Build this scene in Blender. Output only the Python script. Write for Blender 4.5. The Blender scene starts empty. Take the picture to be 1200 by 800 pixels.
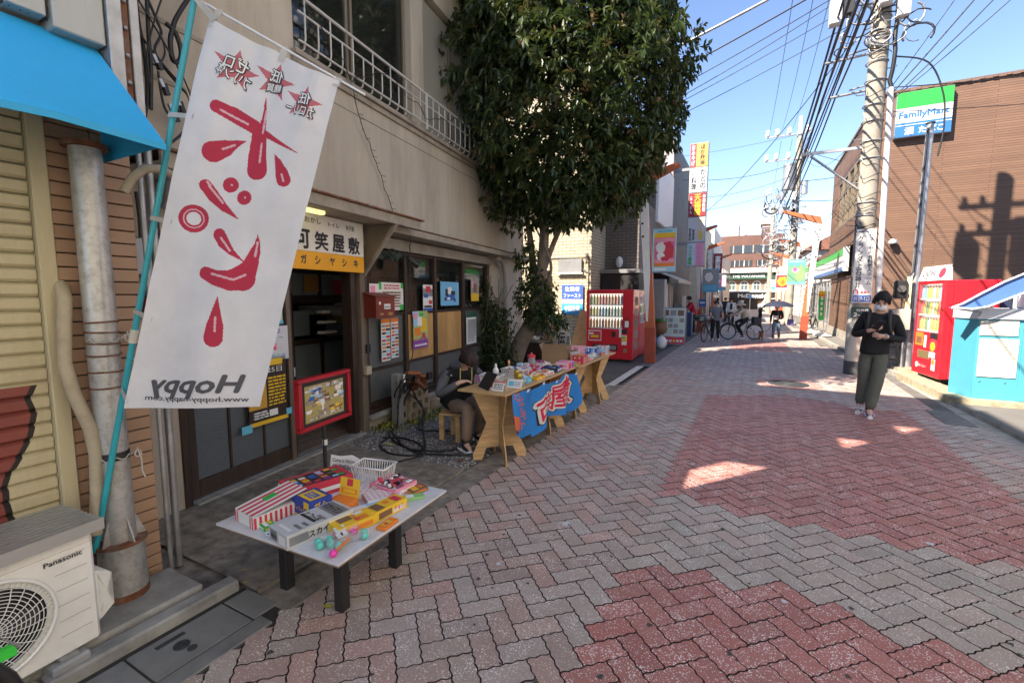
import bpy, bmesh, math, random
from mathutils import Vector, Matrix, noise
R = random.Random(11)
S = bpy.context.scene
COL = S.collection
rad = math.radians
# ---------------------------------------------------------------- camera, sky, sun, exposure
cd = bpy.data.cameras.new('camera')
cam = bpy.data.objects.new('camera', cd)
COL.objects.link(cam)
cam.location = (0, 0, 1.62)
cam.rotation_euler = (rad(90 - 5.764), 0, rad(28.007))
cd.sensor_width = 36
cd.lens = 535 / 1200 * 36
cd.clip_start = .05
cd.clip_end = 3000
S.camera = cam
SUN = Vector((-.725, -1.0, 1.20)).normalized()          # towards the sun
el = math.asin(SUN.z)
az = math.atan2(SUN.x, SUN.y)
W = bpy.data.worlds.new('World')
S.world = W
W.use_nodes = True
nt = W.node_tree
bg = nt.nodes['Background']
sky = nt.nodes.new('ShaderNodeTexSky')
sky.sky_type = 'NISHITA'
sky.sun_disc = False
sky.sun_elevation = el
sky.sun_rotation = az
sky.air_density = .75
sky.dust_density = .0
sky.ozone_density = 3.5
nt.links.new(sky.outputs[0], bg.inputs[0])
bg.inputs[1].default_value = .125
sl = bpy.data.lights.new('sun', 'SUN')
sl.energy = 5.0
sl.angle = rad(.5)
sl.color = (1, .93, .83)
so = bpy.data.objects.new('sun', sl)
COL.objects.link(so)
so.rotation_euler = (-SUN).to_track_quat('-Z', 'Y').to_euler()
so.location = (-20, -30, 40)
S.view_settings.view_transform = 'Standard'
S.view_settings.look = 'None'
S.view_settings.exposure = 1.62
S.view_settings.gamma = 1
S.view_settings.use_white_balance = True
S.view_settings.white_balance_temperature = 7050
S.view_settings.white_balance_tint = 14
S.render.film_transparent = False
S.cycles.max_bounces = 7
S.cycles.diffuse_bounces = 4
# ---------------------------------------------------------------- materials
MC = {}
def nodes(name):
    m = bpy.data.materials.new(name)
    m.use_nodes = True
    t = m.node_tree
    return m, t, t.nodes['Principled BSDF']
def N(t, typ, **k):
    n = t.nodes.new('ShaderNode' + typ)
    for a, v in k.items():
        if a.startswith('i_'): n.inputs[int(a[2:]) if a[2:].isdigit() else a[2:].replace('_', ' ')].default_value = v
        else: setattr(n, a, v)
    return n
def ramp(t, src, stops):
    r = N(t, 'ValToRGB')
    e = r.color_ramp.elements
    while len(e) < len(stops): e.new(.5)
    for k, (p, c) in enumerate(stops):
        e[k].position = p
        e[k].color = (c[0], c[1], c[2], 1) if hasattr(c, '__len__') else (c, c, c, 1)
    t.links.new(src, r.inputs[0])
    return r.outputs[0]
def mix(t, f, a, b, mode='MIX'):
    m = N(t, 'Mix', data_type='RGBA', blend_type=mode)
    for i, v in ((0, f), (6, a), (7, b)):
        if hasattr(v, 'is_linked') or hasattr(v, 'links'): t.links.new(v, m.inputs[i])
        elif i == 0: m.inputs[0].default_value = v
        else: m.inputs[i].default_value = (v[0], v[1], v[2], 1)
    return m.outputs[2]
def pos(t, sc=(1, 1, 1), rot=(0, 0, 0), obj=False):
    g = N(t, 'TexCoord') if obj else N(t, 'NewGeometry')
    mp = N(t, 'Mapping')
    mp.inputs['Scale'].default_value = sc
    mp.inputs['Rotation'].default_value = rot
    t.links.new(g.outputs['Object' if obj else 'Position'], mp.inputs[0])
    return mp.outputs[0]
def noi(t, v, sc, det=4, rough=.6):
    n = N(t, 'TexNoise')
    n.inputs['Scale'].default_value = sc
    n.inputs['Detail'].default_value = det
    n.inputs['Roughness'].default_value = rough
    t.links.new(v, n.inputs[0])
    return n.outputs[0]
def bump(t, p, h, st=.3, d=.01):
    b = N(t, 'Bump')
    b.inputs['Strength'].default_value = st
    b.inputs['Distance'].default_value = d
    t.links.new(h, b.inputs['Height'])
    t.links.new(b.outputs[0], p.inputs['Normal'])
def sc3(c, k): return tuple(min(1, x * k) for x in c[:3])
def mat(name, c, rough=.6, metal=0, var=.12, scale=4, bmp=0, bscale=60, dirt=0, dcol=(.06, .05, .04), dscale=3, streak=False, coat=0, alpha=1, trans=0, emit=0, sss=0):
    if name in MC: return MC[name]
    m, t, p = nodes(name)
    v = pos(t, (1, 1, .18) if streak else (1, 1, 1))
    col = mix(t, ramp(t, noi(t, v, scale), [(.3, 0), (.7, 1)]), sc3(c, 1 - var), sc3(c, 1 + var))
    if dirt:
        col = mix(t, ramp(t, noi(t, v, dscale, 8, .7), [(.46, 0), (.74, dirt)]), col, dcol)
    t.links.new(col, p.inputs['Base Color'])
    p.inputs['Roughness'].default_value = rough
    p.inputs['Metallic'].default_value = metal
    if coat: p.inputs['Coat Weight'].default_value = coat
    if alpha < 1: p.inputs['Alpha'].default_value = alpha
    if trans: p.inputs['Transmission Weight'].default_value = trans
    if emit:
        t.links.new(col, p.inputs['Emission Color'])
        p.inputs['Emission Strength'].default_value = emit
    if bmp:
        bump(t, p, noi(t, pos(t), bscale, 5), bmp, .005)
    MC[name] = m
    return m
def brickmat(name, c1, c2, mortar, bw, bh, ms=.01, rotz=0, front='x', rough=.7, spec=None, bmp=.4, off=.5):
    """running bond on walls that face x or y"""
    if name in MC: return MC[name]
    m, t, p = nodes(name)
    g = N(t, 'NewGeometry')
    sp = N(t, 'SeparateXYZ')
    t.links.new(g.outputs['Position'], sp.inputs[0])
    ab = N(t, 'SeparateXYZ')
    t.links.new(g.outputs['Normal'], ab.inputs[0])
    ax = N(t, 'Math', operation='ABSOLUTE')
    t.links.new(ab.outputs[0], ax.inputs[0])
    gt = N(t, 'Math', operation='GREATER_THAN')
    gt.inputs[1].default_value = .6
    t.links.new(ax.outputs[0], gt.inputs[0])
    mx = N(t, 'Mix', data_type='FLOAT')
    t.links.new(gt.outputs[0], mx.inputs[0])
    t.links.new(sp.outputs[0], mx.inputs[2])
    t.links.new(sp.outputs[1], mx.inputs[3])
    cb = N(t, 'CombineXYZ')
    t.links.new(mx.outputs[0], cb.inputs[0])
    t.links.new(sp.outputs[2], cb.inputs[1])
    b = N(t, 'TexBrick')
    b.offset = off
    b.inputs['Scale'].default_value = 1
    b.inputs['Brick Width'].default_value = bw
    b.inputs['Row Height'].default_value = bh
    b.inputs['Mortar Size'].default_value = ms
    b.inputs['Mortar Smooth'].default_value = .2
    b.inputs['Color1'].default_value = (*c1, 1)
    b.inputs['Color2'].default_value = (*c2, 1)
    b.inputs['Mortar'].default_value = (*mortar, 1)
    t.links.new(cb.outputs[0], b.inputs[0])
    col = mix(t, ramp(t, noi(t, pos(t), 2.5, 6), [(.3, .82), (.75, 1.12)]), (0, 0, 0), b.outputs[0])
    mm = mix(t, 1.0, b.outputs[0], ramp(t, noi(t, pos(t), 1.3, 6), [(.3, .8), (.75, 1.0)]), 'MULTIPLY')
    t.links.new(mm, p.inputs['Base Color'])
    p.inputs['Roughness'].default_value = rough
    inv = N(t, 'Math', operation='SUBTRACT')
    inv.inputs[0].default_value = 1
    t.links.new(b.outputs['Fac'], inv.inputs[1])
    bump(t, p, inv.outputs[0], bmp, .01)
    MC[name] = m
    return m
def wood(name, c, c2, sc=(1, 1, 1), rough=.6, grain=9):
    """streaky grain: sc is the noise frequency along each axis, small along the grain"""
    if name in MC: return MC[name]
    m, t, p = nodes(name)
    v = pos(t, sc); n1 = noi(t, v, grain, 6, .65); n2 = noi(t, v, grain * .3, 3)
    col = mix(t, ramp(t, n1, [(.35, 0), (.65, 1)]), c, c2)
    col = mix(t, 1.0, col, ramp(t, n2, [(.3, .72), (.7, 1.12)]), 'MULTIPLY')
    t.links.new(col, p.inputs['Base Color'])
    p.inputs['Roughness'].default_value = rough
    bump(t, p, n1, .2, .003)
    MC[name] = m
    return m
def glassmat(name, c=(.03, .04, .04), rough=.06, alpha=.55, wavy=0):
    if name in MC: return MC[name]
    m, t, p = nodes(name)
    p.inputs['Base Color'].default_value = (*c, 1)
    p.inputs['Roughness'].default_value = rough
    p.inputs['Alpha'].default_value = alpha
    p.inputs['Specular IOR Level'].default_value = .9
    if wavy:
        bump(t, p, noi(t, pos(t, (1, 1, 4)), 30, 2), wavy, .01)
    MC[name] = m
    return m
def flat(name, c, rough=.55, **k): return mat(name, c, rough, var=k.pop('var', .05), **k)
def paver_mat(name, cols, specks=.6):
    m, t, p = nodes(name)
    g = N(t, 'NewGeometry')
    oi = N(t, 'ObjectInfo')
    ad = N(t, 'Math', operation='ADD')
    t.links.new(g.outputs['Random Per Island'], ad.inputs[0])
    t.links.new(oi.outputs['Random'], ad.inputs[1])
    fr = N(t, 'Math', operation='FRACT')
    t.links.new(ad.outputs[0], fr.inputs[0])
    base = ramp(t, fr.outputs[0], [(i / (len(cols) - 1), c) for i, c in enumerate(cols)])
    v = pos(t)
    vo = N(t, 'TexVoronoi')
    vo.inputs['Scale'].default_value = 135
    t.links.new(v, vo.inputs[0])
    n1 = vo.outputs['Distance']
    ps = ramp(t, noi(t, v, 6, 5, .6), [(.35, .30), (.62, .62)])
    dv = N(t, 'Math', operation='MULTIPLY')
    sx_ = N(t, 'SeparateColor')
    t.links.new(vo.outputs['Color'], sx_.inputs[0])
    t.links.new(sx_.outputs[0], dv.inputs[0]); t.links.new(ps, dv.inputs[1])
    su = N(t, 'Math', operation='SUBTRACT')
    t.links.new(dv.outputs[0], su.inputs[0]); t.links.new(n1, su.inputs[1])
    ml = N(t, 'Math', operation='MULTIPLY_ADD', use_clamp=True)
    t.links.new(su.outputs[0], ml.inputs[0])
    ml.inputs[1].default_value = 9; ml.inputs[2].default_value = specks
    col = mix(t, ml.outputs[0], base, (.80, .76, .72))
    drt = ramp(t, noi(t, v, 1.6, 9, .72), [(.45, 0), (.85, .4)])
    col = mix(t, drt, col, (.14, .095, .075))
    fine = ramp(t, noi(t, v, 90, 3), [(.3, .85), (.7, 1.1)])
    col = mix(t, 1.0, col, fine, 'MULTIPLY')
    t.links.new(col, p.inputs['Base Color'])
    p.inputs['Roughness'].default_value = .62
    bump(t, p, n1, .2, .003)
    MC[name] = m
    return m
# ---------------------------------------------------------------- mesh builder
class MB:
    def __init__(s, T=None):
        s.v = []; s.f = []; s.mi = []; s.mats = []; s.c = 0; s.T = T; s.sm = []; s.smooth = False
    def m(s, mt):
        if mt not in s.mats: s.mats.append(mt)
        s.c = s.mats.index(mt)
        return s
    def add(s, vs, fs, smooth=None):
        b = len(s.v)
        s.v += [tuple(s.T @ Vector(p)) if s.T else tuple(p) for p in vs]
        for f in fs:
            s.f.append(tuple(i + b for i in f)); s.mi.append(s.c); s.sm.append(s.smooth if smooth is None else smooth)
        return s
    def box(s, x0, x1, y0, y1, z0, z1):
        return s.add([(x0, y0, z0), (x1, y0, z0), (x1, y1, z0), (x0, y1, z0), (x0, y0, z1), (x1, y0, z1), (x1, y1, z1), (x0, y1, z1)],
                     [(0, 3, 2, 1), (4, 5, 6, 7), (0, 1, 5, 4), (1, 2, 6, 5), (2, 3, 7, 6), (3, 0, 4, 7)])
    def bbox(s, x0, x1, y0, y1, z0, z1, b=.006):
        """box with chamfered edges"""
        T = s.T; xs = (x0, x1); ys = (y0, y1); zs = (z0, z1)
        P = []
        for k in range(8):
            i, j, l = k & 1, k >> 1 & 1, k >> 2
            x, y, z = xs[i], ys[j], zs[l]
            dx, dy, dz = (b if not i else -b), (b if not j else -b), (b if not l else -b)
            P += [(x, y + dy, z + dz), (x + dx, y, z + dz), (x + dx, y + dy, z)]
        q = lambda k, a: 3 * k + a
        F = []
        for a, ks in ((0, ((0, 4, 6, 2), (1, 3, 7, 5))), (1, ((0, 1, 5, 4), (2, 6, 7, 3))), (2, ((0, 2, 3, 1), (4, 5, 7, 6)))):
            for kk in ks: F.append(tuple(q(k, a) for k in kk))
        for k in range(8): 
            f = (q(k, 0), q(k, 1), q(k, 2))
            if (k & 1) ^ (k >> 1 & 1) ^ (k >> 2): f = f
            else: f = f[::-1]
            F.append(f)
        for a, b2, st in ((1, 2, 1), (0, 2, 2), (0, 1, 4)):
            for k in range(8):
                if not k & st:
                    F.append((q(k, a), q(k + st, a), q(k + st, b2), q(k, b2)))
        return s.add(P, F)
    def obox(s, c, d, e=(0, 0, 0)):
        M = Matrix.Translation(c) @ (e if isinstance(e, Matrix) else (Matrix.Rotation(e[2], 4, 'Z') @ Matrix.Rotation(e[1], 4, 'Y') @ Matrix.Rotation(e[0], 4, 'X')))
        T = s.T
        s.T = T @ M if T else M
        s.box(-d[0] / 2, d[0] / 2, -d[1] / 2, d[1] / 2, -d[2] / 2, d[2] / 2)
        s.T = T
        return s
    def prism(s, pts, off):
        n = len(pts); o = Vector(off)
        s.add([tuple(p) for p in pts] + [tuple(Vector(p) + o) for p in pts],
              [tuple(range(n))[::-1], tuple(range(n, 2 * n))] + [(i, (i + 1) % n, n + (i + 1) % n, n + i) for i in range(n)])
        return s
    def cyl(s, a, b, r, r2=None, n=12, cap=True, smooth=True):
        a = Vector(a); b = Vector(b); r2 = r if r2 is None else r2
        d = (b - a).normalized()
        u = d.orthogonal().normalized(); w = d.cross(u)
        vs = [tuple(p + (u * math.cos(2 * math.pi * k / n) + w * math.sin(2 * math.pi * k / n)) * q) for p, q in ((a, r), (b, r2)) for k in range(n)]
        s.add(vs, [(k, (k + 1) % n, n + (k + 1) % n, n + k) for k in range(n)], smooth)
        if cap:
            s.add(vs[:n], [tuple(range(n))[::-1]], False); s.add(vs[n:], [tuple(range(n))], False)
        return s
    def tube(s, path, r, n=6, closed=False):
        P = [Vector(p) for p in path]; L = len(P); vs = []
        u = None
        for i in range(L):
            d = (P[(i + 1) % L if closed else min(i + 1, L - 1)] - P[i - 1 if (i or closed) else 0])
            d = d.normalized() if d.length > 1e-9 else Vector((0, 0, 1))
            u = d.orthogonal().normalized() if u is None else (u - d * u.dot(d)).normalized()
            w = d.cross(u); q = r[i] if hasattr(r, '__len__') else r
            vs += [tuple(P[i] + (u * math.cos(2 * math.pi * k / n) + w * math.sin(2 * math.pi * k / n)) * q) for k in range(n)]
        fs = [(i * n + k, i * n + (k + 1) % n, ((i + 1) % L) * n + (k + 1) % n, ((i + 1) % L) * n + k) for i in range(L if closed else L - 1) for k in range(n)]
        s.add(vs, fs, True)
        if not closed:
            s.add(vs[:n], [tuple(range(n))[::-1]], False); s.add(vs[-n:], [tuple(range(n))], False)
        return s
    def ell(s, c, r, n=12, m=8, e=None, zmin=-1, fn=None):
        vs = []; c = Vector(c)
        for j in range(m + 1):
            th = math.pi * j / m
            for i in range(n):
                ph = 2 * math.pi * i / n
                p = Vector((math.sin(th) * math.cos(ph), math.sin(th) * math.sin(ph), max(zmin, math.cos(th))))
                if fn: p = fn(p)
                p = Vector((p.x * r[0], p.y * r[1], p.z * r[2]))
                if e: p = e @ p
                vs.append(tuple(c + p))
        fs = [(j * n + i, (j + 1) * n + i, (j + 1) * n + (i + 1) % n, j * n + (i + 1) % n) for j in range(m) for i in range(n)]
        return s.add(vs, fs, True)
    def lathe(s, c, prof, n=16):
        vs = [(c[0] + r * math.cos(2 * math.pi * k / n), c[1] + r * math.sin(2 * math.pi * k / n), c[2] + z) for r, z in prof for k in range(n)]
        return s.add(vs, [(j * n + k, j * n + (k + 1) % n, (j + 1) * n + (k + 1) % n, (j + 1) * n + k) for j in range(len(prof) - 1) for k in range(n)], True)
    def ring(s, c, ax, r, w, n=24, m=6):
        ax = Vector(ax).normalized(); u = ax.orthogonal().normalized(); v = ax.cross(u); c = Vector(c)
        return s.tube([c + (u * math.cos(2 * math.pi * k / n) + v * math.sin(2 * math.pi * k / n)) * r for k in range(n)], w, m, True)
    def mesh(s, name, inv=None):
        me = bpy.data.meshes.new(name)
        vs = [tuple(inv @ Vector(p)) for p in s.v] if inv else s.v
        me.from_pydata(vs, [], s.f)
        for mt in s.mats: me.materials.append(mt)
        me.polygons.foreach_set('material_index', s.mi)
        me.polygons.foreach_set('use_smooth', s.sm)
        me.update()
        return me
    def build(s, name, par=None, world=True, loc=None):
        """world: the vertices are world coordinates and get moved into the frame of the thing"""
        if par is not None:
            o = bpy.data.objects.new(name, s.mesh(name, rootinv(par) if world else None)); o.parent = par
        else:
            L = Vector(loc) if loc is not None else Vector((sum(p[0] for p in s.v) / len(s.v), sum(p[1] for p in s.v) / len(s.v), min(p[2] for p in s.v)))
            o = bpy.data.objects.new(name, s.mesh(name, Matrix.Translation(-L))); o.location = L
        COL.objects.link(o)
        return o
def rootmat(o):
    while o.parent: o = o.parent
    return Matrix.Translation(o.location) @ o.rotation_euler.to_matrix().to_4x4()
def rootinv(o): return rootmat(o).inverted()
def tag(o, label=None, cat=None, group=None, kind=None):
    for k, v in (('label', label), ('category', cat), ('group', group), ('kind', kind)):
        if v: o[k] = v
    return o
def thing(name, label, cat, loc=(0, 0, 0), rz=0, group=None):
    o = bpy.data.objects.new(name, None)
    o.empty_display_size = .1
    COL.objects.link(o)
    o.location = loc; o.rotation_euler = (0, 0, rz)
    return tag(o, label, cat, group)
def struct(mb, name, par=None):
    o = mb.build(name, par)
    if par is None: tag(o, kind='structure')
    return o
def kids(o): return [c for c in bpy.data.objects if c.parent == o]
def copy_tree(o, par=None, ch=None):
    if ch is None:
        ch = {}
        for c in bpy.data.objects:
            if c.parent: ch.setdefault(c.parent.name, []).append(c)
    c = o.copy(); COL.objects.link(c); c.parent = par
    for k in ch.get(o.name, []): copy_tree(k, c, ch)
    return c
def glyphs(s, bold=0, shear=0, space=.95):
    """outline mesh of a text, made bold by laying shifted copies over it (each a hair in front of the last)"""
    cu = bpy.data.curves.new('t', 'FONT')
    cu.body = s; cu.resolution_u = 2; cu.align_x = 'CENTER'; cu.space_line = space; cu.shear = shear
    o = bpy.data.objects.new('t', cu)
    me = bpy.data.meshes.new_from_object(o)
    bpy.data.objects.remove(o); bpy.data.curves.remove(cu)
    V = [tuple(v.co) for v in me.vertices]; F = [tuple(p.vertices) for p in me.polygons]; n = len(V)
    bpy.data.meshes.remove(me)
    d = bold * .62; vs = []; fs = []
    for k, (a, b) in enumerate(((0, 0),) if not bold else ((0, 0), (-d, 0), (d, 0), (0, d), (0, -d))):
        vs += [(x + a, y + b, k * .00012) for x, y, z in V]; fs += [tuple(i + k * n for i in f) for f in F]
    xs = [v[0] for v in vs] or [0]; ys = [v[1] for v in vs] or [0]
    x0, x1, y0, y1 = min(xs), max(xs), min(ys), max(ys)
    return [((x - (x0 + x1) / 2) / (x1 - x0 or 1), (y - (y0 + y1) / 2) / (y1 - y0 or 1), z) for x, y, z in vs], fs
def txt(s, par, mt, c, xd, up, w, h, off=0.0, name='lettering', world=True):
    """lettering fitted to a w x h box round c, lying in the plane of xd and up"""
    vs, fs = glyphs(s, off)
    if not vs: return None
    c = Vector(c); xd = Vector(xd).normalized(); up = Vector(up).normalized(); nn = xd.cross(up)
    inv = rootinv(par) if world else Matrix()
    me = bpy.data.meshes.new(name)
    me.from_pydata([tuple(inv @ (c + xd * (x * w) + up * (y * h) + nn * z)) for x, y, z in vs], [], fs)
    me.materials.append(mt)
    me.update()
    o = bpy.data.objects.new(name, me); COL.objects.link(o); o.parent = par
    return o
def vtxt(s): return '\n'.join(s)
# common materials
white = flat('white_paint', (.78, .78, .76)); black = flat('black_paint', (.02, .02, .021), .5)
paper = flat('white_paper', (.74, .73, .70)); ink = flat('black_ink', (.025, .025, .03)); redp = flat('red_paint', (.62, .018, .03), .3, coat=.4)
redink = flat('red_ink', (.60, .04, .07)); blueink = flat('blue_ink', (.03, .12, .42)); green = flat('green_ink', (.02, .42, .07)); yellow = flat('yellow_ink', (.80, .50, .03))
orange = flat('orange_ink', (.78, .22, .03)); pink = flat('pink_ink', (.80, .30, .42)); cyan = flat('cyan_ink', (.12, .48, .68)); grey = flat('grey_metal', (.30, .31, .32), .45, metal=.5, dirt=.3)
purple = flat('purple_ink', (.25, .06, .35)); teal = flat('teal_plastic', (.02, .36, .42), .35); brown = flat('brown_ink', (.20, .10, .05)); ltblue = flat('light_blue_ink', (.32, .58, .78))
galv = flat('galvanised_steel', (.42, .43, .44), .42, metal=.6, dirt=.35, scale=9, var=.18)
rubber = flat('black_rubber', (.018, .018, .018), .55)
INKS = [redink, blueink, green, yellow, orange, pink, cyan, purple, brown, ink, white, ltblue]
# ---------------------------------------------------------------- setting: ground, street, pavements
conc = mat('weathered_concrete', (.24, .215, .18), .85, var=.42, scale=11, bmp=.5, bscale=45, dirt=.75, dcol=(.04, .035, .028), dscale=3.2)
conc2 = mat('pale_concrete', (.36, .34, .29), .85, var=.2, scale=5, bmp=.5, bscale=60, dirt=.6, dcol=(.12, .10, .07), dscale=4)
stone = mat('kerb_stone', (.30, .30, .28), .8, var=.2, scale=7, bmp=.4, bscale=90, dirt=.5, dcol=(.06, .055, .045), dscale=5)
lidm = mat('grey_lid', (.20, .205, .195), .75, var=.14, scale=6, bmp=.3, bscale=120, dirt=.4, dcol=(.05, .05, .045), dscale=4)
asph = mat('asphalt', (.075, .073, .07), .9, var=.25, scale=3, bmp=.6, bscale=180, dirt=.4, dcol=(.035, .033, .03), dscale=1.2)
asph2 = mat('pale_asphalt', (.155, .148, .135), .9, var=.18, scale=2, bmp=.6, bscale=160, dirt=.5, dcol=(.10, .09, .08), dscale=2)
joint = mat('dark_joint_sand', (.035, .03, .026), .95, var=.3, scale=20)
moss = mat('moss', (.06, .09, .02), .9, var=.3, scale=20)
struct(MB().m(asph).add([(-500, -500, -.05), (500, -500, -.05), (500, 900, -.05), (-500, 900, -.05)], [(0, 1, 2, 3)]), 'ground')
EDGE = [(-6, 2.45), (6.4, 2.45), (7.6, 2.44), (11, 2.33), (15.3, 2.12), (17.6, 1.95), (30, 1.75), (75, 1.6)]
def edge_x(y):
    for (a, b), (c, d) in zip(EDGE, EDGE[1:]):
        if y <= c: return b + (d - b) * (y - a) / (c - a)
    return EDGE[-1][1]
mb = MB().m(joint)
for (a, b), (c, d) in zip(EDGE, EDGE[1:]):
    mb.add([(-2.05, a, -.012), (b, a, -.012), (d, c, -.012), (-2.05, c, -.012)], [(0, 1, 2, 3)])
street = struct(mb, 'street')
# interlocking pavers, herringbone at 45 degrees to the street
U = .1125
PG = paver_mat('paver_rose_grey', [(0.429, 0.29, 0.244), (0.383, 0.302, 0.255), (0.441, 0.371, 0.325), (0.464, 0.29, 0.238), (0.336, 0.267, 0.232), (0.418, 0.36, 0.313)], .08)
PN = paver_mat('paver_grey', [(0.388, 0.348, 0.296), (0.41, 0.331, 0.279), (0.342, 0.308, 0.262), (0.433, 0.336, 0.285), (0.365, 0.342, 0.291)], .0)
PR = paver_mat('paver_red', [(.41, .145, .118), (.38, .16, .13), (.44, .175, .145), (.33, .125, .105)], .25)
E1 = Vector((.7071, .7071)); E2 = Vector((-.7071, .7071)); OR = Vector((-1.308, 2.18)) - E2 * U
def outline(nx, ny, g):
    A = .034; P = []
    def side(n, f):
        for k in range(n):
            for q in (0, .125, .375, .625, .875): P.append(f(k + q, 0 if q == 0 else A * (1 if q in (.125, .625) else -1)))
    side(nx, lambda s, w: (s, w)); side(ny, lambda s, w: (nx + w, s))
    side(nx, lambda s, w: (nx - s, ny - w)); side(ny, lambda s, w: (-w, ny - s))
    cx, cy = nx / 2, ny / 2
    return [((x - cx) * U * (1 - g / (nx * U)), (y - cy) * U * (1 - g / (ny * U))) for x, y in P]
def paver_geo(nx, ny):
    b = outline(nx, ny, .0072); n = len(b)
    vs = [(*(E1 * x + E2 * y), -.0125) for x, y in b] + [(*(E1 * x + E2 * y), 0) for x, y in b]
    return vs, [tuple(range(n, 2 * n))] + [(i, (i + 1) % n, n + (i + 1) % n, n + i) for i in range(n)]
GEO = {0: paver_geo(2, 1), 1: paver_geo(1, 2)}
def zone(x, y):
    if x < -.65: return PG
    s = .10 * math.sin(x * 5)
    if y < 2.78 - abs(x - .1) * .12 + s * .3: return PR
    if y < 3.72 - .04 * x: return PN
    if y < 8.3 + .25 * math.sin(x * 3) and x < 1.9: return PR
    if y < 13: return PG
    if y < 22: return PR if abs(x) < 1.0 and (int(y * .33) % 2) else PG
    return PG
cells = []
for i in range(-40, 420):
    for j in range(-200, 420):
        k = (i - j) % 4
        if k == 0: cc = (i + 1, j + .5, 0)
        elif k == 3: cc = (i + .5, j + 1, 1)
        else: continue
        p = OR + E1 * (cc[0] * U) + E2 * (cc[1] * U)
        if p.y < .1 or p.y > 34 or p.x < -2.1 or p.x > edge_x(p.y) + .03: continue
        cells.append((p.x, p.y, cc[2]))
def inview(x, y):
    f = -x * .4695 + y * .8829
    r = x * .8829 + y * .4695
    return f > .9 and abs(r) < f * 1.22 and 1.5 / f > -.8 and f > 1.7
MESH = {}
def paver_mesh(o, z):
    if (o, z.name) not in MESH:
        me = bpy.data.meshes.new('paver')
        me.from_pydata(GEO[o][0], [], GEO[o][1]); me.materials.append(z); me.materials.append(joint); me.polygons.foreach_set('material_index', [0] + [1] * (len(me.polygons) - 1)); me.update()
        MESH[(o, z.name)] = me
    return MESH[(o, z.name)]
vis = sorted([c for c in cells if inview(c[0], c[1])], key=lambda c: c[0] ** 2 + c[1] ** 2)
near = set(vis[:300])
bulk = MB()
for c in cells:
    x, y, o = c
    z = zone(x, y)
    dz = R.uniform(-.0012, .0012)
    if c in near:
        ob = bpy.data.objects.new('paver', paver_mesh(o, z))
        ob.location = (x - street.location.x, y - street.location.y, dz - street.location.z); ob.parent = street
        ob.rotation_euler = (R.uniform(-.008, .008), R.uniform(-.008, .008), R.uniform(-.008, .008))
        COL.objects.link(ob)
    else:
        vs, fs = GEO[o]
        tx, ty = R.uniform(-.01, .01), R.uniform(-.01, .01)
        pv = [(a + x, b + y, h + dz + (a * tx + b * ty) * .8) for a, b, h in vs]
        bulk.m(z).add(pv, fs[:1]); bulk.m(joint).add(pv, fs[1:])
tag(bulk.build('pavers', street), kind='stuff')
mb = MB().m(PG)
for (a, b), (c, d) in zip(EDGE, EDGE[1:]):
    if c > 34: mb.add([(-2.05, max(a, 34), -.002), (b, max(a, 34), -.002), (d, c, -.002), (-2.05, c, -.002)], [(0, 1, 2, 3)])
mb.build('far_paving', street)
# round manhole set in the paving
iron = mat('cast_iron', (.055, .06, .062), .6, metal=.4, var=.2, scale=20, bmp=.4, bscale=90)
mh = MB().m(iron).cyl((.6, 9.7, -.01), (.6, 9.7, .006), .33, n=40)
for r in (.31, .24, .17, .1): mh.ring((.6, 9.7, .007), (0, 0, 1), r, .008, 36, 4)
for k in range(24):
    a = k * math.pi / 12
    mh.obox((.6 + .2 * math.cos(a), 9.7 + .2 * math.sin(a), .008), (.11, .018, .008), (0, 0, a))
tag(mh.build('manhole_cover'), 'round iron manhole cover with studded rings, set in the middle of the paved street', 'manhole')
rg = MB().m(PR)
for k in range(30):
    a = k * math.pi / 15
    rg.obox((.6 + .45 * math.cos(a), 9.7 + .45 * math.sin(a), .003), (.16, .085, .01), (0, 0, a))
rg.build('manhole_surround', street)
# left apron: concrete, gutter, kerb stones
mb = MB().m(conc)
mb.add([(-2.11, 1.4, -.004), (-2.05, 1.4, -.004), (-2.05, 8, -.004), (-2.35, 8, -.004), (-2.3, 1.4, -.004), (-2.41, 1.4, -.004)], [(0, 1, 2, 3, 4)])
mb.add([(-6, -4, -.012), (-2.05, -4, -.012), (-2.05, 8.2, -.012), (-6, 8.2, -.012)], [(0, 1, 2, 3)])
apron = struct(mb, 'pavement')
mb = MB().m(conc)
mb.box(-2.29, -2.055, 1.42, 8.0, -.03, .004)
mb.build('gutter_edge', apron)
mb = MB().m(conc)
mb.add([(-4.6, 1.42, .012), (-2.33, 1.42, .012), (-2.33, 3.42, .012), (-4.3, 3.42, .012)], [(0, 1, 2, 3)])
mb.add([(-2.33, 1.42, .012), (-2.33, 3.42, .012), (-2.33, 3.42, -.03), (-2.33, 1.42, -.03)], [(0, 1, 2, 3)])
mb.build('concrete_slab', apron)
MB().m(stone).bbox(-2.9, -2.56, .1, 1.27, -.02, .075, .012).build('concrete_slab', apron)
MB().m(stone).bbox(-2.545, -2.455, .62, 1.40, -.02, .055, .01).build('kerb_stone', apron)
MB().m(stone).bbox(-2.55, -2.46, -.2, .61, -.02, .05, .01).build('kerb_stone', apron)
MB().m(joint).add([(-2.46, -.2, -.006), (-2.05, -.2, -.006), (-2.05, 1.42, -.006), (-2.46, 1.42, -.006)], [(0, 1, 2, 3)]).build('gutter_gap', apron)
for y0, y1 in ((.86, 1.28), (.2, .85), (1.29, 1.42)):
    MB().m(lidm).bbox(-2.42, -2.16, y0, y1, -.03, .0, .004).build('gutter_lid', apron)
MB().m(lidm).bbox(-2.15, -2.055, .1, 1.32, -.03, .002, .005).build('gutter_edge', apron)
mb = MB().m(iron)
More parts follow.
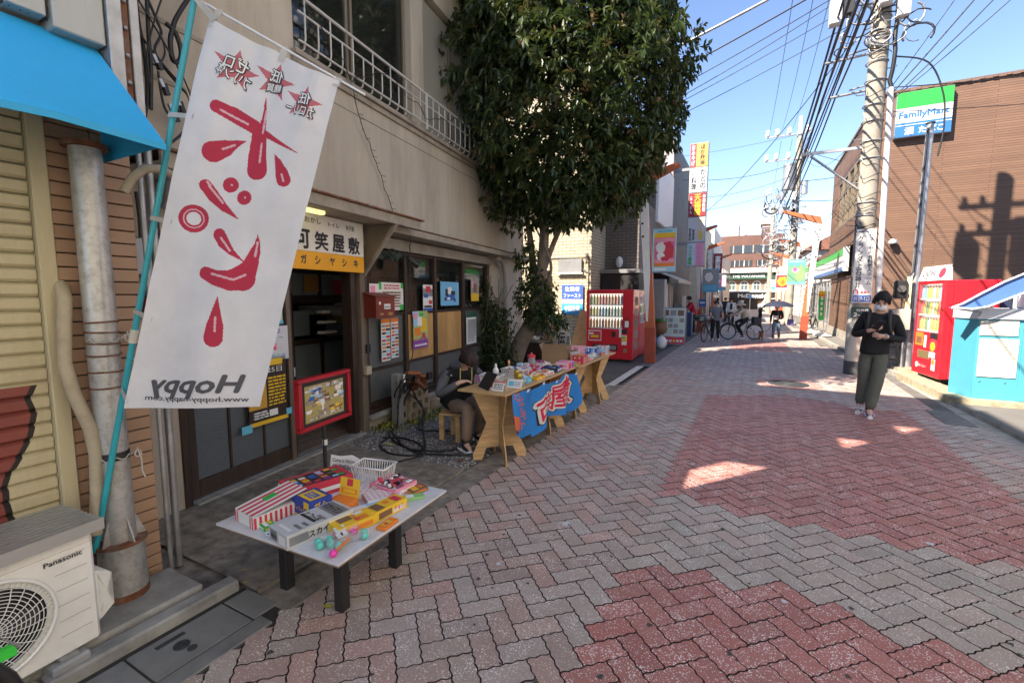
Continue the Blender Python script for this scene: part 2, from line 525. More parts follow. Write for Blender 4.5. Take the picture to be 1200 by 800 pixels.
mb.cyl((-2.285, 1.02, 0), (-2.285, 1.02, .004), .034, n=20).cyl((-2.225, 1.035, 0), (-2.225, 1.035, .004), .020, n=16)
for r in (.028, .017): mb.ring((-2.285, 1.02, .004), (0, 0, 1), r, .002, 16, 4)
mb.box(-2.375, -2.35, .95, 1.07, 0, .003)
mb.build('drain_cover', apron)
for (x, y, l) in ((-2.1, 3.0, .9), (-2.1, 4.6, .9), (-2.1, 6.3, .9)):
    pass
# gravel strip in front of the shop window
grav = mat('gravel_bed', (.15, .145, .14), .95, var=.4, scale=60, bmp=1, bscale=140, dirt=.5, dcol=(.05, .04, .03), dscale=6)
gst = mat('gravel_stones', (.30, .30, .29), .85, var=.45, scale=25)
mb = MB().m(grav)
mb.add([(-4.9, 3.42, .004), (-2.33, 3.42, .004), (-2.33, 8.1, .004), (-5.2, 8.1, .004)], [(0, 1, 2, 3)])
mb.m(gst)
for k in range(6500):
    x = R.uniform(-4.6, -2.32); y = 3.42 + 4.6 * R.random() ** 1.4; s = R.uniform(.006, .015)
    a = R.uniform(0, 6.28); c, d = math.cos(a) * s, math.sin(a) * s
    mb.add([(x + c, y + d, .004), (x - d, y + c * .8, .004), (x - c, y - d, .004), (x + d, y - c * .8, .004), (x + c * .2, y, .004 + s * R.uniform(.5, .9))], [(0, 1, 4), (1, 2, 4), (2, 3, 4), (3, 0, 4)])
tag(mb.build('gravel'), 'grey gravel strip littered with stones under the shop window', 'gravel', kind='stuff')
dry = mat('dry_leaf', (.17, .09, .045), .8, var=.4, scale=30)
yl = mat('yellow_leaf', (.42, .38, .04), .7, var=.2, scale=30)
mb = MB()
def leaf_on_ground(mb, x, y, s, a, z=.014):
    c, d = math.cos(a) * s, math.sin(a) * s
    mb.add([(x - c, y - d, z), (x - d * .4, y + c * .4, z + s * .22), (x + c, y + d, z + .004), (x + d * .4, y - c * .4, z + s * .12)], [(0, 1, 2, 3)])
for k in range(110):
    mb.m(dry if R.random() < .85 else yl)
    leaf_on_ground(mb, R.uniform(-4.2, -2.3), R.uniform(3.5, 6.5), R.uniform(.02, .05), R.uniform(0, 6), .016)
for k in range(40):
    mb.m(dry if R.random() < .6 else yl)
    leaf_on_ground(mb, R.uniform(-3.6, -2.1), R.uniform(1.4, 3.5), R.uniform(.01, .025), R.uniform(0, 6), .014)
for k in range(46):
    mb.m(dry if R.random() < .6 else yl)
    leaf_on_ground(mb, R.uniform(-2.0, 2.2), R.uniform(1.5, 12), R.uniform(.008, .018), R.uniform(0, 6), .003)
tag(mb.build('fallen_leaves'), 'brown and yellow dead leaves scattered over gravel and paving', 'leaves', kind='stuff')
mb = MB().m(yl); leaf_on_ground(mb, -1.9, 1.52, .035, .3, .004)
tag(mb.build('fallen_leaf'), 'yellow green curled leaf lying by the leg of the low display table', 'leaf')
mb = MB()
for k in range(1500):
    t = R.random()
    x, y = (-3.95 + R.gauss(0, .16), 4.15 + R.gauss(0, .13)) if t < .45 else (-3.75 + R.gauss(0, .09), 4.3 + R.uniform(0, .9)) if t < .9 else (-3.6 + R.gauss(0, .1), 5.2 + R.gauss(0, .12))
    s = R.uniform(.008, .022); a = R.uniform(0, 6.28); h = R.uniform(.012, .06)
    mb.m(moss if R.random() < .7 else yl)
    mb.add([(x, y, .005), (x + s * math.cos(a), y + s * math.sin(a), h), (x + s * math.cos(a + 1), y + s * math.sin(a + 1), h * .8)], [(0, 1, 2)])
tag(mb.build('moss'), 'green moss and weeds round the base of the stone post and blocks', 'moss', kind='stuff')
# side lane between the shop and the yellow brick building, with its white line
mb = MB().m(asph).add([(-14, 8.2, -.008), (-2.33, 8.2, -.008), (-2.33, 75, -.008), (-14, 75, -.008)], [(0, 1, 2, 3)])
lane = struct(mb, 'side_lane')
wl = mat('worn_white_line', (.62, .61, .58), .8, var=.12, scale=8, dirt=.8, dcol=(.10, .10, .095), dscale=14)
MB().m(wl).add([(-2.33, 7.9, -.003), (-2.18, 7.9, -.003), (-2.2, 10.6, -.003), (-2.36, 10.6, -.003)], [(0, 1, 2, 3)]).build('white_line', lane)
MB().m(wl).add([(-3.6, 9.3, -.003), (-2.9, 9.15, -.003), (-2.9, 9.3, -.003), (-3.6, 9.45, -.003)], [(0, 1, 2, 3)]).build('white_line', lane)
MB().m(asph2).add([(-2.33, 10.6, -.002), (-2.05, 10.6, -.002), (-2.05, 75, -.002), (-2.33, 75, -.002)], [(0, 1, 2, 3)]).build('gutter_edge', lane)
# right pavement: gutter strip, kerb blocks, asphalt
mb = MB()
for (a, b), (c, d) in zip(EDGE, EDGE[1:]):
    mb.m(conc2 if c < 12 else asph2).add([(b, a, -.001), (b + .26, a, -.001), (d + .26, c, -.001), (d, c, -.001)], [(0, 1, 2, 3)])
    mb.m(asph2).add([(b + .26, a, .05), (9, a, .05), (9, c, .05), (d + .26, c, .05)], [(0, 1, 2, 3)])
rp = struct(mb, 'pavement')
y = 4.6
while y < 33:
    x = edge_x(y) + .25; x2 = edge_x(y + .59) + .25; hh = .10 if y > 8.8 or y < 6 else .065
    mb = MB().m(conc2)
    mb.prism([(x, y, -.02), (x + .1, y, -.02), (x2 + .1, y + .585, -.02), (x2, y + .585, -.02)], (0, 0, hh))
    mb.build('kerb_stone', rp)
    y += .6
# paved lattice grate and shallow asphalt gutter near the kiosk
mb = MB().m(lidm).bbox(2.19, 2.5, 7.55, 8.35, -.02, .008, .004)
for k in range(9): mb.box(2.2, 2.49, 7.6 + k * .085, 7.625 + k * .085, .008, .014)
mb.build('gutter_grate', rp)
MB().m(mat('gutter_asphalt', (.13, .125, .115), .9, var=.3, scale=4, bmp=.5, bscale=120, dirt=.4)).add([(2.30, 8.37, .002), (2.52, 8.37, .002), (2.46, 12.5, .002), (2.34, 12.5, .002)], [(0, 1, 2, 3)]).build('gutter_strip', rp)
for pts, h in (([(2.6, 9.45), (2.62, 9.0), (2.8, 8.8), (3.5, 8.82), (3.95, 8.95), (3.9, 9.25), (3.3, 9.3), (2.95, 9.6), (2.75, 11.3), (2.5, 11.3)], .12), ([(2.62, 11.8), (2.95, 11.7), (2.95, 12.6), (2.6, 12.6)], .14)):
    ymat = mat('yellowed_concrete', (.36, .31, .21), .9, var=.25, scale=14, bmp=1, bscale=30, dirt=.6, dcol=(.14, .11, .07), dscale=10)
    MB().m(ymat).prism([(x, y, -.02) for x, y in pts], (0, 0, h + .02)).build('concrete_kerb', rp)
# ---------------------------------------------------------------- corner building with the shutter
tilec = [mat('tan_tile', (.42, .26, .16), .5, var=.12, scale=6, dirt=.25, dscale=6), mat('tan_tile_b', (.38, .23, .14), .5, var=.12, scale=6, dirt=.3, dscale=6)]
cream = mat('cream_shutter_paint', (.56, .50, .32), .5, var=.14, scale=3, dirt=.55, dcol=(.20, .14, .07), dscale=3, streak=True)
dkw = mat('grey_render', (.34, .33, .31), .85, var=.1, bmp=.3)
cb = thing('corner_building', 'cream shuttered corner building with tan tiled pier and blue awning, nearest on the left', 'building', (-2.97, 1.25, 0))
mb = MB().m(dkw).box(-9, -3.0, -9, 1.25, 0, 4.2)
mb.prism([(-3.0, .92, 4.2), (-3.0, 1.25, 4.2), (-9, 1.25, 4.2), (-9, -7.36, 4.2)], (0, 0, 5.5)).prism([(-3.0, .45, 4.2), (-9, -7.83, 4.2), (-9, -9, 4.2), (-3.0, -9, 4.2)], (0, 0, 5.5))  # unseen upper storeys, split by an added slot that lets sun onto the paving
for z0, z1 in ((5.3, 6.5), (7.0, 7.65), (8.1, 9.6)): mb.box(-3.5, -3.02, .40, .97, z0, z1)  # added blocks that break the slot's sunlight into separate patches
mb.build('wall', cb)
MB().m(joint).box(-3.0, -2.957, .92, 1.25, 0, 2.75).build('pier_backing', cb)
for r in range(40):
    z = .03 + r * .0665
    o = 0 if r % 2 else .0
    for a, b in ((.922, 1.086), (1.09, 1.249)) if r != 2 else ((.922, 1.02), (1.024, 1.249)):
        MB().m(tilec[R.randrange(2)]).bbox(-2.99, -2.940 - R.random() * .002, a, b, z, z + .0605, .003).build('tile', cb)
# slats, with the painted figure cut along its outline
GR = [(1.21, .82), (1.13, .79), (1.08, .81), (.97, .79), (.91, .76), (.84, .73), (.79, .69), (.67, .69), (.59, .70), (.2, .72)]
def gy(z):
    for (za, ya), (zb, yb) in zip(GR, GR[1:]):
        if zb <= z <= za: return yb + (ya - yb) * (z - zb) / (za - zb)
    return -9
gred = mat('dull_red_spray_paint', (.26, .065, .05), .6, var=.15, scale=5, dirt=.3, dscale=4)
gblk = mat('black_spray_paint', (.025, .02, .018), .6)
z = .02
while z < 2.62:
    mb = MB().m(cream); h = .066
    for (za, zb, xa, xb) in ((z, z + .012, -2.975, -2.962), (z + .012, z + h * .8, -2.962, -2.958), (z + h * .8, z + h, -2.958, -2.985)):
        ya, yb = gy(za), gy(zb)
        if z > 1.2 or ya < -1 or yb < -1:
            mb.m(cream).add([(xa, -1.6, za), (xa, .855, za), (xb, .855, zb), (xb, -1.6, zb)], [(0, 1, 2, 3)])
        else:
            segs = [(-1.6, gred, 0), (0, None, -.025), (0, None, 0)]
            mb.m(gred).add([(xa, -1.6, za), (xa, ya - .022, za), (xb, yb - .022, zb), (xb, -1.6, zb)], [(0, 1, 2, 3)])
            mb.m(gblk).add([(xa, ya - .022, za), (xa, ya, za), (xb, yb, zb), (xb, yb - .022, zb)], [(0, 1, 2, 3)])
            mb.m(cream).add([(xa, ya, za), (xa, .855, za), (xb, .855, zb), (xb, yb, zb)], [(0, 1, 2, 3)])
            if z > .75:
                k0 = .70 + (1.1 - z) * .22
                dz_ = .22 * (za - z); dz2 = .22 * (zb - z)
                mb.m(gblk).add([(xa + .0015, k0 - dz_ - .5 * (1.2 - z), za), (xa + .0015, k0 - dz_ + .014 - .5 * (1.2 - z), za), (xb + .0015, k0 - dz2 + .014 - .5 * (1.2 - z), zb), (xb + .0015, k0 - dz2 - .5 * (1.2 - z), zb)], [(0, 1, 2, 3)])
    mb.build('shutter_slat', cb)
    z += .0665
MB().m(cream).bbox(-2.99, -2.925, .858, .92, 0, 2.7, .004).build('shutter_post', cb)
MB().m(mat('shutter_head_steel', (.28, .24, .17), .6, dirt=.5)).box(-2.99, -2.9, -1.6, .855, 2.55, 2.7).build('shutter_head', cb)
blue = mat('blue_awning_cloth', (.01, .42, .80), .55, var=.08, scale=2, dirt=.25, dcol=(.03, .2, .36), dscale=4)
mb = MB().m(blue)
ys = [-1.6 + k * .34 for k in range(9)]
ys[-1] = 1.14
for a, b in zip(ys, ys[1:]):
    sa, sb = .012 * math.sin(a * 9), .012 * math.sin(b * 9)
    mb.prism([(-2.94, a, 2.84), (-2.94, b, 2.84), (-2.35, b, 2.295 + sb), (-2.35, a, 2.295 + sa)], (-.006, 0, -.012))
    mb.prism([(-2.35, a, 2.298 + sa), (-2.35, b, 2.298 + sb), (-2.355, b, 2.272 + sb), (-2.355, a, 2.272 + sa)], (-.006, 0, 0))
mb.add([(-2.94, 1.14, 2.84), (-2.355, 1.14, 2.28), (-2.94, 1.13, 2.28)], [(0, 1, 2)])
mb.build('awning', cb)
gp = mat('pale_grey_panel', (.42, .43, .41), .5, metal=.2, var=.1, scale=2, dirt=.3, dscale=2, streak=True)
MB().m(gp).bbox(-2.99, -2.86, .82, .945, 2.86, 3.6, .004).build('metal_panel', cb)
MB().m(gp).bbox(-2.99, -2.84, .96, 1.15, 2.82, 3.6, .006).build('metal_panel', cb)
mb = MB().m(black)
for k in range(8):
    mb.tube([(-2.9, .45 + k * .06, 2.86), (-2.9, .6 + k * .06, 3.1)], .006).tube([(-2.9, .6 + k * .06, 2.86), (-2.9, .45 + k * .06, 3.1)], .006)
mb.build('grille', cb)
rust = mat('rusty_steel', (.17, .06, .025), .8, var=.4, scale=25, dirt=.6, dcol=(.30, .28, .25), dscale=9)
MB().m(galv).bbox(-2.99, -2.82, 1.155, 1.215, 2.45, 3.6, .004).build('steel_trim', cb)
mb = MB().m(rust).box(-2.99, -2.86, 1.22, 1.255, 2.48, 3.6).m(galv)
for k in range(6): mb.ell((-2.85, 1.237, 2.56 + k * .13), (.012, .012, .012), 8, 6)
mb.build('steel_trim', cb)
MB().m(galv).bbox(-2.99, -2.85, 1.26, 1.30, 2.44, 3.6, .003).build('steel_trim', cb)
# ---------------------------------------------------------------- steel pillar by the shutter
pt = mat('silver_pipe_paint', (.50, .50, .48), .38, metal=.45, var=.1, scale=3, dirt=.6, dcol=(.15, .10, .07), dscale=26)
pil = thing('steel_pillar', 'thick silver steel pillar with rusty bands standing before the tiled pier', 'pillar', (-2.83, 1.04, .075))
PX, PY = -2.83, 1.03
MB().m(pt).cyl((PX, PY, .37), (PX - .01, PY, 2.34), .064, .062, n=28).build('shaft', pil)
MB().m(pt).cyl((PX, PY, .075), (PX, PY, .37), .098, .096, n=28).m(rust).cyl((PX, PY, .072), (PX, PY, .11), .1005, n=28).build('base_sleeve', pil)
MB().m(rust).cyl((PX, PY, .36), (PX, PY, .375), .108, n=28).build('flange', pil)
for k in range(5):
    a = k * 1.256 + .2
    MB().m(pt).prism([(PX + .062 * math.cos(a), PY + .062 * math.sin(a), .375), (PX + .105 * math.cos(a), PY + .105 * math.sin(a), .375), (PX + .062 * math.cos(a), PY + .062 * math.sin(a), .50)], (.006 * math.sin(a), -.006 * math.cos(a), 0)).build('gusset', pil)
for z in (1.49, 1.44, 1.385, 1.33, 1.245, 1.17):
    MB().m(rust).ring((PX, PY, z), (R.uniform(-.05, .05), R.uniform(-.05, .05), 1), .0655, .0045, 26, 5).build('wire_band', pil)
MB().m(rust).cyl((PX - .01, PY, 2.31), (PX - .01, PY, 2.335), .085, n=24).build('flange', pil)
MB().m(black).cyl((PX, PY, .80), (PX, PY, .84), .0655, n=28).build('tape_band', pil)
mb = MB().m(mat('dirty_string', (.45, .43, .38), .9))
for z, q in ((.81, 0), (1.40, 1)):
    mb.tube([(PX + .069 * math.cos(t * .3 - 1.4), PY + .069 * math.sin(t * .3 - 1.4), z + .01 * math.sin(t * 2)) for t in range(9)], .004)
    mb.tube([(PX + .055, PY + .055, z + .01), (PX + .08, PY + .07, z + .04), (PX + .09, PY + .08, z - .02), (PX + .08, PY + .085, z - .09), (PX + .09, PY + .09, z - .12)], .004)
    mb.ring((PX + .085, PY + .07, z + .01), (1, .4, .3), .018, .004, 10, 4)
mb.build('tie_string', pil)
beige = mat('beige_hose', (.42, .36, .25), .7, var=.12, dirt=.4, dcol=(.12, .10, .07), dscale=9)
def D_(pts, r, mt, name, label, cat, n=8):
    return tag(MB().m(mt).tube(pts, r, n).build(name), label, cat)
D_([(-2.99, .93, 1.68), (-2.92, .925, 1.66), (-2.88, .92, 1.60), (-2.88, .91, 1.5), (-2.86, .89, 1.3), (-2.85, .91, 1.15), (-2.83, .95, .98), (-2.82, .96, .85), (-2.82, .95, .65), (-2.82, .93, .45)], .028, beige, 'drain_hose', 'bulging beige taped hose running down between the shutter and the silver pillar', 'hose', 10)
D_([(-2.74, 1.13, 2.12), (-2.72, 1.16, 2.19), (-2.71, 1.21, 2.245), (-2.71, 1.28, 2.26), (-2.74, 1.34, 2.25)], .021, beige, 'bent_pipe', 'short bent beige pipe under the tip of the blue awning', 'pipe', 10)
for k, (x, y) in enumerate(((-2.94, 1.29), (-3.0, 1.36))):
    D_([(x, y, 0), (x, y, 1.4), (x, y, 2.45)], .014 + .006 * k, galv, 'conduit', ('thin grey conduit running up the edge of the tiled pier', 'thicker grey conduit on the shop wall just behind the tiled pier')[k], 'pipe')
# ---------------------------------------------------------------- air conditioner outdoor unit
acw = mat('ac_white', (.80, .80, .76), .45, var=.04, scale=4, dirt=.22, dcol=(.35, .32, .27), dscale=7)
ac = thing('air_conditioner_unit', 'cream outdoor air conditioner unit with round fan grille on the ground before the shutter', 'air conditioner', (-2.52, .82, .1), rad(5))
T = rootmat(ac)
def A(): return MB(T)
A().m(acw).bbox(-.29, 0, -.74, 0, 0, .50, .012).build('casing', ac)
lv = mat('ac_aluminium_lid', (.50, .51, .50), .38, metal=.6, var=.06, scale=3)
mb = A().m(lv).bbox(-.31, .03, -.80, .03, .505, .53, .006)
for k in range(10): mb.box(-.30 + k * .032, -.284 + k * .032, -.80, .028, .531, .549)
mb.box(.018, .034, -.80, .03, .50, .55)
mb.build('top_cover', ac)
blk = flat('fan_well_black', (.012, .012, .012), .8)
A().m(blk).cyl((-.02, -.335, .245), (.0015, -.335, .245), .165, n=36).build('fan_well', ac)
mb = A().m(flat('fan_blade', (.06, .06, .06)))
for k in range(3):
    a = k * 2.09
    mb.obox((.002, -.335 + .08 * math.cos(a), .245 + .08 * math.sin(a)), (.004, .12, .08), (a, .0, 0))
mb.build('fan', ac)
mb = A().m(acw)
for r in [.02 + .0132 * k for k in range(12)]: mb.ring((.012, -.335, .245), (1, 0, 0), r, .0018, 40, 4)
for k in range(24):
    a = k * math.pi / 12; sw = .35
    pts = [(.012, -.335 + r * math.cos(a + sw * r / .165), .245 + r * math.sin(a + sw * r / .165)) for r in (.02, .07, .12, .165)]
    mb.tube(pts, .002, 4)
mb.ring((.008, -.335, .245), (1, 0, 0), .192, .008, 44, 6)
mb.build('fan_grille', ac)
mb = A().m(acw)
for k in range(60):
    a = k * math.pi / 30
    mb.obox((.006, -.335 + .178 * math.cos(a), .245 + .178 * math.sin(a)), (.006, .022, .004), (a, 0, 0))
mb.build('louvre_ring', ac)
mb = A().m(flat('ac_seam', (.42, .41, .37)))
for k in range(6): mb.box(-.001, .0016, -.135, -.03, .09 + k * .068, .0925 + k * .068)
mb.box(-.001, .0012, -.74, 0, .455, .4565)
mb.build('panel_line', ac)
txt('Panasonic', ac, ink, T @ Vector((.004, -.105, .425)), T.to_3x3() @ Vector((0, 1, 0)), (0, 0, 1), .125, .022, off=.03)
A().m(acw).prism([(-.1, 0, .08), (-.02, .0, .08), (-.02, 0, .30), (-.1, 0, .30)], (0, .012, 0)).prism([(-.2, .01, .06), (-.03, .01, .06), (-.045, .075, .10), (-.045, .075, .25), (-.03, .01, .30), (-.2, .01, .30)], (-.0, 0, .0001)).bbox(-.2, -.04, .002, .075, .09, .27, .02).build('valve_cover', ac)
for y0 in (-.72, -.18):
    A().m(mat('grey_plastic_foot', (.30, .31, .31), .6, dirt=.3)).bbox(-.3, .03, y0, y0 + .13, -.1, -.012, .01).m(galv).box(-.05, .02, y0 + .03, y0 + .09, -.012, .002).build('foot', ac)

# front wheel of a bicycle standing just inside the corner of the picture
bw = thing('bicycle', 'black bicycle wheel and mudguard with a bright green tag in the bottom left corner', 'bicycle', (-2.05, .1, 0))
wc_ = (-2.05, .16, .27)
MB().m(rubber).ring(wc_, (1, .12, 0), .25, .026, 36, 8).build('wheel', bw)
MB().m(galv).ring(wc_, (1, .12, 0), .215, .012, 30, 5).build('rim', bw)
MB().m(black).tube([(-2.05 - .035 * math.cos(rad(a)), .16 + .30 * math.cos(rad(a)), .27 + .30 * math.sin(rad(a))) for a in range(10, 140, 12)], .022, 6).build('mudguard', bw)
MB().m(galv).tube([(-2.05, .16, .27), (-2.04, .10, .62)], .014).tube([wc_, (-1.98, .40, .60), (-2.0, .45, .52)], .006, 5).build('fork', bw)
MB().m(flat('tag_green', (.02, .62, .06))).obox((-2.035, .40, .50), (.02, .10, .035), (0, 0, 0)).build('green_tag', bw)


# gum spots, drips and pale paint splashes trodden into the paving
mb = MB(); gum = flat('gum_grey', (.07, .065, .06), .9); gum2 = flat('pale_splash', (.55, .57, .58), .7)
for k in range(230):
    x, y = R.uniform(-1.95, 2.2), .9 + 11 * R.random() ** 1.3; r = R.uniform(.006, .016); mb.m(gum if k % 9 else gum2)
    if k % 9 == 0: r *= 1.7
    n = 9; ph = R.random() * 6
    mb.add([(x + r * (1 + .35 * math.sin(3 * q + ph)) * math.cos(6.283 * q / n), y + r * (1 + .35 * math.sin(2 * q + ph)) * math.sin(6.283 * q / n), .0032) for q in range(n)], [tuple(range(n))])
tag(mb.build('paving_spots', street), kind='stuff')
# ---------------------------------------------------------------- the sweet shop (local frame: x out of the wall, y along it)
SO = Vector((-3.75, 1.77, 0)); SR = rad(7.3)
plas = mat('beige_render', (.46, .41, .335), .92, var=.10, scale=1.6, bmp=.9, bscale=70, dirt=.5, dcol=(.20, .165, .125), dscale=2.2, streak=True)
siding = mat('beige_siding', (.31, .28, .22), .8, var=.1, scale=2, bmp=.3, dirt=.3)
dwood = wood('dark_brown_wood', (.055, .032, .022), (.03, .018, .012), (6, 6, .5), .55, 5)
gwood = wood('greyed_wood', (.20, .155, .12), (.12, .085, .065), (8, 8, .4), .75, 5)
trimw = mat('faded_trim', (.32, .28, .23), .8, var=.12, dirt=.5, dscale=6)
ply = wood('orange_plywood', (.58, .33, .12), (.52, .29, .11), (3, 3, 1), .5, 4)
gls = glassmat('window_glass', (.02, .022, .02), .04, .62)
gfro = glassmat('figured_glass', (.085, .10, .105), .28, .97, .9)
gdull = glassmat('frosted_glass', (.10, .115, .115), .35, .97, .3)
gblu = glassmat('blue_grey_pane', (.16, .20, .21), .4, 1, .2)
shop = thing('sweet_shop', 'old beige rendered sweet shop with wooden sliding door, long wood window and first floor balcony', 'shop', SO, SR)
Ts = rootmat(shop); T3 = Ts.to_3x3()
NX = T3 @ Vector((1, 0, 0)); UY = T3 @ Vector((0, 1, 0)); ZZ = Vector((0, 0, 1))
def B(): return MB(Ts)
def sp(n, u, z): return Ts @ Vector((n, u, z))
mb = B().m(plas)
mb.box(-.22, 0, -.7, .03, 0, 2.45).box(-.22, 0, 5.80, 7.68, 0, 2.40)                 # piers
mb.box(-.22, .02, -.9, 7.68, 2.45, 3.83)                                                # parapet band
mb.box(-.22, 0, .03, 2.12, 1.98, 2.45)
mb.box(-.22, .02, -.9, 1.24, 3.83, 5.2).box(-.22, .02, .9, 1.24, 5.2, 6.2)                                                 # upper floor left of the window
mb.box(-.22, .02, 3.22, 3.52, 3.83, 6.2).box(-.22, .02, 1.24, 5.75, 5.75, 6.2)
mb.box(-.22, -.02, 2.15, 5.8, 0, .2)
mb.box(-1.1, -.22, 7.48, 7.68, 0, 3.83)
mb.box(-5, -.22, 5.78, 5.98, 0, 6.2).box(-5, -4.8, -.9, 5.98, 0, 4.2)
mb.build('wall', shop)
B().m(mat('roof_grey', (.12, .12, .12), .8)).box(-5.2, .35, .9, 6.1, 6.2, 6.32).build('roof', shop)
B().m(siding).box(.021, .03, -1.2, .6, 3.1, 3.13).box(.021, .03, -1.2, .8, 3.5, 3.53).build('siding_joint', shop)
B().m(trimw).bbox(.02, .09, 1.2, 7.7, 3.83, 3.88, .006).box(.02, .05, 1.2, 7.7, 3.77, 3.825).build('balcony_ledge', shop)
B().m(ink).box(.0205, .0225, 1.0, 7.6, 3.60, 3.606).build('wall_joint', shop)
B().m(plas).box(-.35, .30, 2.28, 7.62, 2.36, 2.40).m(trimw).bbox(.30, .33, 2.28, 7.68, 2.345, 2.425, .004).m(rust).bbox(.27, .335, 2.28, 7.70, 2.43, 2.445, .003).build('eave', shop)
B().m(trimw).bbox(.0, .04, 2.12, 5.84, 2.19, 2.33, .004).build('lintel', shop)
# balcony rail
wm = flat('railing_white', (.55, .54, .51), .5, dirt=.3)
mb = B().m(wm)
mb.tube([(.11, 1.22, 4.33), (.11, 7.6, 4.33)], .016).tube([(.11, 1.22, 4.19), (.11, 7.6, 4.19)], .011).tube([(.11, 1.22, 3.94), (.11, 7.6, 3.94)], .011)
mb.build('rail', shop)
k = 0; u = 1.3
while u < 7.6:
    top = 4.33 if k % 2 == 0 or u > 3.5 else 4.19
    B().m(wm).tube([(.11, u, top), (.11, u, 3.99), (.09, u, 3.9), (.05, u, 3.89)], .0085, 6).build('baluster', shop)
    u += .165; k += 1
for u in (3.42, 5.42): B().m(wm).bbox(.095, .125, u, u + .03, 3.87, 5.7 if u > 5 else 4.35, .004).build('post', shop)
# first floor windows
fr = flat('aluminium_frame', (.26, .21, .15), .45, metal=.5)
for a, b in ((1.24, 2.1), (2.14, 3.2)):
    B().m(gls).box(-.09, -.082, a + .03, b - .03, 3.9, 5.72).build('window_pane', shop)
    mb = B().m(fr)
    for q in (a, b - .035): mb.bbox(-.11, -.06, q, q + .035, 3.85, 5.75, .003)
    mb.box(-.11, -.06, a + .036, b - .036, 5.7, 5.75).box(-.11, -.06, a + .036, b - .036, 3.85, 3.9)
    mb.build('window_frame', shop)
B().m(glassmat('pale_pane', (.30, .30, .26), .25, 1)).box(-.09, -.08, 3.56, 5.7, 3.9, 5.72).build('window_pane', shop)
B().m(fr).bbox(-.07, -.04, 4.38, 4.43, 3.85, 5.75, .003).build('window_frame', shop)
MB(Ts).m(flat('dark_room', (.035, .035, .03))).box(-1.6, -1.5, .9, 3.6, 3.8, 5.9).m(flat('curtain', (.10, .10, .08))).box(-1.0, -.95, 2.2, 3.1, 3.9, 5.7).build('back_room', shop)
# sliding door
for q, (a, b) in enumerate(((.08, 1.12),)):
    mb = B().m(dwood)
    for c, w in ((a, .06), (b - .05, .05)): mb.bbox(-.07, -.03, c, c + w, .03, 1.92, .004)
    mb.bbox(-.068, -.032, a + .061, b - .051, .03, .17, .004).bbox(-.068, -.032, a + .061, b - .051, 1.86, 1.92, .004)
    for c in (.415, .745): mb.bbox(-.065, -.035, c, c + .022, .171, 1.859, .003)
    mb.build('sliding_door', shop)
for a, b in ((.142, .414), (.438, .744), (.768, 1.068)):
    B().m(gfro).box(-.055, -.048, a, b, .172, 1.858).build('door_pane', shop)
B().m(dwood).bbox(-.16, .015, .0, .055, 0, 1.98, .005).build('door_frame', shop)
B().m(dwood).bbox(-.14, -.08, .06, .1, .03, 1.92, .004).build('door_frame', shop)
B().m(gwood).bbox(-.02, .02, .06, 2.11, 1.925, 1.975, .005).build('door_head', shop)
B().m(gwood).bbox(-.03, -.0, 1.03, 1.075, .03, 1.92, .004).build('door_stile', shop)
B().m(galv).bbox(-.02, .003, 1.084, 1.104, .84, .93, .003).build('door_handle', shop)
B().m(dwood).bbox(-.14, .0, 1.93, 2.0, 0, 1.92, .004).build('door_frame', shop)
B().m(gwood).bbox(-.1, .03, 2.05, 2.14, 0, 2.2, .006).build('door_post', shop)
B().m(stone).bbox(-.1, .06, .06, 2.05, -.02, .028, .006).m(galv).box(-.06, .0, .06, 2.05, .0285, .034).build('door_sill', shop)
B().m(wood('inside_floor', (.16, .10, .06), (.11, .065, .04), (6, 1, 6), .5, 4)).add([(-4, -.5, .012), (-.11, -.5, .012), (-.11, 5.8, .012), (-4, 5.8, .012)], [(0, 1, 2, 3)]).build('inside_floor', shop)
for k in range(9): B().m(gwood).bbox(-1.45 + k * .15, -1.45 + k * .15 + .14, 1.0, 2.4, .014, .03, .003).build('floor_board', shop)
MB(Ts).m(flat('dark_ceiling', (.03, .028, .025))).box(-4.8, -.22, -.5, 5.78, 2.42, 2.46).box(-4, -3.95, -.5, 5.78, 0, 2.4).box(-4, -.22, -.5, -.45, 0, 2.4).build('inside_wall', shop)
# inner screen seen through the doorway
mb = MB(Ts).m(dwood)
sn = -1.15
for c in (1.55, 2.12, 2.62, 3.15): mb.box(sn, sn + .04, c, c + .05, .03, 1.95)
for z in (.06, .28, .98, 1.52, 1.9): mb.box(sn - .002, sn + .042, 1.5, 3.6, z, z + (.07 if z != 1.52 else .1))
mb.build('inner_screen', shop)
for a, b, z0, z1 in ((1.6, 2.12, .35, .98), (2.17, 2.62, .35, .98), (2.67, 3.15, .35, .98), (2.17, 2.45, 1.1, 1.42), (2.75, 3.1, 1.05, 1.28), (1.62, 2.0, 1.05, 1.3), (1.6, 3.15, 1.62, 1.9)):
    MB(Ts).m(gblu).box(sn + .01, sn + .02, a, b, z0, z1).build('screen_pane', shop)
mb = MB(Ts).m(flat('shelf_brown', (.10, .05, .03)))
for z in (1.12, 1.25, 1.38): mb.box(-.9, -.75, 2.3, 2.6, z, z + .015)
mb.m(paper)
for z in (1.135, 1.265, 1.395): mb.box(-.88, -.78, 2.32, 2.55, z, z + .03)
mb.build('inside_shelf', shop)
tag(MB(Ts).m(flat('old_cream_paper', (.20, .19, .16))).box(-1.1, -1.095, 1.95, 2.2, 1.66, 1.9).build('hanging_sheet'), 'handwritten pale sheet hanging in the dark doorway, left of the orange one', 'notice')
t = bpy.data.objects['hanging_sheet']
txt(vtxt('大人松'), t, ink, sp(-1.09, 2.07, 1.78), UY, ZZ, .09, .2, world=True)
